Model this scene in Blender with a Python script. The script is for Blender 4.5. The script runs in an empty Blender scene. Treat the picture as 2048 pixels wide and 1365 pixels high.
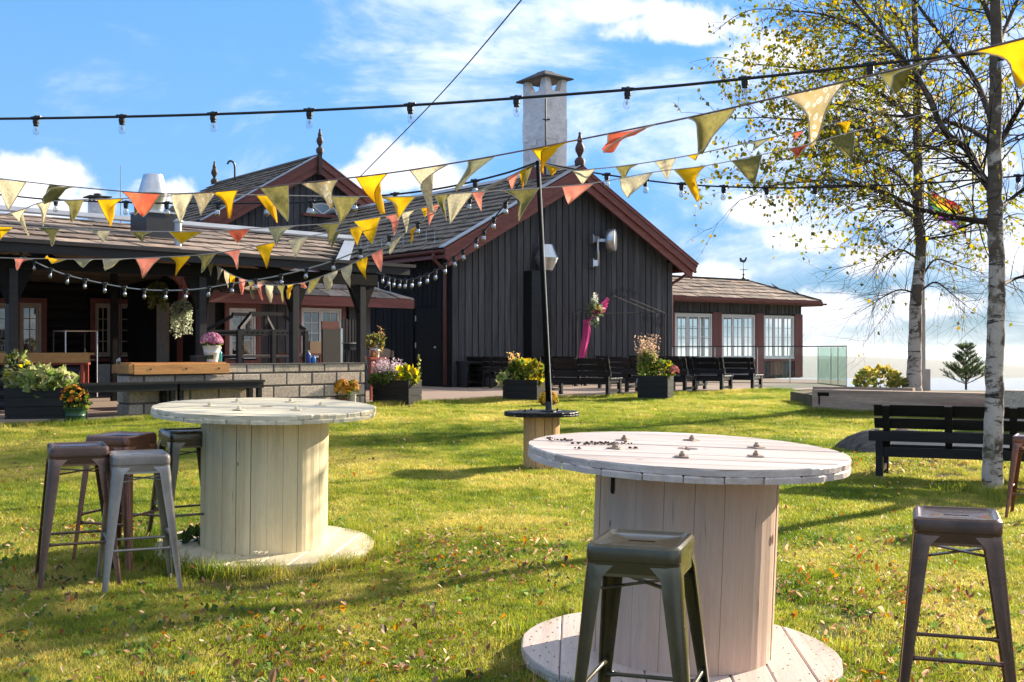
import bpy, bmesh, math, random
import numpy as np
from mathutils import Vector, Matrix, Euler
random.seed(7); RNG = np.random.default_rng(7)
SC = bpy.context.scene
COL = SC.collection
PI = math.pi
# ------------------------------------------------------------------ camera, sun, sky, exposure
F, HY, HC = 2350.0, 698.0, 1.6          # focal length in photo pixels, horizon row, eye height
cam = bpy.data.cameras.new('camera'); camo = bpy.data.objects.new('camera', cam); COL.objects.link(camo)
cam.sensor_width = 36; cam.lens = 36*F/2048; cam.shift_y = (HY-682.5)/2048
cam.clip_start = .05; cam.clip_end = 40000
camo.location = (0, 0, HC); camo.rotation_euler = (PI/2, 0, 0)
SC.camera = camo
SUN_AZ, SUN_EL = math.radians(50), math.radians(21)
SV = Vector((math.sin(SUN_AZ)*math.cos(SUN_EL), math.cos(SUN_AZ)*math.cos(SUN_EL), math.sin(SUN_EL)))
sl = bpy.data.lights.new('sun', 'SUN'); so = bpy.data.objects.new('sun', sl); COL.objects.link(so)
sl.energy = 4.4; sl.angle = math.radians(.5); sl.color = (1, .885, .70)
so.location = SV*60; so.rotation_euler = (-SV).to_track_quat('-Z', 'Y').to_euler()
SC.view_settings.view_transform = 'Standard'; SC.view_settings.look = 'None'
SC.view_settings.exposure = 1.46; SC.view_settings.gamma = 1; SC.view_settings.use_curve_mapping = False
SC.cycles.max_bounces = 8; SC.cycles.transparent_max_bounces = 24; SC.cycles.volume_bounces = 1
SC.cycles.caustics_reflective = False; SC.cycles.caustics_refractive = False
SC.cycles.use_denoising = True; SC.cycles.sample_clamp_indirect = 6

class NT:
    def __init__(s, tree): s.t = tree; s.n = tree.nodes; s.l = tree.links
    def new(s, typ, **k):
        n = s.n.new(typ)
        for a, b in k.items(): setattr(n, a, b)
        return n
    def put(s, sock, v):
        if hasattr(v, 'links'): s.l.new(v, sock)
        elif v is not None: sock.default_value = v
    def m(s, op, a, b=None, c=None, clamp=False):
        n = s.new('ShaderNodeMath', operation=op); n.use_clamp = clamp
        for i, v in enumerate((a, b, c)):
            if v is not None: s.put(n.inputs[i], v)
        return n.outputs[0]
    def xyz(s, x, y, z):
        n = s.new('ShaderNodeCombineXYZ')
        for i, v in enumerate((x, y, z)): s.put(n.inputs[i], v)
        return n.outputs[0]
    def noise(s, vec, scale, detail=6, rough=.55, dist=0):
        n = s.new('ShaderNodeTexNoise'); s.put(n.inputs['Vector'], vec)
        n.inputs['Scale'].default_value = scale; n.inputs['Detail'].default_value = detail
        n.inputs['Roughness'].default_value = rough; n.inputs['Distortion'].default_value = dist
        return n.outputs[0]
    def step(s, v, a, b):
        n = s.new('ShaderNodeMapRange', interpolation_type='SMOOTHSTEP')
        s.put(n.inputs[0], v); n.inputs[1].default_value = a; n.inputs[2].default_value = b
        return n.outputs[0]
    def mix(s, f, a, b, blend='MIX'):
        n = s.new('ShaderNodeMix', data_type='RGBA', blend_type=blend)
        s.put(n.inputs[0], f); s.put(n.inputs[6], a); s.put(n.inputs[7], b)
        return n.outputs[2]
    def ramp(s, f, stops):
        n = s.new('ShaderNodeValToRGB'); e = n.color_ramp.elements
        while len(e) < len(stops): e.new(.5)
        for i, (p, c) in enumerate(stops): e[i].position = p; e[i].color = (*c[:3], 1)
        s.put(n.inputs[0], f); return n.outputs[0]

world = bpy.data.worlds.new('World'); SC.world = world; world.use_nodes = True
def make_world():
    world.node_tree.nodes.clear(); w = NT(world.node_tree)
    sky = w.new('ShaderNodeTexSky', sky_type='NISHITA'); sky.sun_disc = False
    sky.sun_elevation = SUN_EL; sky.sun_rotation = SUN_AZ; sky.altitude = 400
    sky.air_density = 1.0; sky.dust_density = .0; sky.ozone_density = 3.0
    hs = w.new('ShaderNodeHueSaturation'); hs.inputs['Saturation'].default_value = 1.18; hs.inputs['Value'].default_value = 1.0
    w.l.new(sky.outputs[0], hs.inputs['Color'])
    tc = w.new('ShaderNodeTexCoord'); sp = w.new('ShaderNodeSeparateXYZ'); w.l.new(tc.outputs['Generated'], sp.inputs[0])
    x, y, z = sp.outputs
    ay = w.m('MAXIMUM', w.m('ABSOLUTE', y), .25)
    qx, qz = w.m('DIVIDE', x, ay), w.m('DIVIDE', z, ay)
    bw = w.new('ShaderNodeRGBToBW'); w.l.new(hs.outputs[0], bw.inputs[0]); lum = bw.outputs[0]
    kk = w.m('DIVIDE', .87, w.m('ADD', 1, w.m('POWER', w.m('DIVIDE', lum, 3.0), 1.5)))
    base = w.mix(w.step(lum, 1.6, 5.5), hs.outputs[0], w.mix(1, hs.outputs[0], (.62,.95,1.5,1), 'MULTIPLY'))
    base = w.mix(1, base, w.xyz(kk, kk, kk), 'MULTIPLY')
    # pale veil towards the horizon
    veil = w.m('MULTIPLY', w.m('POWER', w.m('SUBTRACT', 1, w.m('ABSOLUTE', z), clamp=True), 11), .36)
    base = w.mix(veil, base, (1.8, 2.25, 2.8, 1))
    # high thin cloud: streaky, thicker to the right (towards the sun)
    v1 = w.xyz(w.m('MULTIPLY', qx, 3.2), w.m('MULTIPLY', qz, 7.5), 3.7)
    n1 = w.noise(v1, 1.6, 10, .62, .5)
    side = w.m('MULTIPLY', w.step(qx, -.5, .35), .22)
    low = w.m('MULTIPLY', w.step(z, .30, .75), .30)  # cloud added overhead, out of view, to whiten and lift the fill light
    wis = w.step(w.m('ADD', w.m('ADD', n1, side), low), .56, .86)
    v2 = w.xyz(w.m('MULTIPLY', qx, 17), w.m('MULTIPLY', qz, 30), 1.3)
    n2 = w.noise(v2, 1.2, 8, .6, .3)
    wis = w.m('MULTIPLY', wis, w.step(n2, .22, .62))
    # heaped clouds
    v3 = w.xyz(qx, qz, 9.1)
    n3 = w.noise(v3, 15, 9, .6, .2)
    f = None
    for (px, py, rx, ry) in ((800, 335, 125, 75), (735, 350, 90, 45), (870, 360, 80, 50), (95, 360, 95, 58), (25, 340, 60, 40), (20, 400, 190, 50), (345, 385, 65, 42),
                             (1405, 560, 105, 48), (1340, 575, 70, 40), (1600, 480, 95, 32), (1530, 415, 95, 42), (1640, 625, 170, 46), (1860, 610, 170, 44), (2020, 520, 150, 60), (1760, 520, 90, 40),
                             (1340, 55, 170, 50), (1220, 20, 130, 40), (1560, 110, 150, 50), (1800, 220, 120, 60), (1950, 330, 110, 55), (2250, 380, 200, 120)):
        cx, cz = (px-1024)/F, (HY-py)/F
        a = w.m('DIVIDE', w.m('SUBTRACT', qx, cx), rx/F*1.15); b = w.m('DIVIDE', w.m('SUBTRACT', qz, cz), ry/F*1.15)
        d = w.m('SUBTRACT', 1, w.m('SQRT', w.m('ADD', w.m('MULTIPLY', a, a), w.m('MULTIPLY', b, b))))
        f = d if f is None else w.m('MAXIMUM', f, d)
    f = w.m('ADD', f, w.m('MULTIPLY', w.m('SUBTRACT', n3, .52), 2.3))
    cum = w.step(f, .12, .52)
    body = w.mix(w.step(f, .2, 1.2), (2.4, 2.6, 2.95, 1), (3.7, 3.7, 3.75, 1))
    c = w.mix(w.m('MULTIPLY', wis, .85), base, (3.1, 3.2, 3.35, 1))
    c = w.mix(w.m('MULTIPLY', cum, .95), c, body)
    bg = w.new('ShaderNodeBackground'); bg.inputs[1].default_value = .148
    w.l.new(c, bg.inputs[0]); out = w.new('ShaderNodeOutputWorld'); w.l.new(bg.outputs[0], out.inputs[0])
make_world()

# ------------------------------------------------------------------ helpers: photo pixel -> place
def W(px, py, d): return Vector(((px-1024)/F*d, d, HC-(py-HY)/F*d))
def sm(a, b, x): t = np.clip((x-a)/(b-a), 0, 1); return t*t*(3-2*t)
def zg(x, y):
    b = .03*y-.022*np.clip(x, -4, 2.5)
    b = .6-np.log1p(np.exp((.6-b)/.05))*.05+.0 if np.isscalar(b) else .6-np.logaddexp(0, (.6-b)/.05)*.05
    b = b-9*sm(27, 36, y)*sm(3.5, 9, x)-2.5*sm(22.2, 25.5, y)*sm(7.2, 8.8, x-.12*(y-22))
    bump = .012*np.sin(1.7*x+.9*y)+.010*np.sin(2.9*y-1.3*x+1)+.006*np.sin(5.1*x+2.2)+.006*np.sin(4.3*y+.7)
    return b+bump*.8
def G(px, py):
    d = 8.0
    for _ in range(40):
        x = (px-1024)/F*d; h = HC-float(zg(x, d)); d += .6*(h*F/(py-HY)-d)
    return Vector(((px-1024)/F*d, d, float(zg((px-1024)/F*d, d))))

# ------------------------------------------------------------------ helpers: meshes and objects
class M:
    def __init__(s): s.v = []; s.f = []; s.c = []; s.col = None
    def add(s, vs, fs, T=None):
        o = len(s.v)
        s.v += [tuple(T @ Vector(v)) for v in vs] if T is not None else [tuple(v) for v in vs]
        s.f += [tuple(i+o for i in f) for f in fs]; return s
    def box(s, x0, x1, y0, y1, z0, z1, T=None):
        return s.add([(x0,y0,z0),(x1,y0,z0),(x1,y1,z0),(x0,y1,z0),(x0,y0,z1),(x1,y0,z1),(x1,y1,z1),(x0,y1,z1)],
                     [(3,2,1,0),(4,5,6,7),(0,1,5,4),(1,2,6,5),(2,3,7,6),(3,0,4,7)], T)
    def cbox(s, x0, x1, y0, y1, z0, z1, c=.01, T=None):   # box with chamfered upright edges and top
        def ring(k, z): return [(x0+k,y0,z),(x1-k,y0,z),(x1,y0+k,z),(x1,y1-k,z),(x1-k,y1,z),(x0+k,y1,z),(x0,y1-k,z),(x0,y0+k,z)]
        def rin(z): return [(x0+c,y0+c*.4,z),(x1-c,y0+c*.4,z),(x1-c*.4,y0+c,z),(x1-c*.4,y1-c,z),(x1-c,y1-c*.4,z),(x0+c,y1-c*.4,z),(x0+c*.4,y1-c,z),(x0+c*.4,y0+c,z)]
        return s.loft([ring(c*.5, z0), ring(c*.5, z1-c*.6), rin(z1)], T=T)
    def loft(s, loops, cap=True, closed=True, T=None):
        n = len(loops[0]); vs = [p for L in loops for p in L]; fs = []
        for k in range(len(loops)-1):
            for i in range(n if closed else n-1):
                j = (i+1) % n; fs.append((k*n+i, k*n+j, (k+1)*n+j, (k+1)*n+i))
        if cap:
            fs.append(tuple(reversed(range(n)))); fs.append(tuple(range((len(loops)-1)*n, len(loops)*n)))
        return s.add(vs, fs, T)
    def prism(s, poly, z0, z1, T=None):
        return s.loft([[(x, y, z0) for x, y in poly], [(x, y, z1) for x, y in poly]], T=T)
    def prism_y(s, poly, y0, y1, T=None):      # polygon in x,z pushed along y
        return s.loft([[(x, y0, z) for x, z in poly], [(x, y1, z) for x, z in poly]], T=T)
    def lathe(s, prof, n=16, c=(0,0,0), cap=True, T=None, ax='z'):
        loops = []
        for r, z in prof:
            L = []
            for i in range(n):
                a = 2*PI*i/n; p = (r*math.cos(a), r*math.sin(a), z)
                if ax == 'y': p = (p[0], p[2], p[1])
                if ax == 'x': p = (p[2], p[0], p[1])
                L.append((p[0]+c[0], p[1]+c[1], p[2]+c[2]))
            loops.append(L)
        return s.loft(loops, cap=cap, T=T)
    def tube(s, pts, r, n=6, cap=True, T=None):
        pts = [Vector(p) for p in pts]; loops = []; up = None
        for i, p in enumerate(pts):
            t = (pts[min(i+1, len(pts)-1)]-pts[max(i-1, 0)])
            if t.length < 1e-9: t = Vector((0,0,1))
            t.normalize()
            if up is None:
                up = Vector((0,0,1)) if abs(t.z) < .9 else Vector((1,0,0))
            a = t.cross(up)
            if a.length < 1e-6: a = t.cross(Vector((1,.2,0)))
            a.normalize(); b = a.cross(t).normalized(); up = b
            rr = r[i] if hasattr(r, '__len__') else r
            loops.append([tuple(p+(a*math.cos(2*PI*k/n)+b*math.sin(2*PI*k/n))*rr) for k in range(n)])
        return s.loft(loops, cap=cap, T=T)
    def bar(s, p, q, w, h, up=(0,0,1)):        # rectangular bar from p to q
        p, q = Vector(p), Vector(q); t = (q-p).normalized(); a = t.cross(Vector(up))
        if a.length < 1e-5: a = t.cross(Vector((1,0,0)))
        a.normalize(); b = a.cross(t).normalized(); L = []
        for c in (p, q): L.append([tuple(c+a*sx*w/2+b*sz*h/2) for sx, sz in ((-1,-1),(1,-1),(1,1),(-1,1))])
        return s.loft(L)
    def quad(s, a, b, c, d): return s.add([a,b,c,d], [(0,1,2,3)])
    def mesh(s, name):
        me = bpy.data.meshes.new(name); me.from_pydata(s.v, [], s.f)
        bm = bmesh.new(); bm.from_mesh(me); bmesh.ops.recalc_face_normals(bm, faces=bm.faces); bm.to_mesh(me); bm.free()
        return me
    def build(s, name, mat, parent=None, smooth=False, loc=None, rot=None, label=None, auto=None):
        me = s.mesh(name); me.materials.append(mat)
        if smooth:
            for p in me.polygons: p.use_smooth = True
            if auto: me.set_sharp_from_angle(angle=math.radians(auto))
        return put(name, me, parent, loc, rot, label)
def put(name, me, parent=None, loc=None, rot=None, label=None):
    o = bpy.data.objects.new(name, me); COL.objects.link(o)
    if parent is not None: o.parent = parent
    if loc is not None: o.location = loc
    if rot is not None: o.rotation_euler = rot
    if label: o['label'] = label
    return o
def tag(o, label, cat, group=None, kind=None):
    if label: o['label'] = label
    if cat: o['category'] = cat
    if group: o['group'] = group
    if kind: o['kind'] = kind
    return o
def thing(name, label, cat, loc=(0,0,0), rz=0, group=None, rot=None):
    o = bpy.data.objects.new(name, None); COL.objects.link(o); o.empty_display_size = .1
    o.location = loc; o.rotation_euler = rot if rot is not None else (0, 0, rz)
    return tag(o, label, cat, group)
def structure(o): o['kind'] = 'structure'; return o
def copy_tree(o, parent=None):
    c = o.copy(); COL.objects.link(c)
    if parent is not None: c.parent = parent; c.matrix_parent_inverse = o.matrix_parent_inverse
    for ch in KIDS.get(o.name, None) or [k for k in o.children]: copy_tree(ch, c)
    return c
KIDS = {}
def catmull(P, n=8):
    P = [Vector(p) for p in P]; out = []
    Q = [P[0]*2-P[1]]+P+[P[-1]*2-P[-2]]
    for i in range(1, len(Q)-2):
        for k in range(n):
            t = k/n; a, b, c, d = Q[i-1], Q[i], Q[i+1], Q[i+2]
            out.append(.5*((2*b)+(c-a)*t+(2*a-5*b+4*c-d)*t*t+(3*b-a-3*c+d)*t**3))
    out.append(P[-1]); return out

# ------------------------------------------------------------------ materials
def mat(name, c1, c2=None, scale=5, stretch=(1,1,1), rough=.6, rvar=0, bump=.15, bscale=None, var=.12, metal=0, spec=.4, lo=.35, hi=.68, detail=7, stain=None, coat=0, knot=None, bdist=.01, wear=None, grain=0):
    m = bpy.data.materials.new(name); m.use_nodes = True; w = NT(m.node_tree); b = m.node_tree.nodes['Principled BSDF']
    c2 = c2 or tuple(x*.75 for x in c1)
    tc = w.new('ShaderNodeTexCoord'); oi = w.new('ShaderNodeObjectInfo')
    off = w.new('ShaderNodeVectorMath', operation='MULTIPLY_ADD'); off.inputs[1].default_value = stretch
    w.l.new(tc.outputs['Object'], off.inputs[0])
    rr = w.m('MULTIPLY', oi.outputs['Random'], 37.0); w.l.new(w.xyz(rr, rr, rr), off.inputs[2])
    v = off.outputs[0]
    n = w.noise(v, scale, detail, .6, .3)
    col = w.ramp(n, [(lo, c1), (hi, c2)])
    if stain:
        n2 = w.noise(v, stain[0], 5, .6); col = w.mix(w.m('MULTIPLY', w.step(n2, .52, .72), stain[2]), col, (*stain[1], 1))
    if knot:
        kv = w.new('ShaderNodeVectorMath', operation='MULTIPLY_ADD'); kv.inputs[1].default_value = tuple(min(1, max(.55, q)) for q in stretch); w.l.new(tc.outputs['Object'], kv.inputs[0]); w.l.new(w.xyz(rr, rr, rr), kv.inputs[2])
        kn = w.new('ShaderNodeVectorMath', operation='ADD'); w.l.new(kv.outputs[0], kn.inputs[0]); wob = w.m('MULTIPLY', n, .05); w.l.new(w.xyz(wob, wob, wob), kn.inputs[1])
        vo = w.new('ShaderNodeTexVoronoi'); vo.inputs['Scale'].default_value = knot[0]; w.l.new(kn.outputs[0], vo.inputs['Vector'])
        col = w.mix(w.m('MULTIPLY', w.step(vo.outputs['Distance'], knot[2]*1.8, knot[2]), .75), col, (*knot[1], 1))
    if var:
        hs = w.new('ShaderNodeHueSaturation'); w.l.new(col, hs.inputs['Color'])
        w.put(hs.inputs['Value'], w.m('ADD', w.m('MULTIPLY', oi.outputs['Random'], 2*var), 1-var)); col = hs.outputs[0]
    if grain:
        ng_ = w.noise(v, scale*11, 5, .7); gq = w.m('ADD', w.m('MULTIPLY', w.step(ng_, .30, .70), grain), 1-grain*.62); col = w.mix(1, col, w.xyz(gq, gq, gq), 'MULTIPLY')
        cr_ = w.step(w.noise(v, scale*2.6, 2, .5), .70, .735); col = w.mix(w.m('MULTIPLY', cr_, .5), col, tuple(x*.35 for x in c2)+(1,))
    if wear:
        ge = w.new('ShaderNodeNewGeometry'); sc_ = w.new('ShaderNodeVectorMath', operation='MULTIPLY_ADD'); sc_.inputs[1].default_value = (90, 90, 5); w.l.new(tc.outputs['Object'], sc_.inputs[0]); w.l.new(w.xyz(rr, rr, rr), sc_.inputs[2])
        ns = w.noise(sc_.outputs[0], 1.0, 3, .7); nw = w.noise(v, 14, 6, .7)
        edge = w.m('MULTIPLY', w.step(w.m('ADD', ge.outputs['Pointiness'], w.m('MULTIPLY', w.m('SUBTRACT', nw, .5), .12)), .535, .63), .45)
        scr = w.m('MULTIPLY', w.m('MULTIPLY', w.step(ns, .66, .72), w.step(nw, .45, .6)), .4)
        col = w.mix(w.m('MAXIMUM', edge, scr), col, (*wear, 1))
    w.l.new(col, b.inputs['Base Color'])
    b.inputs['Metallic'].default_value = metal; b.inputs['Specular IOR Level'].default_value = spec; b.inputs['Coat Weight'].default_value = coat
    if rvar: w.put(b.inputs['Roughness'], w.m('ADD', w.m('MULTIPLY', n, rvar), rough-rvar/2))
    else: b.inputs['Roughness'].default_value = rough
    if bump:
        bn = w.noise(v, bscale or scale*4, 4, .6); bp = w.new('ShaderNodeBump'); bp.inputs['Strength'].default_value = bump; bp.inputs['Distance'].default_value = bdist
        w.l.new(bn, bp.inputs['Height']); w.l.new(bp.outputs[0], b.inputs['Normal'])
    return m
def wood(name, c1, c2, ax='z', scale=3, rough=.65, bump=.25, var=.12, knots=None, grain=.35, **k):
    st = {'x': (.12,1.6,1.6), 'y': (1.6,.12,1.6), 'z': (1.6,1.6,.12)}[ax]
    return mat(name, c1, c2, scale=scale*4, stretch=st, rough=rough, bump=bump, bscale=scale*14, var=var, stain=knots, grain=grain, **k)
def leafmat(name, trans=.55, rough=.5):
    m = bpy.data.materials.new(name); m.use_nodes = True; w = NT(m.node_tree); b = m.node_tree.nodes['Principled BSDF']
    a = w.new('ShaderNodeAttribute', attribute_name='Col')
    b.inputs['Roughness'].default_value = rough; b.inputs['Specular IOR Level'].default_value = .12
    t = w.new('ShaderNodeBsdfTranslucent'); mx = w.new('ShaderNodeMixShader'); mx.inputs[0].default_value = trans
    g = w.new('ShaderNodeHueSaturation'); g.inputs['Value'].default_value = 1.9; g.inputs['Saturation'].default_value = 1.1; w.l.new(a.outputs['Color'], g.inputs['Color'])
    w.l.new(a.outputs['Color'], b.inputs['Base Color']); w.l.new(g.outputs[0], t.inputs['Color'])
    w.l.new(b.outputs[0], mx.inputs[1]); w.l.new(t.outputs[0], mx.inputs[2]); w.l.new(mx.outputs[0], m.node_tree.nodes['Material Output'].inputs[0])
    return m
def clothmat(name, c, c2=None, scale=20, trans=.5, print_=None):
    m = bpy.data.materials.new(name); m.use_nodes = True; w = NT(m.node_tree); b = m.node_tree.nodes['Principled BSDF']
    tc = w.new('ShaderNodeTexCoord'); oi = w.new('ShaderNodeObjectInfo')
    off = w.new('ShaderNodeVectorMath', operation='ADD'); w.l.new(tc.outputs['Object'], off.inputs[0])
    rr = w.m('MULTIPLY', oi.outputs['Random'], 19.0); w.l.new(w.xyz(rr, rr, rr), off.inputs[1])
    n = w.noise(off.outputs[0], scale, 6, .65)
    col = w.ramp(n, [(.36, c), (.64, c2 or tuple(x*.8 for x in c))])
    if print_:
        vo = w.new('ShaderNodeTexVoronoi'); vo.inputs['Scale'].default_value = print_[0]; w.l.new(off.outputs[0], vo.inputs['Vector'])
        col = w.mix(w.step(vo.outputs['Distance'], .42, .34), col, (*print_[1], 1))
        col = w.mix(w.step(vo.outputs['Distance'], .16, .1), col, (*c, 1))
    hs = w.new('ShaderNodeHueSaturation'); w.l.new(col, hs.inputs['Color']); w.put(hs.inputs['Value'], w.m('ADD', w.m('MULTIPLY', oi.outputs['Random'], .24), .86)); col = hs.outputs[0]
    w.l.new(col, b.inputs['Base Color']); b.inputs['Roughness'].default_value = .85; b.inputs['Specular IOR Level'].default_value = .1
    wv = w.noise(off.outputs[0], 260, 2, .5); bp = w.new('ShaderNodeBump'); bp.inputs['Strength'].default_value = .25; bp.inputs['Distance'].default_value = .004
    w.l.new(wv, bp.inputs['Height']); w.l.new(bp.outputs[0], b.inputs['Normal'])
    t = w.new('ShaderNodeBsdfTranslucent'); mx = w.new('ShaderNodeMixShader'); mx.inputs[0].default_value = trans
    w.l.new(col, t.inputs['Color']); w.l.new(b.outputs[0], mx.inputs[1]); w.l.new(t.outputs[0], mx.inputs[2]); w.l.new(mx.outputs[0], m.node_tree.nodes['Material Output'].inputs[0])
    return m
def glassmat(name, tint=(1,1,1), refl=1.0, rough=.01, ior=1.5, alpha=None):
    m = bpy.data.materials.new(name); m.use_nodes = True; w = NT(m.node_tree); m.node_tree.nodes.remove(m.node_tree.nodes['Principled BSDF'])
    t = w.new('ShaderNodeBsdfTransparent'); t.inputs[0].default_value = (*tint, 1)
    g = w.new('ShaderNodeBsdfGlossy'); g.inputs['Roughness'].default_value = rough
    fr = w.new('ShaderNodeFresnel'); fr.inputs[0].default_value = ior
    ge = w.new('ShaderNodeNewGeometry'); f = w.m('MULTIPLY', fr.outputs[0], refl, clamp=True)
    if alpha: f = w.m('ADD', f, alpha, clamp=True)
    f = w.m('MULTIPLY', f, w.m('SUBTRACT', 1, ge.outputs['Backfacing']))
    mx = w.new('ShaderNodeMixShader'); w.l.new(f, mx.inputs[0]); w.l.new(t.outputs[0], mx.inputs[1]); w.l.new(g.outputs[0], mx.inputs[2])
    w.l.new(mx.outputs[0], m.node_tree.nodes['Material Output'].inputs[0]); return m

MT = dict(
 siding=wood('black_stained_board', (.054,.0505,.0515), (.104,.098,.099), 'z', 2.2, rough=.7, bump=.35, var=.22, spec=.14),
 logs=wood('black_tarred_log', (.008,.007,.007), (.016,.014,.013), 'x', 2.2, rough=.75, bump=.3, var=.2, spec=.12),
 recess=mat('recess_board', (.006,.0055,.0055), rough=.8, bump=.1, spec=.1),
 redwood=wood('oxide_red_board', (.165,.042,.030), (.23,.070,.050), 'x', 2, rough=.55, bump=.2, var=.12),
 redwall=wood('oxide_red_post', (.13,.035,.024), (.18,.055,.038), 'z', 2, rough=.55, bump=.2, var=.1),
 slate=mat('weathered_slate', (.31,.225,.17), (.11,.085,.068), scale=4.5, rough=.8, bump=.7, bscale=22, var=.42, stain=(1.7, (.29,.17,.10), .6)),
 oldslate=mat('mossy_shingle', (.21,.16,.12), (.08,.064,.048), scale=4, rough=.85, bump=.5, bscale=25, var=.3, stain=(2.0, (.075,.08,.04), .6)),
 fascia=wood('dark_blue_grey_board', (.026,.022,.024), (.040,.035,.036), 'x', 2, rough=.5, bump=.12, var=.08, spec=.22),
 zinc=mat('zinc_sheet', (.46,.47,.49), (.36,.37,.39), scale=2.5, rough=.45, bump=.05, metal=.7, var=.05),
 galv=mat('galvanised_steel', (.62,.63,.64), (.5,.51,.52), scale=9, rough=.32, bump=.04, metal=.9, var=.05),
 blackmetal=mat('black_sheet_metal', (.016,.016,.017), (.024,.024,.026), rough=.38, bump=.03, var=.05, spec=.5),
 blackpaint=wood('black_painted_plank', (.0075,.0068,.0066), (.016,.0145,.014), 'x', 2.4, rough=.42, bump=.3, var=.2, spec=.28),
 plaster=mat('white_rough_plaster', (.80,.76,.74), (.62,.58,.56), scale=2.2, rough=.9, bump=1, bscale=5.5, bdist=.05, var=.04, stain=(3, (.32,.30,.29), .5)),
 cap=mat('dark_concrete_cap', (.09,.085,.08), (.05,.048,.045), rough=.85, bump=.4),
 gutter=mat('copper_red_gutter', (.17,.055,.040), (.12,.042,.033), rough=.42, bump=.05, var=.05),
 whitewood=mat('white_window_paint', (.72,.70,.66), (.58,.56,.52), scale=8, rough=.5, bump=.06, var=.06),
 creamwood=mat('aged_cream_window_paint', (.50,.42,.33), (.38,.31,.24), scale=8, rough=.55, bump=.1, var=.08),
 block=mat('concrete_block', (.60,.49,.38), (.40,.325,.25), scale=34, rough=.95, bump=1, bscale=60, var=.18, stain=(4, (.22,.19,.17), .4), lo=.42, hi=.6),
 mortar=mat('grey_mortar', (.15,.13,.115), (.10,.09,.08), scale=12, rough=.95, bump=.6, bscale=40, var=0),
 deck=wood('grey_brown_decking', (.33,.24,.19), (.24,.18,.145), 'x', 2.5, rough=.75, bump=.25, var=.14),
 pine=wood('oiled_pine_beam', (.62,.30,.095), (.50,.22,.06), 'x', 1.6, rough=.5, bump=.15, var=.08, knots=(3.2, (.26,.09,.03), .55)),
 finial=wood('brown_turned_wood', (.075,.045,.032), (.05,.03,.022), 'z', 3, rough=.6, var=.08),
 finialred=wood('oxide_brown_turned_wood', (.10,.045,.036), (.07,.034,.028), 'z', 3, rough=.6, var=.08),
 dark=mat('dark_interior', (.010,.009,.008), rough=.9, bump=0, var=0),
 back_sheet=mat('pale_back_sheet', (.55,.56,.58), (.34,.35,.37), scale=6, stretch=(4,4,.3), rough=.9, bump=.2, var=.25),
 redpaint=mat('red_painted_steel', (.42,.075,.035), (.34,.06,.03), rough=.5, bump=.06, var=.05),
)
MT['pane'] = glassmat('window_glass', (.93,.95,.95), 1.6, .02)
MT['darkpane'] = glassmat('dark_window_glass', (.8,.85,.88), 2.4, .03, alpha=.10)
MT['leaf'] = leafmat('leaf'); MT['petal'] = leafmat('petal', .25, .7)

# ------------------------------------------------------------------ ground, deck, far land, water, haze
def ground_sheet():
    xs = np.concatenate([np.arange(-34, -12, 1.0), np.arange(-12, 14, .2), np.arange(14, 40, 1.0)])
    ys = np.concatenate([np.arange(-6, 3, 1.0), np.arange(3, 40, .2), np.arange(40, 47, 1.0)])
    X, Y = np.meshgrid(xs, ys); Z = zg(X, Y)
    nx, ny = len(xs), len(ys)
    v = np.stack([X, Y, Z], -1).reshape(-1, 3)
    idx = np.arange(nx*ny).reshape(ny, nx)
    f = np.stack([idx[:-1,:-1], idx[:-1,1:], idx[1:,1:], idx[1:,:-1]], -1).reshape(-1, 4)
    me = bpy.data.meshes.new('lawn'); me.from_pydata(v.tolist(), [], f.tolist())
    for p in me.polygons: p.use_smooth = True
    m = bpy.data.materials.new('lawn_soil'); m.use_nodes = True; w = NT(m.node_tree); b = m.node_tree.nodes['Principled BSDF']
    g = w.new('ShaderNodeNewGeometry')
    n = w.noise(g.outputs['Position'], .9, 8, .6); n2 = w.noise(g.outputs['Position'], 9, 6, .7)
    c = w.mix(w.step(w.m('ADD', n, w.m('MULTIPLY', n2, .5)), .62, .95), (.13,.14,.03,1), (.15,.10,.055,1))
    c = w.mix(w.step(n2, .45, .7), c, (.045,.05,.012,1))
    w.l.new(c, b.inputs['Base Color']); b.inputs['Roughness'].default_value = 1; b.inputs['Specular IOR Level'].default_value = .1
    bp = w.new('ShaderNodeBump'); bp.inputs['Distance'].default_value = .03; w.l.new(w.noise(g.outputs['Position'], 25, 6, .7), bp.inputs['Height']); w.l.new(bp.outputs[0], b.inputs['Normal'])
    me.materials.append(m); return structure(put('lawn', me))
ground_sheet()
def hillside():
    # the hill the place stands on, falling away on every side down to the fjord
    m = mat('hillside_wood', (.05,.06,.03), (.03,.04,.02), scale=.02, rough=1, bump=0, var=0)
    prof = [(0, -9.5), (12, -14), (60, -12), (300, -60), (900, -150)]
    L = []
    for o, z in prof:
        ring = []
        for i in range(48):
            a = 2*PI*i/48; c, s = math.cos(a), math.sin(a); k = max(abs(c)/36.5, abs(s)/26); r = 1/k
            ring.append((2.8+c*(r+o), 20.2+s*(r+o), z))
        L.append(ring)
    mm = M(); mm.loft(L, cap=False); structure(mm.build('hillside', m, smooth=True))
hillside()
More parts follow.
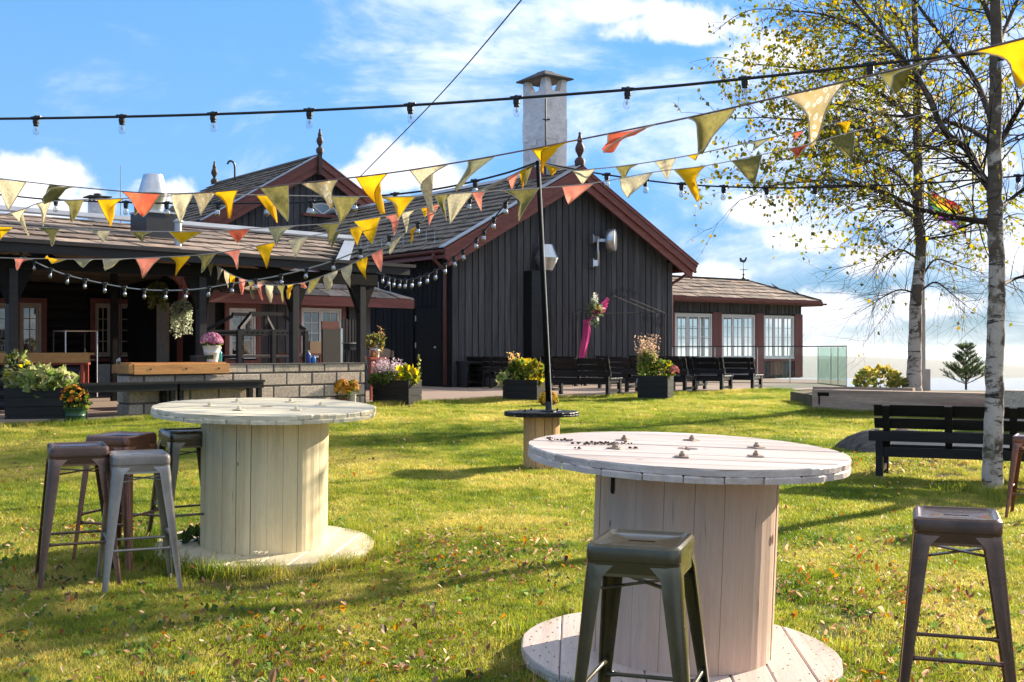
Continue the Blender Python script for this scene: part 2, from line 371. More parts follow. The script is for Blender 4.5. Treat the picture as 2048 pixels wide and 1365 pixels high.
def far_land():
    wm = mat('fjord_water', (.10,.13,.16), (.08,.11,.14), scale=.002, rough=.25, bump=0, var=0)
    mm = M(); mm.quad((-14000,-3000,-145), (14000,-3000,-145), (14000,15000,-145), (-14000,15000,-145)); structure(mm.build('fjord', wm))
    hm = mat('forest_hills', (.06,.065,.04), (.045,.05,.03), scale=.003, rough=1, bump=0, var=0)
    mm = M(); L = []
    N = 120
    for (y, h) in ((5600, -146), (6300, -105), (7200, -1), (8600, -2), (9800, -146)):
        ring = []
        for i in range(N):
            x = -9000+18000*i/(N-1)
            px = 1024+F*x/7200
            top = np.interp(px, [-2000, 300, 1500, 1700, 1760, 1900, 2010, 2048, 2100, 2500, 4000], [720, 716, 716, 712, 712, 716, 724, 733, 736, 730, 722])
            zt = HC-(top-HY)/F*7200
            s1 = 4*math.sin(x*.004)+3*math.sin(x*.011+1)
            z = h if h < -140 else ((zt-10+s1*.6) if h > -10 else (zt*.45-145*.55+s1))
            ring.append((x, y+300*math.sin(x*.0007), z))
        L.append(ring)
    mm.loft(L, cap=False, closed=False); structure(mm.build('far_hills', hm, smooth=True))
    # haze: one closed box of even thin air
    hz = bpy.data.materials.new('haze_air'); hz.use_nodes = True; t = hz.node_tree; t.nodes.remove(t.nodes['Principled BSDF'])
    pv = t.nodes.new('ShaderNodeVolumePrincipled'); pv.inputs['Density'].default_value = HAZE; pv.inputs['Color'].default_value = (.96,.955,.95,1); pv.inputs['Anisotropy'].default_value = .2
    t.links.new(pv.outputs[0], t.nodes['Material Output'].inputs['Volume'])
    mm = M(); mm.box(-14500, 14500, -3500, 15500, -147, 16); o = mm.build('haze', hz); o['kind'] = 'stuff'
    o['label'] = 'thin pale autumn haze over the fjord'
HAZE = 5.5e-5
far_land()

DZ = .64
def deck():
    edge = [(-200, 15.0), (150, 16.2), (400, 17.6), (820, 21.0), (1000, 22.6), (1390, 25.5), (1600, 27.6), (1700, 29)]
    pts = [((px-1024)/F*d, d) for px, d in edge]
    back = [(8.6, 40), (-30, 46), (-30, 15.0)]
    m = bpy.data.materials.new('deck_boards'); m.use_nodes = True; w = NT(m.node_tree); b = m.node_tree.nodes['Principled BSDF']
    tc = w.new('ShaderNodeTexCoord'); mp = w.new('ShaderNodeMapping'); mp.inputs['Rotation'].default_value[2] = -math.radians(37.6); w.l.new(tc.outputs['Object'], mp.inputs[0])
    sp = w.new('ShaderNodeSeparateXYZ'); w.l.new(mp.outputs[0], sp.inputs[0])
    row = w.m('DIVIDE', sp.outputs[1], .145); fr = w.m('FRACT', row); fl = w.m('FLOOR', row)
    gap = w.m('MINIMUM', w.step(fr, 0, .05), w.step(fr, 1, .95))
    n = w.noise(w.xyz(w.m('MULTIPLY', sp.outputs[0], .6), w.m('MULTIPLY', sp.outputs[1], 8), fl), 2.2, 6, .6)
    wn = w.new('ShaderNodeTexWhiteNoise', noise_dimensions='1D'); w.l.new(fl, wn.inputs['W'])
    c = w.ramp(w.m('ADD', w.m('MULTIPLY', n, .7), w.m('MULTIPLY', wn.outputs[0], .3)), [(.3, (.40,.29,.225)), (.75, (.27,.20,.165))])
    c = w.mix(gap, (.03,.025,.02,1), c); w.l.new(c, b.inputs['Base Color']); b.inputs['Roughness'].default_value = .7; b.inputs['Specular IOR Level'].default_value = .25
    bp = w.new('ShaderNodeBump'); bp.inputs['Distance'].default_value = .01; w.l.new(gap, bp.inputs['Height']); w.l.new(bp.outputs[0], b.inputs['Normal'])
    mm = M(); mm.prism(pts+back, DZ-.03, DZ); dk = mm.build('deck', m); structure(dk); dk['label'] = 'grey brown timber deck along the building'
    for k, zz in enumerate((.03, .155)):
        for i in range(len(pts)-1):
            a, c2 = Vector((*pts[i], DZ-zz-.062)), Vector((*pts[i+1], DZ-zz-.062))
            t = (c2-a).normalized(); nrm = Vector((t.y, -t.x, 0))
            mm = M(); mm.bar(a-nrm*.02+t*.003, c2-nrm*.02-t*.003, .03, .118); mm.build('edge_board', MT['deck'], dk)
deck()
# ================================================================== buildings
TH = math.radians(37.6)
def slates(root, mt, name, mapf, a0, a1, s1, row, wid, skew=0.0, alim=None, parts=True, th=.022, seed=1, lift=.03):
    """slates on a slope: mapf(a, s, n) -> local point (a along the eave, s up the slope, n outwards)"""
    r = random.Random(seed); joined = M(); meshes = {}; n = 0
    k = 0; s = 0.0
    while s < s1-.02:
        lo, hi = (alim(s) if alim else (a0, a1))
        x = a0-((k % 2)*wid*.5 if not skew else (k*skew) % wid)
        while x > lo: x -= wid
        while x < hi:
            w2 = wid*(1+r.uniform(-.06, .06)); xa, xb = max(x, lo), min(x+w2-.034, hi)
            if xb-xa > .06:
                h = min(row*1.22, s1-s+.02); lo2, hi2 = (alim(s+h) if alim else (lo, hi)); xat, xbt = max(xa+.004, min(lo2, xb)), min(xb-.004, max(hi2, xa)); j = r.uniform(-.012, .012)*(1 if th > .02 else .5); t = th*r.uniform(.8, 1.3); l0 = lift*r.uniform(.8, 1.35)
                c = (.018 if r.random() < .6 else .045)*(1 if th > .02 else .5)
                P = [(xa+c*.6, s+j, l0), (xb-c*r.random(), s+j+r.uniform(-.01, .01), l0), (xb, s+j+c, l0), (xbt, s+h, 0), (xat, s+h, 0), (xa, s+j+c*r.random(), l0)]
                bot = [mapf(*p) for p in P]; top = [mapf(p[0], p[1], p[2]+t) for p in P]
                q = M() if parts else joined
                q.loft([bot, top])
                if parts: q.build(name, mt, root)
                n += 1
            x += w2
        s += row; k += 1
    if not parts:
        o = joined.build(name, mt, root); o['kind'] = 'stuff'
    return n

def window(root, name, a0, a1, z0, z1, y, sashes, cols, rows, frame, pane, casing=None, back=None, depth=.06, label=None, sash_w=.045, fr_w=.05):
    """casement window in the plane y (outside is -y): > sash (> pane, muntin via the window's own parts)"""
    wd = M()
    wd.box(a0, a1, y-.02, y+depth, z1-fr_w, z1); wd.box(a0, a1, y-.03, y+depth, z0, z0+fr_w)
    wd.box(a0, a0+fr_w, y-.018, y+depth, z0+fr_w, z1-fr_w); wd.box(a1-fr_w, a1, y-.018, y+depth, z0+fr_w, z1-fr_w)
    wo = wd.build(name, frame, root, label=label)
    W0 = (a1-a0-2*fr_w)/sashes
    for i in range(sashes):
        x0, x1 = a0+fr_w+i*W0+.004, a0+fr_w+(i+1)*W0-.004; b0, b1 = z0+fr_w+.004, z1-fr_w-.004
        sm_ = M()
        sm_.box(x0, x1, y+.003, y+.04, b1-sash_w, b1); sm_.box(x0, x1, y+.003, y+.04, b0, b0+sash_w)
        sm_.box(x0, x0+sash_w, y+.003, y+.04, b0+sash_w, b1-sash_w); sm_.box(x1-sash_w, x1, y+.003, y+.04, b0+sash_w, b1-sash_w)
        gx0, gx1, gz0, gz1 = x0+sash_w, x1-sash_w, b0+sash_w, b1-sash_w; mu = .018
        for c in range(1, cols):
            xx = gx0+(gx1-gx0)*c/cols; sm_.box(xx-mu/2, xx+mu/2, y+.008, y+.036, gz0, gz1)
        for r in range(1, rows):
            zz = gz0+(gz1-gz0)*r/rows; sm_.box(gx0, gx1, y+.0105, y+.0335, zz-mu/2, zz+mu/2)
        sm_.build('sash', frame, wo)
        for c in range(cols):
            for r in range(rows):
                p = M(); xa, xb = gx0+(gx1-gx0)*c/cols+mu/2, gx0+(gx1-gx0)*(c+1)/cols-mu/2
                za, zb = gz0+(gz1-gz0)*r/rows+mu/2, gz0+(gz1-gz0)*(r+1)/rows-mu/2
                p.box(xa, xb, y+.02, y+.024, za, zb); p.build('pane', pane, wo)
    if casing:
        k = M(); cw = .11
        k.box(a0-cw, a0-.002, y-.045, y-.003, z0-cw, z1+cw); k.box(a1+.002, a1+cw, y-.045, y-.003, z0-cw, z1+cw)
        k.box(a0-.002, a1+.002, y-.042, y-.003, z1+.002, z1+cw); k.box(a0-.002, a1+.002, y-.042, y-.003, z0-cw, z0-.032)
        k.build('casing', casing, wo)
    if back:
        k = M(); k.box(a0, a1, y+.32, y+.34, z0, z1); k.build('back_sheet', back, wo)  # plain sheet behind the panes, setting their tone
    return wo

def barge(root, ap, half, top, drop, y0, y1, y2, mt, w1=.27, w2=.24):
    """two stepped boards along each verge: ap = apex x, top = apex z, drop per metre"""
    for sgn in (-1, 1):
        def P(d0, d1, ya, yb, ext=0, name='barge_board'):
            x1 = ap+sgn*(half+ext); z1 = top-drop*(half+ext); x0 = ap+sgn*.001
            m = M(); m.prism_y([(x0, top-d0), (x1, z1-d0), (x1-sgn*.03, z1-d1), (x0, top-d1)], ya, yb); return m.build(name, mt, root)
        P(0, w1, y0, y1); P(w1-.03, w1+.02, y0-.02, y1+.004, -.02, 'barge_moulding'); P(w1+.021, w1+w2, y1-.006, y2, -.12)
        P(.02, .07, y0-.03, y0-.001, .01, 'barge_moulding')

def finial(root, x, y, z, h, mt, n=14, post=0):
    m = M(); s = h/.8
    if post: m.box(x-.06*s, x+.06*s, y-.06*s, y+.06*s, z-post, z+.14*s)
    m.lathe([(.12*s, z-.02), (.14*s, z+.1*s), (.10*s, z+.17*s), (.045*s, z+.2*s), (.055*s, z+.24*s), (.115*s, z+.36*s), (.12*s, z+.44*s), (.07*s, z+.56*s), (.055*s, z+.58*s), (.075*s, z+.61*s), (.03*s, z+.77*s), (.04*s, z+.79*s), (.02*s, z+.83*s)], n, (x, y, 0))
    return m.build('finial', mt, root, smooth=True, auto=40)

def tri_wall_boards(root, x0, x1, zb, topf, y, mt, wid, gap, name='wall_board', proud=.022, seed=3):
    r = random.Random(seed); x = x0
    while x < x1-.03:
        xb = min(x+wid*(1+r.uniform(-.12, .12)), x1)
        pr = proud*r.uniform(.7, 1.25)
        m = M(); m.prism_y([(x+gap/2, zb+r.uniform(0, .01)), (xb-gap/2, zb), (xb-gap/2, topf(xb-gap/2)), (x+gap/2, topf(x+gap/2))] if not (x < 3.83 < xb and name == 'gable_board') else
                           [(x+gap/2, zb), (xb-gap/2, zb), (xb-gap/2, topf(xb-gap/2)), (3.83, topf(3.83)), (x+gap/2, topf(x+gap/2))], y-pr, y)
        m.build(name, mt, root); x = xb

HA = Vector((-1.484, 29.3, DZ))
def hall():
    root = thing('gabled_hall', 'big black boarded hall with red barge boards, stone shingle roof and white chimney', 'building', HA, TH)
    AX, RZ, DR, HW, LB = 3.83, 5.79, .546, 4.34, 15.2
    rt = lambda a: RZ-.2-DR*abs(a-AX)
    wl = M()
    wl.prism_y([(0,0), (7.67,0), (7.67, rt(7.67)), (AX, rt(AX)), (0, rt(0))], 0, .05)
    wl.box(0, .05, .052, LB, 0, rt(0)-.02); wl.box(7.62, 7.67, .052, LB, 0, rt(0)-.02)
    wl.prism_y([(0,0), (7.67,0), (7.67, rt(7.67)), (AX, rt(AX)), (0, rt(0))], LB, LB+.05)
    wl.build('wall', MT['recess'], root)
    tri_wall_boards(root, .16, 7.5, .02, lambda a: rt(a)-.02, -.001, MT['siding'], .215, .03, 'gable_board', .03)
    for xa, xb in ((-.02, .15), (7.52, 7.69)):
        m = M(); m.box(xa, xb, -.04, -.001, 0, rt(xa if xa < 1 else xb)-.03); m.build('corner_board', MT['siding'], root)
    x = .02; r = random.Random(5)                                    # side wall boards, its shade painted in with a darker board colour
    while x < 8.5:
        if not (.5 < x < 1.68):
            m = M(); m.box(-.03*r.uniform(.7, 1.2), -.001, x+.012, x+.2, .02, rt(0)-.04); m.build('side_board', MT['logs'], root)
        else:
            m = M(); m.box(-.03, -.001, x+.012, x+.2, 2.05, rt(0)-.04); m.build('side_board', MT['logs'], root)
        x += .215
    d = M(); d.box(-.035, -.002, .57, 1.63, .03, 2.02); dr = d.build('door', MT['logs'], root)
    for z in (.35, 1.05, 1.75):
        m = M(); m.lathe([(.014, z-.07), (.014, z+.07)], 8, (-.045, 1.62, 0)); m.build('hinge', MT['galv'], dr)
    m = M(); m.lathe([(.0, -.03), (.028, -.03), (.03, 0), (.012, .01), (.012, .05)], 10, (-.04, .70, 1.0), ax='x'); m.build('handle', MT['galv'], dr)
    # roof decks
    for sgn, nm in ((-1, 'roof'), (1, 'roof')):
        m = M(); x1 = AX+sgn*HW; z1 = RZ-DR*HW
        m.prism_y([(AX, RZ-.03), (x1, z1-.03), (x1, z1-.16), (AX, RZ-.16)], -.40, LB); m.build(nm, MT['recess'], root)
    L = math.hypot(HW, HW*DR); ux, uz = -HW/L, -HW*DR/L
    def mpl(a, s, n): q = L-s; return (AX+ux*q-uz*0+n*(-DR)/math.hypot(1, DR), a, RZ-.03+uz*q+n/math.hypot(1, DR))
    slates(root, MT['oldslate'], 'shingle', mpl, -.4, LB, L, .33, .55, parts=False, seed=11, th=.03, lift=.045)
    def mpr(a, s, n): q = L-s; return (AX-ux*q+n*DR/math.hypot(1, DR), a, RZ-.03+uz*q+n/math.hypot(1, DR))
    slates(root, MT['oldslate'], 'shingle', mpr, -.4, LB, L, .33, .55, parts=False, seed=12, th=.03, lift=.045)
    barge(root, AX, HW+.06, RZ+.03, DR, -.50, -.45, -.40, MT['redwood'])
    m = M(); m.prism_y([(AX, RZ+.09), (AX-HW-.1, RZ+.09-DR*(HW+.1)), (AX-HW-.1, RZ+.06-DR*(HW+.1)), (AX, RZ+.06)], -.52, -.30); m.build('verge_flashing', MT['zinc'], root)
    m = M(); m.prism_y([(AX, RZ+.07), (AX+HW+.12, RZ+.07-DR*(HW+.12)), (AX+HW+.12, RZ+.035-DR*(HW+.12)), (AX, RZ+.035)], -.52, -.30); m.build('verge_board', MT['redwood'], root)
    m = M(); m.prism_y([(AX-.16, RZ-.02), (AX, RZ+.10), (AX+.16, RZ-.02), (AX, RZ+.07)], -.3, LB); m.build('ridge_cap', MT['zinc'], root)
    for sgn in (-1, 1):                                              # soffit beams, gutters
        x1 = AX+sgn*HW; z1 = RZ-DR*HW
        m = M(); m.box(min(x1, x1-sgn*.05), max(x1, x1-sgn*.05), -.40, LB, z1-.24, z1-.02); m.build('eave_board', MT['redwood'], root)
        g = M(); xc, zc = x1+sgn*.07, z1-.05; sec = [(xc+.07*math.cos(a), zc+.07*math.sin(a)) for a in [PI+PI*i/8 for i in range(9)]]+[(xc+.06*math.cos(a), zc+.06*math.sin(a)) for a in [2*PI-PI*i/8 for i in range(9)]]
        g.prism_y(sec, -.46, LB); g.build('gutter', MT['gutter'], root, smooth=True, auto=40)
    m = M(); gx = AX-HW-.07; gz = RZ-DR*HW-.1
    m.tube(catmull([(gx, -.05, gz), (gx, -.02, gz-.14), (gx+.3, .1, gz-.32), (-.12, .16, gz-.45), (-.11, .17, gz-.7)], 6)+[(-.11, .17, .05)], .042, 10); m.build('downpipe', MT['gutter'], root, smooth=True)
    m = M(); gx = AX+HW+.07
    m.tube(catmull([(gx, -.2, gz), (gx, -.18, gz-.12), (gx-.25, .0, gz-.35), (7.80, .1, gz-.5), (7.79, .1, gz-.75)], 6)+[(7.79, .1, .05)], .042, 10); m.build('downpipe', MT['gutter'], root, smooth=True)
    # snow hooks near the left eave
    for i in range(14):
        p = Vector(mpl(.6+i*.55, .45+.12*(i % 2), .03)); m = M(); m.tube([p, p+Vector((0,0,.30)), p+Vector((.25,0,.02))], .008, 4); m.build('snow_guard', MT['galv'], root)
    finial(root, AX, -.42, RZ+.06, .85, MT['finialred'])
    # chimney
    ch = M(); cx, cy, ha, hb = AX+.05, 1.12, .37, .50
    ch.box(cx-ha, cx+ha, cy-hb, cy+hb, RZ-.4, 8.02); ch.box(cx-ha-.012, cx+ha+.012, cy-hb-.012, cy+hb+.012, RZ+.9, 7.3)
    for sx in (-1, 1):
        for sy in (-1, 1):
            x0, x1 = (cx+sx*ha, cx+sx*(ha-.24)); y0, y1 = (cy+sy*hb, cy+sy*(hb-.30)); X0, X1, Y0, Y1 = min(x0,x1), max(x0,x1), min(y0,y1), max(y0,y1)
            xi = x0-sx*.15; yi = y0-sy*.18
            ch.loft([[(X0,Y0,8.021),(X1,Y0,8.021),(X1,Y1,8.021),(X0,Y1,8.021)], [(min(x0,xi),min(y0,yi),8.36),(max(x0,xi),min(y0,yi),8.36),(max(x0,xi),max(y0,yi),8.36),(min(x0,xi),max(y0,yi),8.36)]])
    co = ch.build('chimney', MT['plaster'], root)
    m = M(); e = .14
    m.loft([[(cx-ha-e,cy-hb-e,8.362),(cx+ha+e,cy-hb-e,8.362),(cx+ha+e,cy+hb+e,8.362),(cx-ha-e,cy+hb+e,8.362)], [(cx-ha-e,cy-hb-e,8.40),(cx+ha+e,cy-hb-e,8.40),(cx+ha+e,cy+hb+e,8.40),(cx-ha-e,cy+hb+e,8.40)],
            [(cx-.16,cy-.2,8.60),(cx+.16,cy-.2,8.60),(cx+.16,cy+.2,8.60),(cx-.16,cy+.2,8.60)], [(cx-.13,cy-.17,8.63),(cx+.13,cy-.17,8.63),(cx+.13,cy+.17,8.63),(cx-.13,cy+.17,8.63)]]); m.build('chimney_cap', MT['cap'], co)
    m = M(); m.tube([(cx-ha-.03, cy-hb-.03, RZ-.1), (cx-ha-.03, cy-hb-.03, 7.75)], .022, 6); m.tube([(cx-ha-.1, cy-hb-.0, 7.18), (cx-ha+.1, cy-hb-.05, 7.2)], .02, 6); m.build('lightning_rod', MT['blackmetal'], co)
    m = M(); m.box(cx-ha-.04, cx+ha+.04, cy-hb-.04, cy+hb+.04, RZ-.5, RZ+.16); m.build('flashing', MT['redwood'], co)
    for sx, nm in ((0, 'soot_hatch'), (1, 'soot_hatch')):
        m = M()
        if sx: m.box(cx+.02, cx+.26, cy-hb-.022, cy-hb-.0125, 6.55, 6.85)
        else: m.box(cx-ha-.022, cx-ha-.0125, cy-.1, cy+.2, 6.55, 6.85)
        m.build(nm, MT['plaster'], co)
    m = M(); m.box(cx-.2-ha, cx-.06-ha, cy-hb-.3, cy-hb-.27, RZ-.15, RZ+.3); m.build('flue_plate', MT['zinc'], co)
    return root
hall()

RB = Vector((-6.57, 40.0, DZ))
def rear_house():
    root = thing('rear_gable_house', 'black boarded gable house with carved finial rising behind the terrace roof', 'building', RB, TH)
    RZ, DR, HW, LB = 7.51, .597, 4.07, 8.8
    rt = lambda a: RZ-.2-DR*abs(a)
    wl = M(); wl.prism_y([(-3.6,0), (3.6,0), (3.6, rt(3.6)), (0, rt(0)), (-3.6, rt(3.6))], .45, .5); wl.box(-3.6, -3.55, .502, LB-.3, 0, rt(3.6)); wl.box(3.55, 3.6, .502, LB-.3, 0, rt(3.6)); wl.build('wall', MT['recess'], root)
    r = random.Random(8); x = -3.55
    while x < 3.5:
        xb = min(x+.235, 3.55); m = M(); t = [(x+.015, 3.0), (xb-.015, 3.0), (xb-.015, rt(xb)-.02)]+([(0, rt(0)-.02)] if x < 0 < xb else [])+[(x+.015, rt(x)-.02)]
        m.prism_y(t, .45-.03*r.uniform(.7,1.2), .449); m.build('gable_board', MT['siding'], root); x = xb
    for sgn in (-1, 1):
        m = M(); x1 = sgn*HW; z1 = RZ-DR*HW; m.prism_y([(0, RZ-.03), (x1, z1-.03), (x1, z1-.16), (0, RZ-.16)], .06, LB); m.build('roof', MT['recess'], root)
        L = math.hypot(HW, HW*DR); k = math.hypot(1, DR)
        def mp(a, s, n, sgn=sgn): q = L-s; return (sgn*(q*HW/L+n*DR/k), a, RZ-.03-q*HW*DR/L+n/k)
        slates(root, MT['oldslate'], 'shingle', mp, .05, LB, L, .34, .6, parts=False, seed=21+sgn, th=.03, lift=.045)
        m = M(); m.box(min(x1, x1-sgn*.05), max(x1, x1-sgn*.05), .06, LB, z1-.3, z1-.02); m.build('eave_board', MT['redwood'], root)
    barge(root, 0, HW+.05, RZ+.03, DR, 0, .05, .10, MT['redwood'], .3, .26)
    for sgn in (-1,):                                                  # scrolled ends of the barge boards
        m = M(); x1 = sgn*HW; z1 = RZ-DR*HW; m.prism_y([(x1-.05, z1-.2), (x1+.35, z1+.02), (x1+.45, z1-.25), (x1+.30, z1-.33), (x1+.26, z1-.45), (x1+.12, z1-.43), (x1+.1, z1-.55), (x1-.06, z1-.5)], -.02, -.002); m.build('barge_scroll', MT['redwood'], root)
    m = M(); m.prism_y([(0, RZ+.07), (-HW-.1, RZ+.07-DR*(HW+.1)), (-HW-.1, RZ+.04-DR*(HW+.1)), (0, RZ+.04)], -.03, .2); m.build('verge_flashing', MT['zinc'], root)
    m = M(); m.prism_y([(-.15, RZ-.02), (0, RZ+.09), (.15, RZ-.02), (0, RZ+.06)], .05, LB); m.build('ridge_cap', MT['cap'], root)
    finial(root, 0, -.06, RZ+.12, .78, MT['finial'], post=.75)
    finial(root, 0, LB-.1, RZ+.05, .85, MT['finial'])
    # hooked vent pipe through the roof
    p = Vector((-.35, 6.0, RZ-.25)); m = M(); m.tube(catmull([p, p+Vector((0,0,.55)), p+Vector((-.05,0,.75)), p+Vector((-.2,0,.8)), p+Vector((-.3,0,.68))], 5), .04, 8); m.build('vent_pipe', MT['blackmetal'], root, smooth=True)
    # half round attic window with red sill
    m = M(); c = (.35, 5.6); R = .62
    arc = [(c[0]+R*math.cos(a), c[1]+R*.62*math.sin(a)) for a in [PI*i/14 for i in range(15)]]
    m2 = M(); m2.prism_y(arc, .405, .41); 
    ring = arc+[(c[0]+(R-.09)*math.cos(a), c[1]+.02+(R-.09)*.62*math.sin(a)) for a in [PI-PI*i/14 for i in range(15)]]
    m.prism_y(ring, .39, .43); m.bar((c[0], .40, c[1]), (c[0]+R*.66, .40, c[1]+R*.45), .03, .05); m.bar((c[0], .40, c[1]), (c[0]-R*.66, .40, c[1]+R*.45), .03, .05)
    wo = m.build('arched_window', MT['whitewood'], root); m2.build('pane', MT['darkpane'], wo)
    m = M(); m.box(c[0]-R-.15, c[0]+R+.15, .33, .44, c[1]-.1, c[1]-.002); m.build('sill', MT['redwood'], wo)
    return root
rear_house()

WA = Vector((-5.57, 17.1, DZ)); TP = math.radians(45.4)
def terrace():
    root = thing('roofed_terrace', 'low terrace roof of big weathered slates on dark posts with a blue grey fascia', 'terrace roof', WA, TP)
    R, z0, z1 = 2.6, 2.42, 3.067
    L = math.hypot(R, z1-z0); cs, sn = R/L, (z1-z0)/L
    def mp(a, s, n): return (a, .02+s*cs-n*sn, z0+s*sn+n*cs)
    lim = lambda s: (-3.4+.2*s, 3.72+s*(5.89-3.72)/L)
    m = M(); m.loft([[(-3.5, .02, z0-.02), (3.9, .02, z0-.02), (6.05, R, z1-.02), (-2.9, R, z1-.02)], [(-3.5, .02, z0-.12), (3.9, .02, z0-.12), (6.05, R, z1-.12), (-2.9, R, z1-.12)]]); m.build('roof_deck', MT['recess'], root)
    slates(root, MT['slate'], 'slate', mp, -3.4, 7.5, L-.02, .48, .62, skew=.30, alim=lim, parts=True, seed=31, th=.016, lift=.026)
    m = M(); P = [(3.72, 0), (5.89, L), (6.14, L), (4.0, 0)]
    m.loft([[mp(a, s, .0) for a, s in P], [mp(a, s, .035) for a, s in P]]); m.build('valley_flashing', MT['zinc'], root)
    m = M(); m.loft([[mp(-2.8, L-.05, .05), mp(6.1, L-.05, .05), mp(6.1, L+.08, .09), mp(-2.8, L+.08, .09)], [mp(-2.8, L-.05, .08), mp(6.1, L-.05, .08), mp(6.1, L+.08, .13), mp(-2.8, L+.08, .13)]]); m.build('ridge_cap', MT['zinc'], root)
    m = M(); m.loft([[(-2.6, R, z1-.03), (6.0, R, z1-.03), (7.5, 9.4, 2.5), (-3.5, 9.4, 2.5)], [(-2.6, R, z1-.15), (6.0, R, z1-.15), (7.5, 9.4, 2.38), (-3.5, 9.4, 2.38)]]); m.build('rear_slope', MT['oldslate'], root)
    m = M(); m.box(-3.6, 5.32, -.03, .015, 2.27, 2.44); m.build('fascia', MT['fascia'], root)
    m = M(); m.prism([(0,0),(0,0),(0,0)], 0, 0) if False else None
    m = M(); m.box(-3.6, 5.42, -.08, -.031, 2.40, 2.455); m.build('drip_edge', MT['fascia'], root)
    m = M(); m.box(-3.4, 4.9, .35, .5, 2.08, 2.26); m.build('wall_plate', MT['logs'], root)
    # posts with curved brackets
    for px, nm in ((24, 1), (402, 1), (588, 1), (722, 1)):
        q = (px-1024)/F; t = (q*(WA.y+.42*math.cos(TP))-(WA.x-.42*math.sin(TP)))/(math.cos(TP)-q*math.sin(TP))
        m = M(); m.cbox(t-.062, t+.062, .36, .484, 0, 2.079, .012); po = m.build('post', MT['fascia'], root)
        b = M(); b.prism_y([(t-.062, 1.58), (t-.12, 1.72), (t-.20, 1.90), (t-.28, 2.07), (t+.28, 2.07), (t+.20, 1.90), (t+.12, 1.72), (t+.062, 1.58)], .375, .468); b.build('bracket', MT['logs'], po)
    for px, yy in ((228, 4.4),):
        q = (px-1024)/F; t = (q*(WA.y+yy*math.cos(TP))-(WA.x-yy*math.sin(TP)))/(math.cos(TP)-q*math.sin(TP))
        m = M(); m.box(t-.05, t+.05, yy-.05, yy+.05, 0, 3.1); m.build('post', MT['logs'], root)
    for t in (-2.2, -.9, .4, 1.7, 3.0, 4.3):
        m = M(); m.bar((t, .5, 2.2), (t, R, z1-.22), .08, .14); m.build('rafter', MT['logs'], root)
    return root
terrace()
def loc_p(px, yy, z=0):       # terrace-frame x for a photo column at depth yy behind the fascia
    q = (px-1024)/F; return (q*(WA.y+yy*math.cos(TP))-(WA.x-yy*math.sin(TP)))/(math.cos(TP)-q*math.sin(TP))
def zpx(py, px, yy):          # height above the deck seen at a photo row
    t = loc_p(px, yy); d = WA.y+t*math.sin(TP)+yy*math.cos(TP); return HC-(py-HY)/F*d-DZ

def log_house():
    root = thing('log_house', 'dark tarred log house with cream paned windows behind the terrace posts', 'building', WA, TP)
    Y = 9.0
    ta, tb = -4.0, 9.0
    m = M(); m.box(ta, tb, Y+.1, Y+.2, 0, 2.9); m.build('wall', MT['recess'], root)
    wins = []
    for (pa, pb, ya, yb, sash, c, r) in ((-40, 21, 606, 712, 1, 2, 4), (38, 82, 606, 712, 1, 2, 4), (189, 224, 607, 714, 1, 2, 4), (236, 285, 608, 714, 1, 2, 4)):
        wins.append((loc_p(pa, Y), loc_p(pb, Y), zpx(yb, pa, Y), zpx(ya, pa, Y), sash, c, r))
    z = 0.0; rr = random.Random(4)
    while z < 2.85:                                                  # round logs, cut for the windows
        h = .2; x = ta
        cuts = sorted([(a-.12, b+.12) for a, b, c, d, *_ in wins if z+h > c-.1 and z < d+.1])
        for a, b in cuts+[(tb, tb)]:
            if a-x > .05:
                m = M(); m.loft([[(xx, Y+.1-.07*math.sin(PI*k/6), z+h*(1-math.cos(PI*k/6))/2) for k in range(7)] for xx in (x, a)]); m.build('log', MT['logs'], root, smooth=True, auto=60)
            x = max(x, b)
        z += h
    for i, (a, b, c, d, s, cc, r) in enumerate(wins):
        window(root, 'window', a, b, c, d, Y+.0, s, cc, r, MT['creamwood'], MT['darkpane'], MT['redwood'], MT['back_sheet'] if i < 3 else MT['dark'])
    a, b = wins[3][0], wins[3][1]
    m = M(); m.box(a-.16, b+.16, Y-.06, Y-.048, .05, wins[3][2]-.12); dr = m.build('door', MT['logs'], root)
    m = M(); m.box(b+.06, b+.09, Y-.10, Y-.06, .95, 1.25); m.build('handle', MT['galv'], dr)
    a, b = wins[2][0], wins[2][1]
    m = M(); m.box(a-.02, b+.3, Y-.25, Y-.22, .12, .62); m.build('door_panel', MT['whitewood'], root, label='white lower panel under the paned door window')
    return root
log_house()

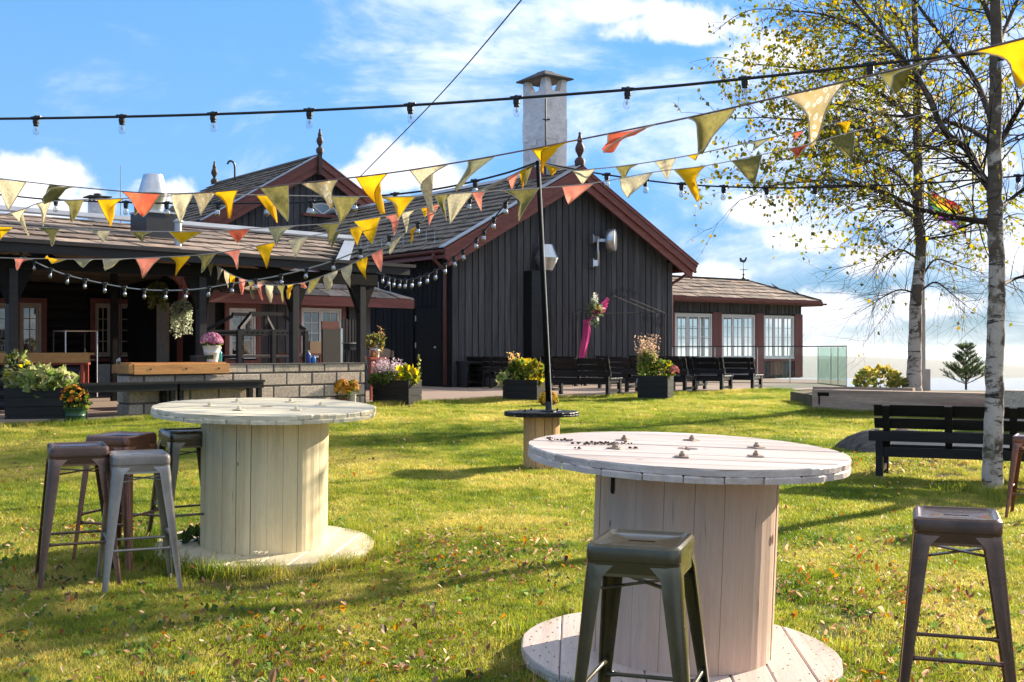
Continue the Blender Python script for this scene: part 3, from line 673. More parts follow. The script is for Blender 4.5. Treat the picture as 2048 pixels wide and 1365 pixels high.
TW0 = Matrix.Translation(WA) @ Matrix.Rotation(TP, 4, 'Z')
def annex():
    root = thing('kitchen_annex', 'low black annex with red fascia and slate roof under the terrace', 'building', WA, TP)
    Y = 5.6
    xa, xb = loc_p(385, Y), loc_p(827, Y)
    za = zpx(606, 600, Y); zt = za+.16
    xw0, xw1 = loc_p(395, Y+.35), loc_p(745, Y+.35)
    m = M(); m.box(xw0, xw1, Y+.4, Y+.5, 0, za+.05); m.box(xw0, xw0+.1, Y+.5, 9.0, 0, za+.5); m.build('wall', MT['recess'], root)
    wins = [(loc_p(457, Y+.37), loc_p(511, Y+.37), zpx(718, 480, Y+.37), zpx(617, 480, Y+.37), 1, 2, 3), (loc_p(601, Y+.37), loc_p(682, Y+.37), zpx(716, 640, Y+.37), zpx(617, 640, Y+.37), 2, 2, 4)]
    def yat(px):                      # where a photo column meets the shaded side wall
        for k in range(400):
            yy = Y+.5+k*.01; p = TW0 @ Vector((xw0-.03, yy, 0))
            if 1024+F*p.x/p.y < px: return yy
        return Y+3.2
    m = M(); y1_, y2_ = yat(337), yat(315); m.box(xw0-.05, xw0-.005, y1_, y2_, .05, 1.95); m.build('side_door', MT['creamwood'], root, label='pale edge of an open door on the shaded side')
    m = M(); y1_ = yat(364); m.box(xw0-.06, xw0-.005, y1_, y1_+.16, .05, 2.0); m.build('corner_post', MT['redwall'], root)
    x = xw0
    while x < xw1-.05:
        xe = min(x+.22, xw1); ok = all(xe < a-.1 or x > b+.1 for a, b, *_ in wins)
        m = M()
        if ok: m.box(x+.012, xe-.012, Y+.37, Y+.399, .02, za+.03)
        else:
            m.box(x+.012, xe-.012, Y+.37, Y+.399, .02, wins[0][2]-.12)
        m.build('wall_board', MT['siding'], root); x = xe
    for i, (a, b, c, d, s, cc, r) in enumerate(wins):
        window(root, 'window', a, b, c, d, Y+.37, s, cc, r, MT['whitewood'], MT['darkpane'], MT['redwall'], MT['back_sheet'])
    m = M(); m.box(xa, xb, Y-.03, Y, za-.05, zt); m.build('fascia', MT['redwood'], root)
    R = 2.4; rise = .95; L = math.hypot(R, rise); cs, sn = R/L, rise/L
    def mp(a, s, n): return (a, Y+s*cs-n*sn, zt-.01+s*sn+n*cs)
    lim = lambda s: (xa-.1, xb-s*.95)
    m = M(); m.loft([[mp(xa, 0, -.03), mp(xb, 0, -.03), mp(xb-.95*L, L, -.03), mp(xa, L, -.03)], [mp(xa, 0, -.1), mp(xb, 0, -.1), mp(xb-.95*L, L, -.1), mp(xa, L, -.1)]]); m.build('roof', MT['recess'], root)
    slates(root, MT['slate'], 'slate', mp, xa, xb, L-.05, .52, .70, skew=.36, alim=lim, parts=True, seed=41, th=.016, lift=.024)
    p0, p1 = mp(xb, 0, .02), mp(xb-.95*L, L, .02)
    m = M(); m.bar(p0, p1, .12, .03); m.build('hip_flashing', MT['zinc'], root)
    m = M(); m.prism_y([(xa-.32, za-.18), (xa-.02, zt+.02), (xa-.02, zt+.30), (xa-.55, zt+.62), (xa-.62, zt+.45), (xa-.28, zt+.1)], Y-.05, Y+.05); m.build('barge_board', MT['redwood'], root)
    for px in (640, 668, 706, 728, 752):
        a = loc_p(px, Y+1); p = Vector(mp(a, .5, .03)); m = M(); m.tube([p, p+Vector((0,0,.22)), p+Vector((0,.22,.1))], .008, 4); m.build('snow_guard', MT['galv'], root)
    return root
annex()

def veranda():
    root = thing('glazed_veranda', 'veranda with three wide white paned windows between red posts and a low slate roof', 'building', HA, TH)
    Y = 1.0; xs = 8.0; X0, X1 = 8.66, 14.84; zt = 2.46
    lookx = lambda px: ((px-1024)/F*(HA.y+Y*math.cos(TH))-(HA.x-Y*math.sin(TH)))/(math.cos(TH)-(px-1024)/F*math.sin(TH))
    zb, zw0, zw1 = 0, .65, 2.01
    D = 3.6
    segs = [(1349, 1424), (1443, 1510), (1527, 1588)]
    wx = [(lookx(a), lookx(b)) for a, b in segs]
    m = M(); m.box(X0-.9, X1, Y+.06, Y+.12, 0, zw0-.1); m.box(X0-.9, X1, Y+.06, Y+.12, zw1+.06, zt)
    m.build('wall', MT['recess'], root)
    m = M(); m.box(X1-.1, X1, Y+D, Y+D+.1, 0, zt); m.box(X0-.9, X1, Y+D, Y+D+.1, 0, zw0); m.box(X0-.9, X1, Y+D, Y+D+.1, zw1, zt); m.box(X1-.06, X1, Y+.12, Y+D, 0, zw0); m.box(X1-.06, X1, Y+.12, Y+D, zw1, zt)
    m.build('rear_wall', MT['back_sheet'], root)
    m = M(); m.box(X0-.9, X1, Y+.12, Y+D, .0, .03); m.build('floor', MT['deck'], root)
    x = X0-.55; r = random.Random(6)
    while x < X1-.05:
        xe = min(x+.19, X1)
        m = M(); m.box(x+.012, xe-.012, Y+.035*r.uniform(.5,1), Y+.0595, zw1+.08, zt+.02); m.build('wall_board', MT['siding'], root)
        m = M(); m.box(x+.012, xe-.012, Y+.035*r.uniform(.5,1), Y+.0595, .02, zw0-.1); m.build('wall_board', MT['siding'], root)
        x = xe
    edges = [X0-.25]+[e for a in wx for e in a]+[X1+.02]
    for i in range(0, len(edges), 2):
        a, b = edges[i], edges[i+1]
        if b-a > .05: m = M(); m.box(a+.02, b-.02, Y-.03, Y+.08, .02 if i > 0 else .3, zw1+.09); m.build('post', MT['redwall'], root)
    for a, b in wx:
        window(root, 'window', a+.01, b-.01, zw0-.02, zw1+.03, Y+.005, 3, 2, 4, MT['whitewood'], MT['pane'], sash_w=.05, fr_w=.05)
        m = M(); m.box(a-.02, b+.02, Y-.05, Y+.07, zw0-.09, zw0-.022); m.build('sill', MT['redwall'], root)
    rear = M()
    n = 9
    for i in range(n+1):
        xx = X0-.4+(X1-.2-X0+.4)*i/n; rear.box(xx-(.16 if i % 3 == 0 else .04), xx+(.16 if i % 3 == 0 else .04), Y+D+.02, Y+D+.07, zw0, zw1)
    for k in range(1, 4): rear.box(X0-.4, X1, Y+D+.03, Y+D+.06, zw0+(zw1-zw0)*k/4-.012, zw0+(zw1-zw0)*k/4+.012)
    rear.build('rear_window_bars', MT['whitewood'], root)
    # hipped roof
    ov = .45; xA, xB, yA, yB = X0-.75, X1+ov, Y-ov, Y+D+ov; yR = (yA+yB)/2; zr = zt+.82; xr = xB-1.15
    m = M(); m.add([(xA,yA,zt+.05),(xB,yA,zt+.05),(xB,yB,zt+.05),(xA,yB,zt+.05),(xA,yR,zr-.03),(xr,yR,zr-.03)], [(0,1,5,4),(1,2,5),(2,3,4,5),(0,4,3),(0,3,2,1)]); m.build('roof', MT['recess'], root)
    H = zr-zt-.05; R = yR-yA; L = math.hypot(R, H)
    def mp(a, s, n): return (a, yA+s*R/L-n*H/L, zt+.05+s*H/L+n*R/L)
    lim = lambda s: (xA, xB-s*1.15/L)
    slates(root, MT['slate'], 'slate', mp, xA, xB, L-.03, .40, .50, skew=.16, alim=lim, parts=True, seed=51, th=.016, lift=.026)
    def mp2(a, s, n): L2 = math.hypot(1.15, H); return (xB-s*1.15/L2+n*H/L2, a, zt+.05+s*H/L2+n*1.15/L2)
    L2 = math.hypot(1.15, H); slates(root, MT['slate'], 'slate', mp2, yA, yB, L2-.03, .36, .46, alim=lambda s: (yA+s*R/L2, yB-s*R/L2), parts=False, seed=52, th=.014, lift=.02)
    m = M(); m.bar((xA, yR, zr+.03), (xr, yR, zr+.03), .24, .04); m.bar((xr, yR, zr+.03), (xB, yA, zt+.11), .16, .04); m.build('ridge_cap', MT['cap'], root)
    m = M(); m.box(xA+.2, xB, yA-.03, yA, zt-.09, zt+.07); m.box(xB, xB+.03, yA-.03, yB, zt-.09, zt+.07); m.build('eave_board', MT['redwood'], root)
    g = M(); sec = [(yA-.08+.06*math.cos(a), zt+.06*math.sin(a)) for a in [PI+PI*i/6 for i in range(7)]]
    g.loft([[(xx, y, z) for y, z in sec] for xx in (xA+.15, xB+.12)]); g.build('gutter', MT['gutter'], root, smooth=True, auto=40)
    m = M(); m.tube(catmull([(xA+.3, yA-.08, zt-.03), (xA+.28, yA-.06, zt-.2), (xA+.1, Y-.1, zt-.5), (xA+.1, Y-.08, zt-.8)], 5)+[(xA+.1, Y-.08, .1)], .045, 8); m.build('downpipe', MT['gutter'], root, smooth=True)
    # weather vane
    rv = thing('weather_vane', 'small black weather vane with a cockerel on the veranda roof ridge', 'weather vane', Matrix.Translation(HA) @ Matrix.Rotation(TH, 4, 'Z') @ Vector((xr-.15, yR, zr+.03)))
    rv.scale = (.62, .62, .62)
    m = M(); m.lathe([(.10,0),(.11,.08),(.05,.14),(.03,.22),(.07,.30),(.03,.36),(.022,.4),(.018,1.05)], 8); m.build('stem', MT['blackmetal'], rv, smooth=True)
    m = M(); m.bar((-.22,0,.55),(.22,0,.55),.03,.03); m.bar((0,-.22,.55),(0,.22,.55),.03,.03); m.build('compass_arms', MT['blackmetal'], rv)
    m = M(); m.prism_y([(-.2,1.0),(-.05,.95),(.08,.96),(.15,1.06),(.2,1.22),(.12,1.25),(.05,1.1),(-.06,1.08),(-.12,1.22),(-.22,1.2)], -.012, .012); m.build('cockerel', MT['blackmetal'], rv)
    return root
veranda()
# ================================================================== things on the terrace and the lawn
def local_to_world(o, p): return o.matrix_world @ Vector(p)
TW = Matrix.Translation(WA) @ Matrix.Rotation(TP, 4, 'Z')
def tpos(px, yy, z=0): return TW @ Vector((loc_p(px, yy), yy, z))

def block_wall():
    root = thing('block_wall', 'low grey concrete block wall closing the terrace', 'wall', WA, TP)
    Lw, th = 4.33, .36
    m = M(); m.box(.012, Lw-.012, .012, th-.012, 0, .695); m.build('mortar_core', MT['mortar'], root)
    r = random.Random(2)
    for k, (z0, z1) in enumerate(((0, .142), (.171, .350), (.379, .558), (.587, .708))):
        x = 0 if k % 2 else -.25
        while x < Lw:
            a, b = max(x, 0), min(x+.470, Lw)
            if b-a > .06:
                j = r.uniform(-.004, .004); m = M(); c = .008
                m.loft([[(a, .0+j, z0+c), (b, j, z0+c), (b, j, z1-c), (a, j, z1-c)]] and [[(a+c, j, z0+c), (b-c, j, z0+c), (b-c, j, z1-c), (a+c, j, z1-c)], [(a, j+c, z0), (b, j+c, z0), (b, j+c, z1), (a, j+c, z1)], [(a, .19, z0), (b, .19, z0), (b, .19, z1), (a, .19, z1)]])
                m.build('block', MT['block'], root)
            x += .50
        m = M(); m.box(-.004, .02, .20 if k % 2 else .012, th, z0, z1); m.build('block', MT['block'], root)
    m = M(); m.box(1.62, Lw+.01, -.012, th+.01, .7085, .722); m.build('coping', MT['mortar'], root)
    b = thing('timber_counter', 'oiled pine beam counter on top of the block wall', 'counter', TW @ Vector((0,0,0)), TP)
    m = M(); m.cbox(.02, 1.60, -.11, -.014, .585, .735, .006); m.build('front_beam', MT['pine'], b)
    m = M(); m.cbox(-.06, .016, -.10, .42, .60, .728, .006); m.build('side_beam', MT['pine'], b, label='shaded reddish beam end at the left')
    for i in range(3):
        m = M(); m.box(.02, 1.60, -.012+i*.126, .108+i*.126, .7265, .755); m.build('top_plank', MT['pine'], b)
    for x in (.28, .86, 1.42):
        m = M(); m.lathe([(.014, -.116), (.014, -.108)], 8, (x, 0, .66), ax='y'); m.build('bolt', MT['blackmetal'], b)
block_wall()

def bar_counter():
    p = W(178, 823, 18.0); root = thing('bar_counter', 'pine topped bar counter with orange red legs and dark log front', 'bar', (p.x, p.y, DZ), math.radians(12))
    m = M(); m.cbox(-2.6, 0, 0, .12, .745, .90, .006); m.build('top_beam', MT['pine'], root)
    for i in range(4): m = M(); m.box(-2.6, 0, .122+i*.13, .248+i*.13, .86, .899); m.build('top_plank', MT['pine'], root)
    m = M(); m.box(-2.5, -.06, .06, .6, .715, .743); m.build('rail', MT['redpaint'], root)
    for x in (-.11, -1.05):
        for y in (.07, .55): m = M(); m.box(x-.025, x+.025, y, y+.05, 0, .714); m.build('leg', MT['redpaint'], root)
    for k in range(4):
        z = .02+k*.172; m = M(); m.loft([[(xx, .16-.045*math.sin(PI*q/5), z+.168*(1-math.cos(PI*q/5))/2) for q in range(6)] for xx in (-2.5, -.16)]); m.build('log', MT['fascia'], root, smooth=True, auto=60)
bar_counter()

def slab_bench(root, L, D, H):
    r = random.Random(int(L*100))
    for i in range(3): m = M(); m.cbox(-.02, L+.02, i*D/3+.003, (i+1)*D/3-.003, H-.03, H, .003); m.build('top_plank', MT['blackpaint'], root)
    m = M(); m.box(0, L, .02, .045, H-.125, H-.032); m.box(0, L, D-.045, D-.02, H-.125, H-.032); m.build('apron', MT['blackpaint'], root)
    m = M(); m.box(.0, .025, .047, D-.047, H-.12, H-.033); m.box(L-.025, L, .047, D-.047, H-.12, H-.033); m.build('end_apron', MT['blackpaint'], root)
    for x in (.045, L-.045):
        for y in (.085, D-.085): m = M(); m.box(x-.035, x+.035, y-.035, y+.035, -.06, H-.034); m.build('leg', MT['blackpaint'], root)
        m = M(); m.box(x-.025, x+.025, .12, D-.12, .07, .13); m.build('stretcher', MT['blackpaint'], root)
g0 = G(167, 852)
for i, lab in enumerate(('long black slatted table beside the orange flower pot', 'black slatted table end to end with its neighbour, behind the cream spool')):
    p = Vector((g0.x, g0.y, 0))+Vector((math.cos(TP), math.sin(TP), 0))*(i*1.487)
    o = thing('garden_table', lab, 'table', (p.x, p.y, .515), TP, 'low black tables along the block wall'); slab_bench(o, 1.44, .42, .60)

# ---- plants
def leaves_into(m, cols, c, rad, n, size, palette, r, up=.3, shell=.5, wid=.45):
    for _ in range(n):
        d = Vector((r.gauss(0,1), r.gauss(0,1), r.gauss(0,1))).normalized(); k = r.uniform(shell, 1)**.6
        p = Vector((c[0]+d.x*rad[0]*k, c[1]+d.y*rad[1]*k, c[2]+d.z*rad[2]*k))
        ax = (d+Vector((r.gauss(0,.5), r.gauss(0,.5), r.gauss(0,.5)+up))).normalized(); s = size*r.uniform(.6, 1.25)
        sd = ax.cross(Vector((r.gauss(0,1), r.gauss(0,1), r.gauss(0,1)))).normalized(); nn = ax.cross(sd)
        w = s*wid; o = len(m.v)
        m.v += [tuple(p), tuple(p+ax*s*.45+sd*w+nn*s*.08), tuple(p+ax*s), tuple(p+ax*s*.45-sd*w+nn*s*.08)]
        m.f += [(o,o+1,o+2),(o,o+2,o+3)]; cl = palette[r.randrange(len(palette))]; k2 = r.uniform(.75, 1.25); cols += [tuple(x*k2 for x in cl)]*2
def blooms_into(m, cols, c, rad, n, size, palette, r, zmin=-.1):
    k = 0
    while k < n:
        d = Vector((r.gauss(0,1), r.gauss(0,1), r.gauss(0,1))).normalized()
        if d.z < zmin: continue
        k += 1; p = Vector((c[0]+d.x*rad[0], c[1]+d.y*rad[1], c[2]+d.z*rad[2]))*1.0; s = size*r.uniform(.7, 1.2)
        u = d.cross(Vector((0,.3,1))).normalized(); v = d.cross(u); cl = palette[r.randrange(len(palette))]; o = len(m.v); q = 7
        m.v.append(tuple(p+d*s*.45))
        for i in range(q):
            a = 2*PI*i/q; m.v.append(tuple(p+u*math.cos(a)*s+v*math.sin(a)*s-d*s*(.15 if i % 2 else -.15)))
        for i in range(q): m.f.append((o, o+1+i, o+1+(i+1) % q)); k2 = r.uniform(.8, 1.2); cols.append(tuple(x*k2 for x in cl))
def paint(o, cols):
    me = o.data; at = me.color_attributes.new('Col', 'FLOAT_COLOR', 'CORNER'); arr = np.ones((len(me.loops), 4), dtype=np.float32)
    k = 0
    for p, c in zip(me.polygons, cols):
        n = p.loop_total; arr[k:k+n, :3] = c[:3]; k += n
    at.data.foreach_set('color', arr.ravel())
def raw(m, name, mt, cols, parent=None, loc=None, rot=None):
    me = bpy.data.meshes.new(name); me.from_pydata(m.v, [], m.f); me.materials.append(mt); o = put(name, me, parent, loc, rot); paint(o, cols); return o
GREEN = [(.06,.10,.02),(.09,.13,.025),(.045,.08,.02),(.12,.15,.03)]
GOLD = [(.36,.27,.03),(.24,.22,.03),(.42,.31,.04),(.13,.15,.03),(.10,.12,.03)]
PALE = [(.34,.36,.16),(.24,.29,.10),(.42,.40,.22),(.13,.19,.05)]
def planting(name, lab, loc, rz, spec, cat='plant', seed=1, parts=None):
    r = random.Random(seed); root = thing(name, lab, cat, loc, rz)
    for i, s in enumerate(spec):
        m = M(); cols = []
        if s[0] == 'l': leaves_into(m, cols, *s[1:], r); nm = 'foliage'
        elif s[0] == 'b': blooms_into(m, cols, *s[1:], r); nm = 'blossoms'
        elif s[0] == 'spike':
            _, c, rad, n, hgt, pal = s; nm = 'flower_spikes'
            for _ in range(n):
                x, y = c[0]+r.uniform(-1,1)*rad[0], c[1]+r.uniform(-1,1)*rad[1]; h = hgt*r.uniform(.6, 1.1); tx, ty = r.gauss(0,.12)*h, r.gauss(0,.12)*h
                for q in range(9):
                    t = .35+.65*q/8; leaves_into(m, cols, (x+tx*t, y+ty*t, c[2]+h*t), (.018,.018,.02), 2, .035, pal, r, wid=.4)
                    if q % 2 == 0: leaves_into(m, cols, (x+tx*t*.5, y+ty*t*.5, c[2]+h*t*.55), (.02,.02,.03), 1, .07, GREEN, r, wid=.2)
        elif s[0] == 'trail':
            _, c, rad, n, hgt, pal = s; nm = 'trailing_stems'
            for _ in range(n):
                a = r.uniform(0, 2*PI); L = hgt*r.uniform(.35, 1.0); k = r.uniform(.6, 1)
                for q in range(int(L/.028)):
                    out = 1+.25*min(1, q*.028/.1); leaves_into(m, cols, (c[0]+math.cos(a)*rad*k*out+r.gauss(0,.008), c[1]+math.sin(a)*rad*k*out, c[2]-q*.028), (.012,.012,.012), 2, .038, pal, r, wid=.5)
        raw(m, nm, MT['leaf'] if s[0] != 'b' else MT['petal'], cols, root)['kind'] = 'stuff'
    return root
def planter(lab, px0, px1, pyb, h, side, d=None, group='black plank planter boxes', rz=math.radians(-6), dep=.5, nb=4, rope=False, zb=None):
    g = G((px0+px1)/2, pyb) if d is None else W((px0+px1)/2, pyb, d)
    Wd = (px1-px0)/F*g.y; root = thing('planter_box', lab, 'planter', (g.x, g.y, g.z if zb is None else zb), rz, group)
    for k in range(nb):
        z0, z1 = h*k/nb+.004, h*(k+1)/nb-.002
        m = M(); m.cbox(-Wd/2, Wd/2, 0, .028, z0, z1, .004); m.build('plank', MT['blackpaint'], root)
        m = M(); m.cbox(-Wd/2, Wd/2, dep-.028, dep, z0, z1, .004); m.build('plank', MT['blackpaint'], root)
        for x in (-Wd/2+.001, Wd/2-.029): m = M(); m.box(x, x+.028, .03, dep-.03, z0, z1); m.build('plank', MT['blackpaint'], root)
    m = M(); m.box(-Wd/2+.03, Wd/2-.03, .03, dep-.03, .02, h-.06); m.build('soil', MT['recess'], root)
    if rope:
        m = M(); a = -Wd/2-.02; m.tube(catmull([(a, .12, h-.06), (a-.03, .13, h-.16), (a-.04, .22, h-.22), (a-.03, .32, h-.16), (a, .34, h-.05)], 5), .014, 6); m.build('rope_handle', MT['whitewood'], root, smooth=True)
    return root, Wd
PL = {}
for key, lab, px0, px1, pyb, h, rope, d, zb in (('a', 'wide black planter box at the end of the bar, full of pale leaves', 12, 128, 852, .52, False, None, None), ('b', 'tall black planter box at the corner of the block wall', 741, 821, 811, .55, False, 20.6, .5),
                                   ('c', 'black planter box with rope handle between bench row and lawn pole', 1003, 1076, 803, .44, True, 22.2, .58), ('d', 'black planter box in front of the bench rows with tall pink seed heads', 1274, 1336, 797, .47, True, 23.2, .6)):
    PL[key] = (*planter(lab, px0, px1, pyb, h, 0, d=d, rope=rope, zb=zb, rz=math.radians(-20 if key in 'bcd' else 8), dep=.55), h)
def top_of(k, dx=0, dy=.27): o, wd, h = PL[k]; return Matrix.Translation(o.location) @ Matrix.Rotation(o.rotation_euler.z, 4, 'Z') @ Vector((dx*wd, dy, h-.03)), o.rotation_euler.z
p, rz = top_of('a'); planting('flowering_plants', 'pale green leafy plants spilling over the wide planter by the bar', p, rz, [('l', (.05,-.05,.1), (.38,.26,.17), 520, .12, PALE), ('l', (-.30,0,.25), (.17,.2,.32), 420, .06, PALE+GOLD[:2]), ('b', (.33,-.1,.12), (.12,.1,.1), 22, .022, [(.62,.30,.42),(.7,.5,.58)])], seed=2)
p, rz = top_of('b'); planting('flowering_plants', 'mauve heather and golden leaves in the planter by the block wall', p, rz, [('spike', (-.2,0,0), (.22,.2), 75, .36, [(.36,.29,.33),(.46,.38,.42),(.28,.22,.25)]), ('l', (.22,-.05,.08), (.15,.18,.14), 110, .13, GOLD+[(.3,.33,.03)]), ('spike', (.42,0,0), (.02,.02), 2, .42, [(.3,.3,.1)]), ('l', (-.1,-.1,.04), (.4,.24,.1), 320, .08, GREEN)], seed=3)
p, rz = top_of('c'); planting('flowering_plants', 'bright yellow leafed plants in the planter beside the lawn pole', p, rz, [('l', (-.12,0,.18), (.15,.18,.14), 170, .12, GREEN+[(.16,.2,.05)]), ('l', (-.06,0,.28), (.12,.12,.07), 70, .12, GOLD), ('l', (.24,-.05,.14), (.14,.14,.16), 120, .15, GOLD), ('spike', (-.2,0,.1), (.06,.08), 16, .42, [(.52,.36,.14),(.62,.42,.2)]), ('l', (-.32,-.1,.02), (.12,.12,.08), 70, .14, PALE)], seed=4)
p, rz = top_of('d'); planting('flowering_plants', 'tall pinkish seed heads above green fronds in the planter by the benches', p, rz, [('spike', (-.17,0,.1), (.17,.16), 70, .68, [(.34,.235,.165),(.42,.29,.21),(.26,.19,.13)]), ('l', (-.17,0,.2), (.17,.2,.3), 380, .09, [(.16,.20,.05),(.22,.26,.07),(.11,.15,.03)]), ('l', (.16,-.08,.13), (.22,.18,.17), 300, .08, GOLD[1:]+GREEN), ('b', (.4,-.1,.1), (.10,.1,.13), 50, .03, [(.45,.10,.10),(.55,.18,.17)])], seed=5)

def pot(name, lab, loc, r0, r1, h, mt, n=20, handle=False, bands=True):
    root = thing(name, lab, 'plant pot', loc)
    m = M(); pr = [(r0*.2, 0), (r0, 0)]
    if bands: pr += [(r0+(r1-r0)*.55, h*.55), (r0+(r1-r0)*.57+.006, h*.58), (r0+(r1-r0)*.6, h*.61)]
    pr += [(r1, h-.012), (r1+.008, h-.006), (r1+.004, h), (r1-.008, h-.004), (r1-.02, h-.04), (.01, h-.05)]
    m.lathe(pr, n); m.build('bucket', mt, root, smooth=True, auto=50)
    return root
GRN = mat('green_enamel', (.04,.10,.05), rough=.3, bump=.02); TERR = mat('terracotta', (.42,.17,.09), (.33,.13,.07), rough=.85)
BASK = mat('wicker', (.20,.12,.06), (.10,.06,.03), scale=30, rough=.9, bump=.6)
g = G(150, 851); pot('flower_bucket', 'small green enamel bucket on the grass beside the black table leg', g, .12, .155, .24, GRN)
planting('chrysanthemums', 'orange chrysanthemums in the green enamel bucket', g+Vector((0,0,.26)), 0, [('l', (0,0,.1), (.18,.18,.19), 330, .06, GREEN), ('b', (-.02,-.02,.11), (.18,.18,.19), 80, .026, [(.62,.20,.02),(.70,.28,.03),(.45,.13,.02)])], 'flowers', 6)
g = W(684, 813, 19.8); g.z = .6; pot('flower_pot', 'brown pot with the larger rust yellow bloom by the block wall', g, .10, .12, .19, BASK, bands=False)
planting('chrysanthemums', 'rust yellow chrysanthemums in the brown pot', g+Vector((0,0,.21)), 0, [('l', (0,0,.08), (.14,.14,.16), 120, .05, GREEN), ('b', (0,0,.09), (.145,.14,.18), 130, .03, [(.58,.26,.02),(.62,.33,.03),(.40,.16,.02)])], 'flowers', 7)
g = W(706, 815, 19.6); g.z = .6; pot('flower_pot', 'slim pale pot at the right end of the block wall', g, .045, .05, .24, MT['creamwood'], bands=False)
planting('chrysanthemums', 'smaller ball of rust yellow chrysanthemums above the slim pale pot', g+Vector((0,0,.25)), 0, [('l', (0,0,.08), (.08,.1,.13), 60, .05, GREEN), ('b', (0,0,.09), (.09,.10,.14), 75, .03, [(.58,.26,.02),(.62,.33,.03),(.40,.16,.02)])], 'flowers', 8)
g = W(548, 806, 18.6); g.z = .56; planting('chrysanthemums', 'dried brown and white flower head beside the far end of the black table', g, 0, [('l', (0,0,.1), (.09,.09,.1), 60, .05, GREEN), ('b', (0,0,.12), (.1,.1,.1), 60, .025, [(.30,.16,.10),(.55,.47,.40)])], 'flowers', 9)
g = W(1097, 803, 20.8); g.z = .585; pot('flower_pot', 'low brown pot on the lawn edge behind the pole', g, .12, .14, .10, BASK, bands=False)
planting('chrysanthemums', 'round yellow chrysanthemum bush behind the lawn pole', g+Vector((0,0,.08)), 0, [('l', (0,0,.02), (.165,.165,.14), 200, .05, GREEN), ('b', (0,0,.01), (.175,.17,.19), 230, .022, [(.66,.38,.02),(.72,.45,.03),(.5,.24,.02)])], 'flowers', 10)
zt = .757
p = TW @ Vector((loc_p(423, .10), .10, zt)); pot('flower_bucket', 'white enamel bucket with a green stripe on the pine counter', p, .095, .135, .25, MT['whitewood'])
bq = M(); bq.lathe([(.099, .03), (.118, .15), (.1185, .15), (.0995, .03)], 20, cap=False)
o = [k for k in bpy.data.objects if k.name.startswith('flower_bucket')][-1]
s = M(); vs = []; 
for i in range(7):
    a = -PI/2-.55+.18*i; vs.append((a))
s.loft([[((.098+.04*t)*math.cos(a)*1.0, (.098+.04*t)*math.sin(a), .03+.15*t/.55*.55) for t in (0, .25, .5)] for a in vs], cap=False, closed=False); s.build('green_stripe', GRN, o)
planting('chrysanthemums', 'pink chrysanthemums in the white bucket on the pine counter', p+Vector((0,0,.26)), 0, [('l', (0,0,.05), (.15,.15,.09), 150, .05, GREEN), ('b', (0,0,.05), (.17,.17,.14), 170, .026, [(.52,.16,.30),(.62,.30,.42),(.40,.10,.16),(.66,.40,.46)])], 'flowers', 11)
p = tpos(746, 1.4, .0); st = thing('side_table', 'small red topped side table at the end of the block wall', 'table', p, TP)
m = M(); m.box(-.2, .2, -.18, .18, .76, .80); m.build('tabletop', MT['redpaint'], st)
for x in (-.16, .16):
    for y in (-.14, .14): m = M(); m.box(x-.02, x+.02, y-.02, y+.02, 0, .759); m.build('leg', MT['redpaint'], st)
m = M(); m.box(-.155, .155, -.16, -.145, .62, .759); m.build('apron', MT['redpaint'], st)
q = p+Vector((.03,0,.802)); pot('flower_bucket', 'plain zinc bucket on the red side table', q, .085, .12, .22, MT['galv'])
planting('trailing_plant', 'wilted green brown plant trailing from the zinc bucket on the red table', q+Vector((0,0,.2)), 0, [('l', (0,0,.09), (.17,.15,.13), 200, .07, [(.12,.13,.04),(.2,.16,.05),(.09,.09,.03)]), ('trail', (.03,0,.05), .14, 9, .34, [(.24,.14,.04),(.3,.2,.06),(.14,.12,.03)]), ('spike', (.16,0,0), (.02,.02), 3, .36, [(.3,.16,.1),(.24,.2,.08)])], 'plant', 12)

# hanging baskets under the terrace roof
for lab, px, py, yy, pal, n, hg in (('bushy green hanging plant nearer the door', 315, 582, 3.2, [(.10,.12,.03),(.15,.16,.05),(.07,.09,.02)], 40, .42), ('silvery trailing hanging plant left of the post', 363, 618, 3.0, [(.34,.37,.28),(.44,.46,.36),(.24,.27,.18)], 46, .58)):
    z = zpx(py, px, yy); p = tpos(px, yy, z); o = planting('hanging_plant', lab, p, 0, [('l', (0,0,.0), (.18,.18,.13), 360, .055, pal), ('trail', (0,0,.02), .15, n, hg, pal)], 'hanging plant', 13)
    m = M(); m.lathe([(.02,-.12),(.11,-.1),(.14,.0),(.13,.0)], 12); m.build('basket', MT['blackmetal'], o)
    m = M(); m.tube([(0,0,0), (0,0,2.55-z)], .006, 4); [m.tube([(0.13*math.cos(a), .13*math.sin(a), 0), (0,0,.3)], .004, 4) for a in (0, 2.1, 4.2)]; m.build('hanger', MT['blackmetal'], o)

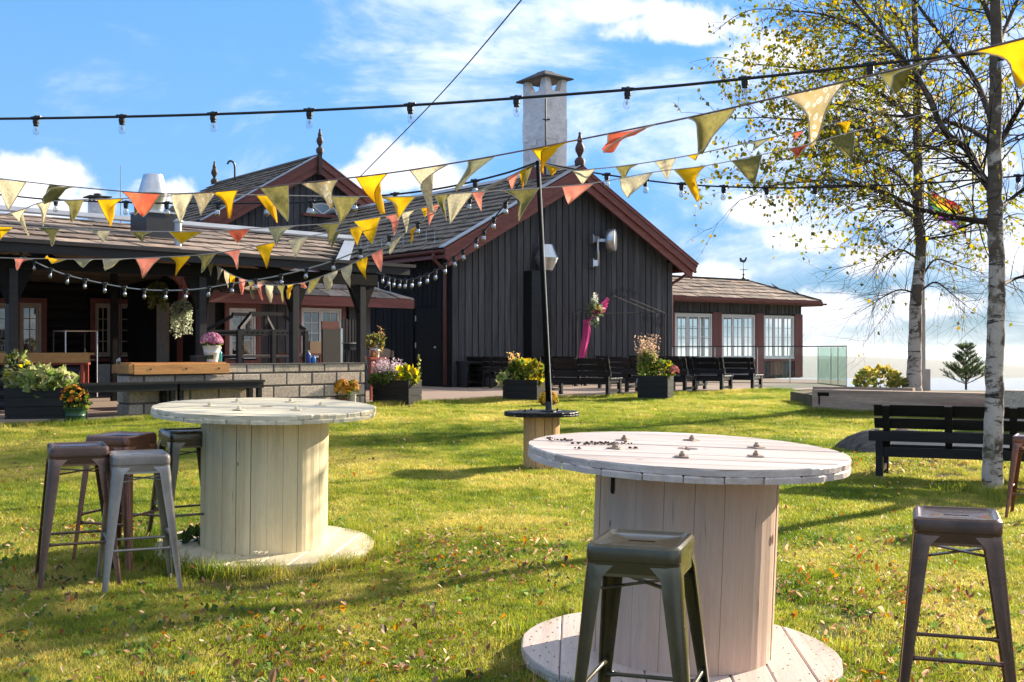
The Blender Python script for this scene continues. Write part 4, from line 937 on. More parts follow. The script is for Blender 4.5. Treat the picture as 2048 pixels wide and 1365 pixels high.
# ---- metal greenhouse frame standing behind the block wall
def greenhouse():
    yy = 1.0; xa, xb = loc_p(478, yy), loc_p(611, yy); ztop, zeave = zpx(628, 560, yy), zpx(661, 560, yy); D = 1.0
    root = thing('greenhouse_frame', 'black steel house shaped frame without glass behind the block wall', 'frame', TW @ Vector((0, yy, 0)), TP)
    s = .075; mt = MT['fascia']
    xr0, xr1 = xa+.36, xb-.30
    for i, y in enumerate((0, D)):
        for x in (xa, (xa+xb)/2, xb): m = M(); m.box(x-s/2, x+s/2, y-s/2, y+s/2, 0, zeave); m.build('upright', mt, root)
    for y in (0, D):
        m = M(); m.box(xa+s/2+.001, xb-s/2-.001, y-.03, y+.03, zeave-.09, zeave+.012); r_ = m.build('eave_rail', mt, root)
        if y == 0:
            for k in list(range(5))+list(range(6, 11)):
                h = M(); h.lathe([(.016, -.034), (.016, -.0305)], 8, (xa+.16+k*(xb-xa-.32)/10, 0, zeave-.04), ax='y'); h.build('vent_hole', MT['dark'], r_)
        for x, xr in ((xa, xr0), (xb, xr1)): m = M(); m.bar((x, y, zeave+.01), (xr, D/2+(y-D/2)*.55, ztop-.03), s*.8, s*.8); m.build('rafter', mt, root)
        m = M(); m.bar((xr0, D/2+(y-D/2)*.55, ztop), (xr1, D/2+(y-D/2)*.55, ztop), s*.8, s*.8); m.build('ridge', mt, root)
        m = M(); m.box((xa+xb)/2-.03, (xa+xb)/2+.03, D/2+(y-D/2)*.55-.02, D/2+(y-D/2)*.55+.02, zeave+.013, ztop-.03); m.build('king_post', mt, root)
    for x in (xa, xb):
        for z in (zeave-.05, .33, .82): m = M(); m.box(x-.02, x+.02, s/2+.001, D-s/2-.001, z-.02, z+.02); m.build('side_rail', mt, root)
    m = M(); m.box(xa+.04, xb-.04, .02, D-.05, .33+.48, .85); m.build('shelf', MT['deck'], root, label='thin brown wooden shelf')
greenhouse()
def upright_stuff():
    yy = 1.1; xa, xb = loc_p(646, yy), loc_p(681, yy)
    zt, zm = zpx(643, 660, yy), zpx(659, 660, yy)
    o = thing('folded_table', 'upright grey board with a brown strip leaning beside the greenhouse frame', 'board', TW @ Vector(((xa+xb)/2, yy, 0)), TP); w = (xb-xa)/2
    m = M(); m.box(-w, w, 0, .04, .05, zm); m.build('panel', mat('grey_brown_board', (.11,.095,.08), (.085,.075,.062), scale=30, rough=.9, bump=.2), o)
    m = M(); m.box(-w+.02, w, .05, .08, .05, zt); m.build('backing', MT['redwood'], o)
    m = M(); m.box(w+.002, w+.05, 0, .05, .05, zm+.02); m.build('edge_trim', MT['galv'], o)
    xa, xb = loc_p(684, 1.3), loc_p(716, 1.3); o = thing('slatted_screen', 'black upright slats leaning behind the grill', 'screen', TW @ Vector((xa, 1.3, 0)), TP); n = 5; w = (xb-xa)/n; zt = zpx(640, 700, 1.3)
    for i in range(n): m = M(); m.box(i*w+.01, (i+1)*w-.012, 0, .03, .02, zt+.01*(i % 2)); m.build('slat', MT['fascia'], o)
    m = M(); m.box(0, n*w, .032, .06, .5, .58); m.box(0, n*w, .032, .06, zt-.3, zt-.22); m.build('crosspiece', MT['fascia'], o)
    p = tpos(706, .72); o = thing('grill', 'small black grill box on a stand in front of the slats', 'grill', p, TP); z = zpx(688, 706, .72)
    m = M(); m.cbox(-.14, .14, -.1, .1, z-.11, z, .02); m.build('grill_box', MT['blackmetal'], o)
    m = M(); m.box(-.16, .16, -.115, .115, z+.001, z+.02); m.build('lid', MT['galv'], o)
    for x in (-.11, .11): m = M(); m.box(x-.012, x+.012, -.012, .012, 0, z-.111); m.build('leg', MT['blackmetal'], o)
    m = M(); m.tube(catmull([(.12,-.1,z-.05), (.17,-.12,z-.2), (.2,-.12,z-.36), (.24,-.1,z-.45)], 5), .014, 6); m.build('hose', MT['blackmetal'], o)
    m = M(); m.lathe([(.001,z-.40),(.09,z-.39),(.1,z-.36),(.085,z-.37),(.001,z-.38)], 12, (.03,-.14,0)); m.build('drip_pan', MT['blackmetal'], o)
    # table with a cardboard box, a chair
    p = tpos(622, 2.4); o = thing('cafe_table', 'dark table behind the greenhouse frame carrying a cardboard box', 'table', p, TP)
    z = zpx(707, 622, 2.4); m = M(); m.box(-.6, .45, -.3, .3, z-.04, z); m.build('tabletop', MT['redwood'], o)
    for x in (-.55, .4):
        for y in (-.25, .25): m = M(); m.box(x-.02, x+.02, y-.02, y+.02, 0, z-.041); m.build('leg', MT['redwood'], o)
    b = thing('cardboard_box', 'plain brown cardboard box on the dark table', 'box', p+Vector((.02,0,z+.001)), TP); card = mat('cardboard', (.42,.29,.18), (.36,.25,.15), rough=.9, bump=.05)
    h = zpx(684, 622, 2.4)-z; m = M(); m.box(-.13, .13, -.12, .12, 0, h); m.build('carton', card, b); m = M(); m.box(-.12, .0, -.11, .11, h+.001, h+.006); m.box(.004, .12, -.11, .11, h+.001, h+.007); m.build('flap', card, b)
    p = tpos(771, 3.0); o = thing('wooden_chair', 'brown wooden chair back showing over the planter by the hall wall', 'chair', p, TP)
    for x in (-.19, .19): m = M(); m.box(x-.018, x+.018, -.018, .018, 0, .92); m.build('leg', MT['finial'], o); m = M(); m.box(x-.018, x+.018, -.42, -.38, 0, .44); m.build('leg', MT['finial'], o)
    m = M(); m.box(-.21, .21, -.43, .02, .441, .47); m.build('seat', MT['finial'], o)
    m = M(); m.prism_y([(-.172,.78),(.172,.78),(.172,.9),(.1,.95),(0,.965),(-.1,.95),(-.172,.9)], -.012, .012); m.box(-.172, .172, -.01, .01, .6, .65); [m.box(x-.012, x+.012, -.008, .008, .651, .779) for x in (-.08, 0, .08)]; m.build('backrest', MT['finial'], o)
upright_stuff()
def bottle(lab, px, yy, z0, h, r, mt, capm, name='bottle'):
    p = tpos(px, yy, z0); o = thing(name, lab, 'bottle', p, 0); m = M()
    m.lathe([(r*.9,0),(r,.01),(r,h*.62),(r*.85,h*.72),(r*.4,h*.82),(r*.36,h*.9)], 14); m.build('body', mt, o, smooth=True, auto=50)
    m = M(); m.lathe([(r*.45,h*.9),(r*.45,h),(r*.1,h)], 10); m.build('cap', capm, o); return o
BLUE = mat('blue_plastic', (.02,.05,.22), (.03,.08,.3), rough=.3, bump=0); CYAN = mat('light_blue_plastic', (.02,.17,.45), rough=.3, bump=0); TEAL = mat('teal_liquid', (.05,.33,.36), rough=.2, bump=0)
bottle('dark blue bottle standing on the block wall', 617, .15, .723, .21, .038, BLUE, MT['galv']); bottle('short bright blue bottle standing on the block wall', 627, .15, .723, .135, .04, CYAN, BLUE)
o = bottle('clear spray bottle of teal liquid beside the flower bucket', 440, .12, .757, .21, .032, TEAL, MT['whitewood']); m = M(); m.box(-.05, .02, -.012, .012, .2, .235); m.build('spray_head', MT['whitewood'], o)
p = tpos(237, .05, .73); o = thing('drinking_glass', 'small clear glass on the dark left end of the counter', 'glass', p); m = M(); m.lathe([(.026,0),(.032,.1),(.030,.1),(.024,.006),(.001,.006)], 14); m.build('cup', glassmat('clear_glass', (.85,.93,.95), 3, alpha=.12), o, smooth=True)
p = tpos(400, .16, .757); o = thing('grey_box', 'small dark grey box next to the flower bucket on the counter', 'box', p, TP); m = M(); m.cbox(-.12,.09,-.08,.08,0,.085,.008); m.build('body', MT['fascia'], o); m = M(); m.box(-.125,.095,-.085,.085,.086,.098); m.build('lid', MT['cap'], o)
# trolley frame by the paned door
yy = 5.0; xa, xb = loc_p(131, yy), loc_p(194, yy); o = thing('trolley_frame', 'thin steel trolley frame standing in front of the log house door', 'trolley', TW @ Vector((xa, yy, 0)), TP); Wd = xb-xa; zt = zpx(662, 160, yy)
for x in (0, Wd):
    for y in (0, .5): m = M(); m.tube([(x,y,.06),(x,y,zt)], .012, 6); m.build('upright', MT['cap'] if y else MT['galv'], o)
for z in (.3, .75, zt): m = M(); m.tube([(0,0,z),(Wd,0,z),(Wd,.5,z),(0,.5,z),(0,0,z)], .011, 6); m.build('rail', MT['galv'] if z == zt else MT['cap'], o)
m = M(); m.box(.01, Wd-.01, .01, .49, .28, .29); m.build('shelf', MT['blackmetal'], o)

# ---- things on roofs and the hall wall
HT = Matrix.Translation(HA) @ Matrix.Rotation(TH, 4, 'Z')
def hpos(px, yy, z):           # point on the hall's gable plane at depth -yy in front of it
    q = (px-1024)/F; y0 = -yy; t = (q*(HA.y+y0*math.cos(TH))-(HA.x-y0*math.sin(TH)))/(math.cos(TH)-q*math.sin(TH)); return HT @ Vector((t, y0, z))
def zh(py, px, yy): p = hpos(px, yy, 0); return HC-(py-HY)/F*p.y-DZ
o = thing('extract_duct', 'silver double cone extractor hood above a black duct on the gable wall', 'vent', hpos(1083, .25, 0), TH); zt, zb = zh(490, 1083, .25), zh(541, 1083, .25)
m = M(); zm = (zt+zb)/2-.02; m.lathe([(.05, zb+.02), (.17, zb), (.31, zm-.02), (.315, zm+.01), (.17, zt), (.16, zt+.008), (.02, zt-.01)], 26, (.12, -.05, 0)); m.build('hood', MT['galv'], o, smooth=True, auto=25)
m = M(); m.box(-.42, .24, -.12, .215, .02, zb-.03); m.build('duct', MT['blackpaint'], o, label='black boarded duct below the hood')
m = M(); m.lathe([(.15, zb-.03), (.15, zb+.001)], 16, (.12,-.05,0)); m.build('collar', MT['blackmetal'], o)
o = thing('dish_antenna', 'round grey radio dish on a galvanised bracket high on the gable', 'antenna', hpos(1187, .08, 0), TH); z1, z2 = zh(472, 1187, .08), zh(533, 1187, .08); zc = zh(481, 1210, .3)
m = M(); m.tube([(.07,-.1,z2+.02),(.07,-.1,z1-.02)], .042, 10); m.build('mast', MT['galv'], o, smooth=True)
for z in (z1-.1, z2+.08): m = M(); m.box(-.12,.05,-.13,.04,z-.08,z+.08); m.box(-.14,-.12,-.15,.04,z-.12,z+.12); m.build('bracket', MT['galv'], o)
D = Matrix.Translation(Vector((.36,-.30,zc))) @ Matrix.Rotation(math.radians(-52), 4, 'Z')
m = M(); m.lathe([(.02,-.10),(.29,-.09),(.31,-.06),(.31,.10),(.30,.115)], 30, ax='x', T=D); m.build('dish', MT['galv'], o, smooth=True, auto=35)
m = M(); m.lathe([(.302,.1155),(.30,.13),(.2,.145),(.01,.15)], 30, ax='x', T=D); m.build('radome', mat('white_radome', (.62,.58,.52), rough=.5, bump=0), o, smooth=True)
m = M(); m.bar((.09,-.1,zc),(.30,-.25,zc),.06,.08); m.build('arm', MT['galv'], o)
# terrace roof vents
def rpos(px, s):            # point on the terrace roof slope, s metres behind the fascia
    yy = .02+s; return TW @ Vector((loc_p(px, yy), yy, 2.42+(3.067-2.42)/2.6*s))
p = rpos(308, 1.25); o = thing('roof_cowl', 'silver conical cowl on a black box on the slate roof', 'roof vent', p, TP); k = p.y/F
m = M(); m.box(-31*k, 31*k, -.22, .3, -.15, 47*k); m.build('base_box', MT['blackmetal'], o); m = M(); m.box(-32*k, 32*k, -.24, .32, 47*k+.001, 51*k); m.build('box_lid', MT['zinc'], o)
m = M(); m.lathe([(20*k,51*k),(21*k,62*k),(30*k,88*k),(29*k,90*k),(19*k,126*k),(18*k,126.5*k),(17*k,124*k),(1*k,122*k)], 28, (0,.03,0)); m.build('cowl', MT['galv'], o, smooth=True, auto=30)
p = rpos(356, .45); o = thing('soil_vent', 'slim grey pipe with cap near the fascia of the slate roof', 'roof vent', p); m = M(); m.lathe([(.055,-.1),(.055,.38)], 14); m.build('pipe', MT['zinc'], o, smooth=True, auto=40); m = M(); m.lathe([(.075,.381),(.08,.40),(.02,.44),(.001,.445)], 14); m.build('cap', MT['zinc'], o, smooth=True)
p = W(195, 440, 30); o = thing('distant_chimney', 'white chimney with a flat dark cap showing over the slate roof', 'chimney', (p.x, p.y, DZ), TH); m = M(); k = 30/F; h = HC-(404-HY)*k-DZ
m.box(-14*k, 14*k, -.2, .2, 0, h); m.build('stack', MT['plaster'], o); m = M(); m.box(-22*k, 22*k, -.28, .28, h+.10, h+.13); [m.box(x-.03,x+.03,y-.03,y+.03,h,h+.0995) for x in (-.14,.14) for y in (-.15,.15)]; m.build('cap', MT['cap'], o); m = M(); m.lathe([(.09,h+.131),(.1,h+.2),(.02,h+.22)], 10); m.build('cap_knob', MT['cap'], o)
p = W(241, 445, 26); o = thing('whip_antenna', 'thin whip antenna rising behind the slate roof', 'antenna', (p.x, p.y, DZ)); m = M(); h = HC-(330-HY)*26/F-DZ; m.tube([(0,0,0),(0,0,h*.6),(0,0,h)], [.016,.012,.006], 5); m.build('rod', MT['blackmetal'], o)

# ---- wooden benches
def bench(lab, loc, rz, L, group, z=None):
    root = thing('slatted_bench', lab, 'bench', loc, rz, group); k = .76/.82; mt = MT['blackpaint']; H = .76
    xs = (.05, L-.05)
    for x in xs:
        m = M(); m.box(x-.035, x+.035, 0, .07, 0, .50); m.build('leg', mt, root)
        m = M(); m.box(x-.035, x+.035, .50, .57, 0, .335); m.build('leg', mt, root)
        m = M(); m.box(x-.022, x+.022, .0705, .4995, .08, .135); m.build('stretcher', mt, root)
        m = M(); m.box(x-.022, x+.022, .0705, .4995, .27, .333); m.build('side_rail', mt, root)
    m = M(); m.box(xs[0]+.036, xs[1]-.036, .02, .05, .24, .335); m.build('rear_rail', mt, root)
    m = M(); m.box(xs[0]+.036, xs[1]-.036, .52, .55, .24, .335); m.build('front_rail', mt, root)
    for i in range(4): m = M(); m.cbox(0, L, .09+i*.128, .208+i*.128, .3365, .362, .004); m.build('seat_slat', mt, root)
    m = M(); m.box(-.05, L+.05, -.028, -.001, .40, .50); m.build('rear_board', mt, root)
    n = max(2, round(L/.48)); tilt = .10
    for i in range(n):
        x = .12+(L-.24)*i/(n-1); m = M(); m.bar((x, .105, .25), (x, .105-.16, H), .07, .035, up=(0,1,0)); m.build('back_batten', mt, root)
    def bp(z): return .105-.16*(z-.25)/(H-.25)+.02
    for z0, z1 in ((.40, .505), (.525, .63), (.65, H+.005)):
        m = M(); m.loft([[(0, bp(z0), z0), (L, bp(z0), z0), (L, bp(z1), z1), (0, bp(z1), z1)], [(0, bp(z0)+.025, z0), (L, bp(z0)+.025, z0), (L, bp(z1)+.025, z1), (0, bp(z1)+.025, z1)]]); m.build('back_slat', mt, root)
    return root
BR = math.radians(-33)
g = G(1748, 957); bench('black slatted garden bench on the grass beside the birch trunk', g-Vector((0,0,.02)), math.radians(-24), 2.0, None)
def deck_pt(px, py): d = (HC-DZ)*F/(py-HY); return Vector(((px-1024)/F*d, d, DZ))
specs = [(1214, 793, 1.5, 'black bench nearest the lawn, right of the lawn pole'), (1368, 787, 1.5, 'black bench just right of the planter with pink seed heads'), (1442, 785, 1.5, 'second black bench from the right end of the rows'), (1504, 782, 1.5, 'black bench at the right end, closest to the glass railing'),
         (1078, 779, 1.5, 'black bench partly behind the yellow leafed planter'), (1302, 779, 1.5, 'black bench hidden behind the planter with pink seed heads'), (1010, 776, 1.5, 'black bench at the left end beside the black side cabinet'), (1215, 768.5, 1.5, 'black bench of the back row in front of the pink drape'), (1290, 767, 1.5, 'black bench of the back row under the wedding arch'), (1150, 773, 1.5, 'black bench of the second row right behind the lawn pole bench'), (1395, 771, 1.5, 'black bench farthest back under the veranda windows')]
for px, py, L, lab in specs:
    e = deck_pt(px, py); off = Vector((math.cos(BR), math.sin(BR), 0))*(L-.05); bench(lab, e-off, BR, L, 'black benches in rows on the deck')
p = deck_pt(941, 775); o = thing('side_cabinet', 'plain black open side cabinet at the foot of the gable wall', 'cabinet', p, TH); mt = MT['blackpaint']
for x in (-.24, .24): m = M(); m.box(x-.03, x+.03, -.2, .2, 0, .6); m.build('side_panel', mt, o)
m = M(); m.box(-.29, .29, -.23, .23, .601, .65); m.build('top', mt, o); m = M(); m.box(-.209, .209, .17, .19, .02, .6); m.build('back_panel', mt, o); m = M(); m.box(-.209,.209,-.19,.169,.1,.13); m.build('shelf', mt, o)

# ---- wedding arch with drape
def arch():
    y = -1.15
    def hp(px, py): q = (px-1024)/F; t = (q*(HA.y+y*math.cos(TH))-(HA.x-y*math.sin(TH)))/(math.cos(TH)-q*math.sin(TH)); d = HA.y+y*math.cos(TH)+t*math.sin(TH); return Vector((t, 0, HC-(py-HY)/F*d-DZ))
    root = thing('wedding_arch', 'thin black wrought iron wedding arch in front of the gable wall', 'arch', HT @ Vector((0, y, 0)), TH); mt = mat('dull_wrought_iron', (.03,.028,.027), rough=.75, bump=0, spec=.2)
    A, B, Cc = hp(1163, 625), hp(1244, 591), hp(1330, 627); A2 = hp(1163, 628); C2 = hp(1322, 626)
    for dy in (0, .35):
        v = Vector((0, dy, 0))
        for P in (A, hp(1172, 628), Cc, C2): m = M(); m.tube([Vector((P.x, dy, 0)), P+v], .014, 6); m.build('post', mt, root)
        m = M(); m.tube([A+v, B+v, Cc+v], .012, 6); m.build('pitched_rail', mt, root)
        m = M(); m.tube([A2+v, C2+v], .010, 6); m.build('cross_rail', mt, root)
    def scroll(c, r, dirx, dirz):
        m = M(); pts = []
        for i in range(22):
            a = i*.5; rr = r*(1-i/24); pts.append((c.x+dirx*rr*math.cos(a), 0, c.z+dirz*rr*math.sin(a)))
        m.tube(pts, .008, 5); m.build('scroll', mt, root)
    for px, py in ((1222, 590), (1232, 584), (1244, 580), (1256, 582), (1268, 588)): scroll(hp(px, py), .09, 1, 1)
    for px, py in ((1300, 636), (1312, 640), (1322, 634), (1316, 650), (1290, 634), (1325, 648)): scroll(hp(px, py), .11, -1, -1)
    for px, py in ((1178, 636), (1186, 640)): scroll(hp(px, py), .10, 1, -1)
    # pink drape and flowers
    dm = clothmat('pink_organza', (.82,.13,.36), (.66,.07,.25), 9, .5)
    o = thing('pink_drape', 'bright pink fabric drape knotted on the left side of the arch', 'drape', HT @ Vector((0, y, 0)), TH)
    P = [hp(1168, 640), hp(1170, 660), hp(1166, 690), hp(1161, 716)]; m = M(); L = []
    for i, (c, w) in enumerate(zip(catmull(P, 5), np.interp(np.linspace(0,1,16), [0,.3,.7,1], [.07,.13,.13,.10]))):
        L.append([(c.x-w+2*w*k/12, -.05-.035*math.sin(k*1.6+i*.25), c.z) for k in range(13)])
    m.loft(L, cap=False, closed=False); m.build('hanging_tail', dm, o, smooth=True)
    P = [hp(1172, 640), hp(1190, 622), hp(1204, 612), hp(1210, 607)]; m = M(); L = []
    for i, (c, w) in enumerate(zip(catmull(P, 5), np.interp(np.linspace(0,1,16), [0,.4,.8,1], [.06,.17,.20,.10]))):
        L.append([(c.x+.4*(w-2*w*k/12), -.10-.05*math.sin(k*1.3+i*.4), c.z+(w-2*w*k/12)) for k in range(13)])
    m.loft(L, cap=False, closed=False); m.build('knot', dm, o, smooth=True)
    c = HT @ (hp(1186, 622)+Vector((0, y-.14, 0)))
    planting('flower_garland', 'orange flowers and white sprigs tied over the pink drape', c, TH, [('l', (-.05,0,0), (.24,.12,.16), 130, .09, [(.09,.11,.05),(.14,.16,.08)]), ('b', (.0,-.02,0), (.12,.1,.1), 26, .04, [(.60,.20,.04),(.66,.28,.06)]), ('spike', (-.05,0,.1), (.14,.06), 14, .34, [(.5,.5,.46),(.35,.38,.33)]), ('l', (-.1,0,-.22), (.12,.08,.16), 80, .08, [(.06,.09,.04),(.3,.32,.28)]), ('b', (.14,-.05,.02), (.08,.06,.08), 10, .035, [(.66,.5,.46)])], 'flowers', 21)
arch()
c = deck_pt(1322, 762); planting('dry_shrub', 'dark bare shrub by the corner of the gable wall', c, 0, [('l', (0,0,.55), (.42,.3,.45), 200, .06, [(.06,.045,.035),(.09,.06,.045),(.14,.10,.07)]), ('spike', (0,0,.0), (.3,.2), 22, 1.1, [(.16,.11,.08),(.07,.05,.04)])], 'shrub', 22)

# ---- glass balustrade
def balustrade():
    root = thing('glass_railing', 'frameless glass railing with thin dark handrail at the deck end', 'railing', (0,0,0)); gm = glassmat('railing_glass', (.955,.985,.975), 1.0, .01); ge = glassmat('railing_glass_tinted', (.74,.88,.82), 1.3, .01, alpha=.04)
    q = lambda px, d: Vector(((px-1024)/F*d, d, DZ))
    pts = [q(1345, 33.6), q(1430, 33.3), q(1515, 33.0), q(1580, 32.8), q(1636, 32.5)]
    for a, b in zip(pts[:-1], pts[1:]):
        t = (b-a).normalized()*.012; m = M(); m.bar(a+t+Vector((0,0,.51)), b-t+Vector((0,0,.51)), .014, .98); m.build('glass_panel', gm, root)
    pts2 = [q(1636, 32.5), q(1662, 31.3), q(1676, 30.7), q(1693, 30.0)]
    for a, b in zip(pts2[:-1], pts2[1:]):
        t = (b-a).normalized()*.01; m = M(); m.bar(a+t+Vector((0,0,.51)), b-t+Vector((0,0,.51)), .016, .98); m.build('glass_panel', ge, root)
    for a in pts+pts2[1:]: m = M(); m.bar(a+Vector((0,0,.02)), a+Vector((0,0,1.0)), .022, .022, up=(0,1,0)); m.build('joint_strip', MT['galv'], root)
    for a, b in list(zip(pts[:-1], pts[1:]))+list(zip(pts2[:-1], pts2[1:])): m = M(); m.bar(a+Vector((0,0,1.025)), b+Vector((0,0,1.025)), .035, .03); m.build('handrail', MT['blackmetal'], root)
    # raised platform
    m = M(); P = [pts[0], pts[-1], pts2[-1], q(1700, 34), q(1650, 38), q(1340, 38)]
    P = [pts[0], pts[2], pts[4], pts2[-1], q(1690, 36), q(1345, 37)]
    m.prism([(p.x, p.y-.05) for p in P], DZ-.26, DZ+.018); o = m.build('viewing_platform', MT['deck']); structure(o)
balustrade()
# ================================================================== cable spool tables and stools
CREAM = wood('cream_painted_plank', (.80,.67,.42), (.68,.555,.32), 'z', 2, grain=0.13, rough=.5, bump=.2, var=.06, knots=(2.6, (.36,.27,.14), .35), knot=(5.5, (.22,.14,.06), .035))
CREAMTOP = wood('cream_painted_top', (.78,.68,.47), (.56,.47,.31), 'x', 2, grain=0.22, rough=.48, bump=.25, var=.05, knots=(2.2, (.36,.29,.19), .45), knot=(5, (.24,.17,.10), .035))
CREAMBASE = wood('cream_painted_base', (.78,.68,.47), (.56,.47,.31), 'y', 2, grain=0.2, rough=.5, bump=.25, var=.05, knots=(2.2, (.36,.29,.19), .45), knot=(5, (.24,.17,.10), .035))
PINK = wood('pink_white_painted_stave', (.62,.44,.335), (.54,.365,.27), 'z', 2, grain=0.13, rough=.5, bump=.2, var=.05, knots=(2.4, (.30,.19,.14), .45), knot=(4.6, (.16,.09,.06), .035))
PINKTOP = wood('pink_white_painted_top', (.72,.60,.53), (.47,.375,.32), 'x', 2, grain=0.22, rough=.45, bump=.3, var=.05, knots=(2.0, (.33,.26,.22), .6), knot=(4.8, (.18,.12,.09), .033))
PINKBASE = wood('pink_white_painted_base', (.68,.56,.49), (.57,.455,.39), 'y', 2, grain=0.2, rough=.5, bump=.25, var=.04, knots=(2.0, (.34,.25,.21), .45), knot=(4.8, (.18,.12,.09), .033))
NAT = wood('bare_pine_stave', (.70,.41,.17), (.58,.32,.12), 'z', 2, rough=.6, bump=.2, var=.12, knots=(3, (.2,.09,.03), .5))

def disc_planks(root, R, z0, z1, width, mt, along='x', seed=1, hole=0, chips=.004, name='plank', bev=.007):
    r = random.Random(seed); n = round(2*R/width); n += (1 if hole and n % 2 == 0 else 0); w = 2*R/n; out = []
    for i in range(n):
        a, b = -R+i*w, -R+(i+1)*w; g = r.uniform(.0015, .004); a += g/2; b -= g/2; zz = r.uniform(-.0025, .0015)
        def cx(y, Rr): return math.sqrt(max(Rr*Rr-y*y, 1e-5))
        def outline(Rr, i_):
            aa, bb = a+i_, b-i_; ys = [aa+(bb-aa)*k/6 for k in range(7)]; jr = [Rr+r.uniform(-chips, chips*.4) for _ in range(7)]
            jl = [Rr+r.uniform(-chips, chips*.4) for _ in range(7)]
            return ys, jr, jl
        ys, jr, jl = outline(R, 0)
        def loop(inset, z):
            aa, bb = a+inset, b-inset; P = []
            for k in range(7): y = aa+(bb-aa)*k/6; P.append((cx(min(max(y,-R*.999),R*.999), jr[k])-inset, y))
            for k in range(6, -1, -1): y = aa+(bb-aa)*k/6; P.append((-cx(min(max(y,-R*.999),R*.999), jl[k])+inset, y))
            return [((x, y, z+zz) if along == 'x' else (y, x, z+zz)) for x, y in P]
        m = M()
        if hole and a < 0 < b:
            for sg in (1, -1):                                          # plank sawn round the hub hole
                P = []
                for k in range(7): y = a+(b-a)*k/6; P.append((sg*cx(y, R), y))
                hb, ha = min(b, hole*.98), max(a, -hole*.98)
                P.append((sg*.001, b))
                for k in range(9):
                    y = hb+(ha-hb)*k/8; P.append((sg*(math.sqrt(max(hole*hole-y*y, 0))+.001), y))
                P.append((sg*.001, a))
                m.prism(P if along == 'x' else [(y, x) for x, y in P], z0, z1+zz)
        else:
            m.loft([loop(.001, z0), loop(0, z1-bev), loop(bev*.5, z1-bev*.3), loop(bev, z1)])
        out.append(m.build(name, mt, root))
    return out
def spool(lab, loc, rz, D, H, rd, nst, mtop, mbase, mdrum, rot=None, bolts=6, bolt_r=.36, tp=.055, wide=.15, seed=1, boltmt=None, nails=False, group='cable spool tables'):
    root = thing('cable_spool_table', lab, 'table', loc, 0, group, rot=(rot[0], rot[1], rz) if rot else None); R = D/2; h2 = tp/2
    tb = M(); tb.lathe([(R*.97, H-tp+.004), (R*.97, H-h2-.002)], 48) if False else None
    disc_planks(root, R*.995, .0, h2-.001, wide, mbase, 'x', seed+1, chips=.008); disc_planks(root, R, h2, tp, wide*1.25, mbase, 'y', seed+2, chips=.004)
    disc_planks(root, R*1.0, H-tp, H-h2-.001, wide, mbase, 'y', seed+3, chips=.010); disc_planks(root, R*.995, H-h2, H, wide, mtop, 'x', seed+4, hole=.05, chips=.006)
    r = random.Random(seed)
    c = M(); c.lathe([(rd-.034, tp+.001), (rd-.034, H-tp-.001)], 24); c.build('drum_core', MT['dark'], root)
    for i in range(nst):
        a0, a1 = 2*PI*i/nst, 2*PI*(i+1)/nst; g = r.choice((.0012, .0012, .002, .002, .009))/rd; j = r.uniform(-.003, .003); m = M(); L = []
        for k in range(4):
            a = a0+g/2+(a1-a0-g)*k/3; bv = .003 if k in (0, 3) else 0; L.append([((rd-.032)*math.cos(a), (rd-.032)*math.sin(a), tp+.0005), ((rd+j-bv)*math.cos(a), (rd+j-bv)*math.sin(a), tp+.0005), ((rd+j-bv)*math.cos(a), (rd+j-bv)*math.sin(a), H-tp-.0005), ((rd-.032)*math.cos(a), (rd-.032)*math.sin(a), H-tp-.0005)])
        m.loft(L); m.build('stave', mdrum, root)
    for i in range(bolts):
        a = 2*PI*(i+.35)/bolts; x, y = bolt_r*math.cos(a), bolt_r*math.sin(a); T = Matrix.Translation((x, y, 0)) @ Matrix.Rotation(a*1.7, 4, 'Z')
        m = M(); m.cbox(-.032, .032, -.032, .032, H+.0015, H+.005, .004, T); b = m.build('washer', boltmt or mtop, root)
        m = M(); m.lathe([(.014, H+.005), (.014, H+.015), (.012, H+.017), (.008, H+.018), (.008, H+.025), (.005, H+.027)], 6, T=T); m.build('bolt', boltmt or mtop, b)
    if nails:
        m = M()
        for rr, nn in ((.69, 52), (.62, 46), (.5, 34)):
            for i in range(nn):
                a = 2*PI*(i+r.uniform(-.2,.2))/nn; q = rr+r.uniform(-.008,.008); m.lathe([(.0045, tp+.0012), (.004, tp+.002)], 6, (q*math.cos(a), q*math.sin(a), 0))
        m.build('nail_heads', MT['cap'], root)['kind'] = 'stuff'
    return root
TILT = math.radians(1.7)
def spool_at(px, py_base, py_top, wpx, drumpx):
    g = G(px, py_base); return g, wpx/F*g.y, drumpx/F*g.y/2
g, D, rd = spool_at(528, 1098, 815, 439, 250)
S1 = spool('cream painted cable spool table with brown stools round its left side', g-Vector((0,0,.012)), math.radians(-7), D, .965, rd, 26, CREAMTOP, CREAMBASE, CREAM, rot=(TILT, math.radians(1.3), 0), seed=3, wide=.14)
SP1 = (g, D/2)
m = M(); rr = random.Random(3)
for i in range(26):
    a = rr.uniform(0, 2*PI); q = rr.uniform(0, .045); s = rr.uniform(.008, .018); m.lathe([(s*.3,.0),(s,.006),(s*.4,.014)], 5, (q*math.cos(a), q*.6*math.sin(a), rr.uniform(0,.006)))
o = m.build('cream_lichen_clump', CREAMTOP, None, loc=Vector(g)+Vector((.09,-.54,.058))); tag(o, 'small crumbled cream lump on the cream spool base', 'lump')
cols = []; m = M(); leaves_into(m, cols, (0,0,.02), (.10,.07,.05), 90, .06, [(.05,.08,.02),(.08,.12,.03),(.04,.06,.02)], random.Random(5)); o = raw(m, 'weed_clump', MT['leaf'], cols, None, Vector(g)+Vector((-.42,-.06,.05))); tag(o, 'small green weed on the cream spool base at the drum', 'weed')
g, D, rd = spool_at(1358, 1327, 902, 627, 362)
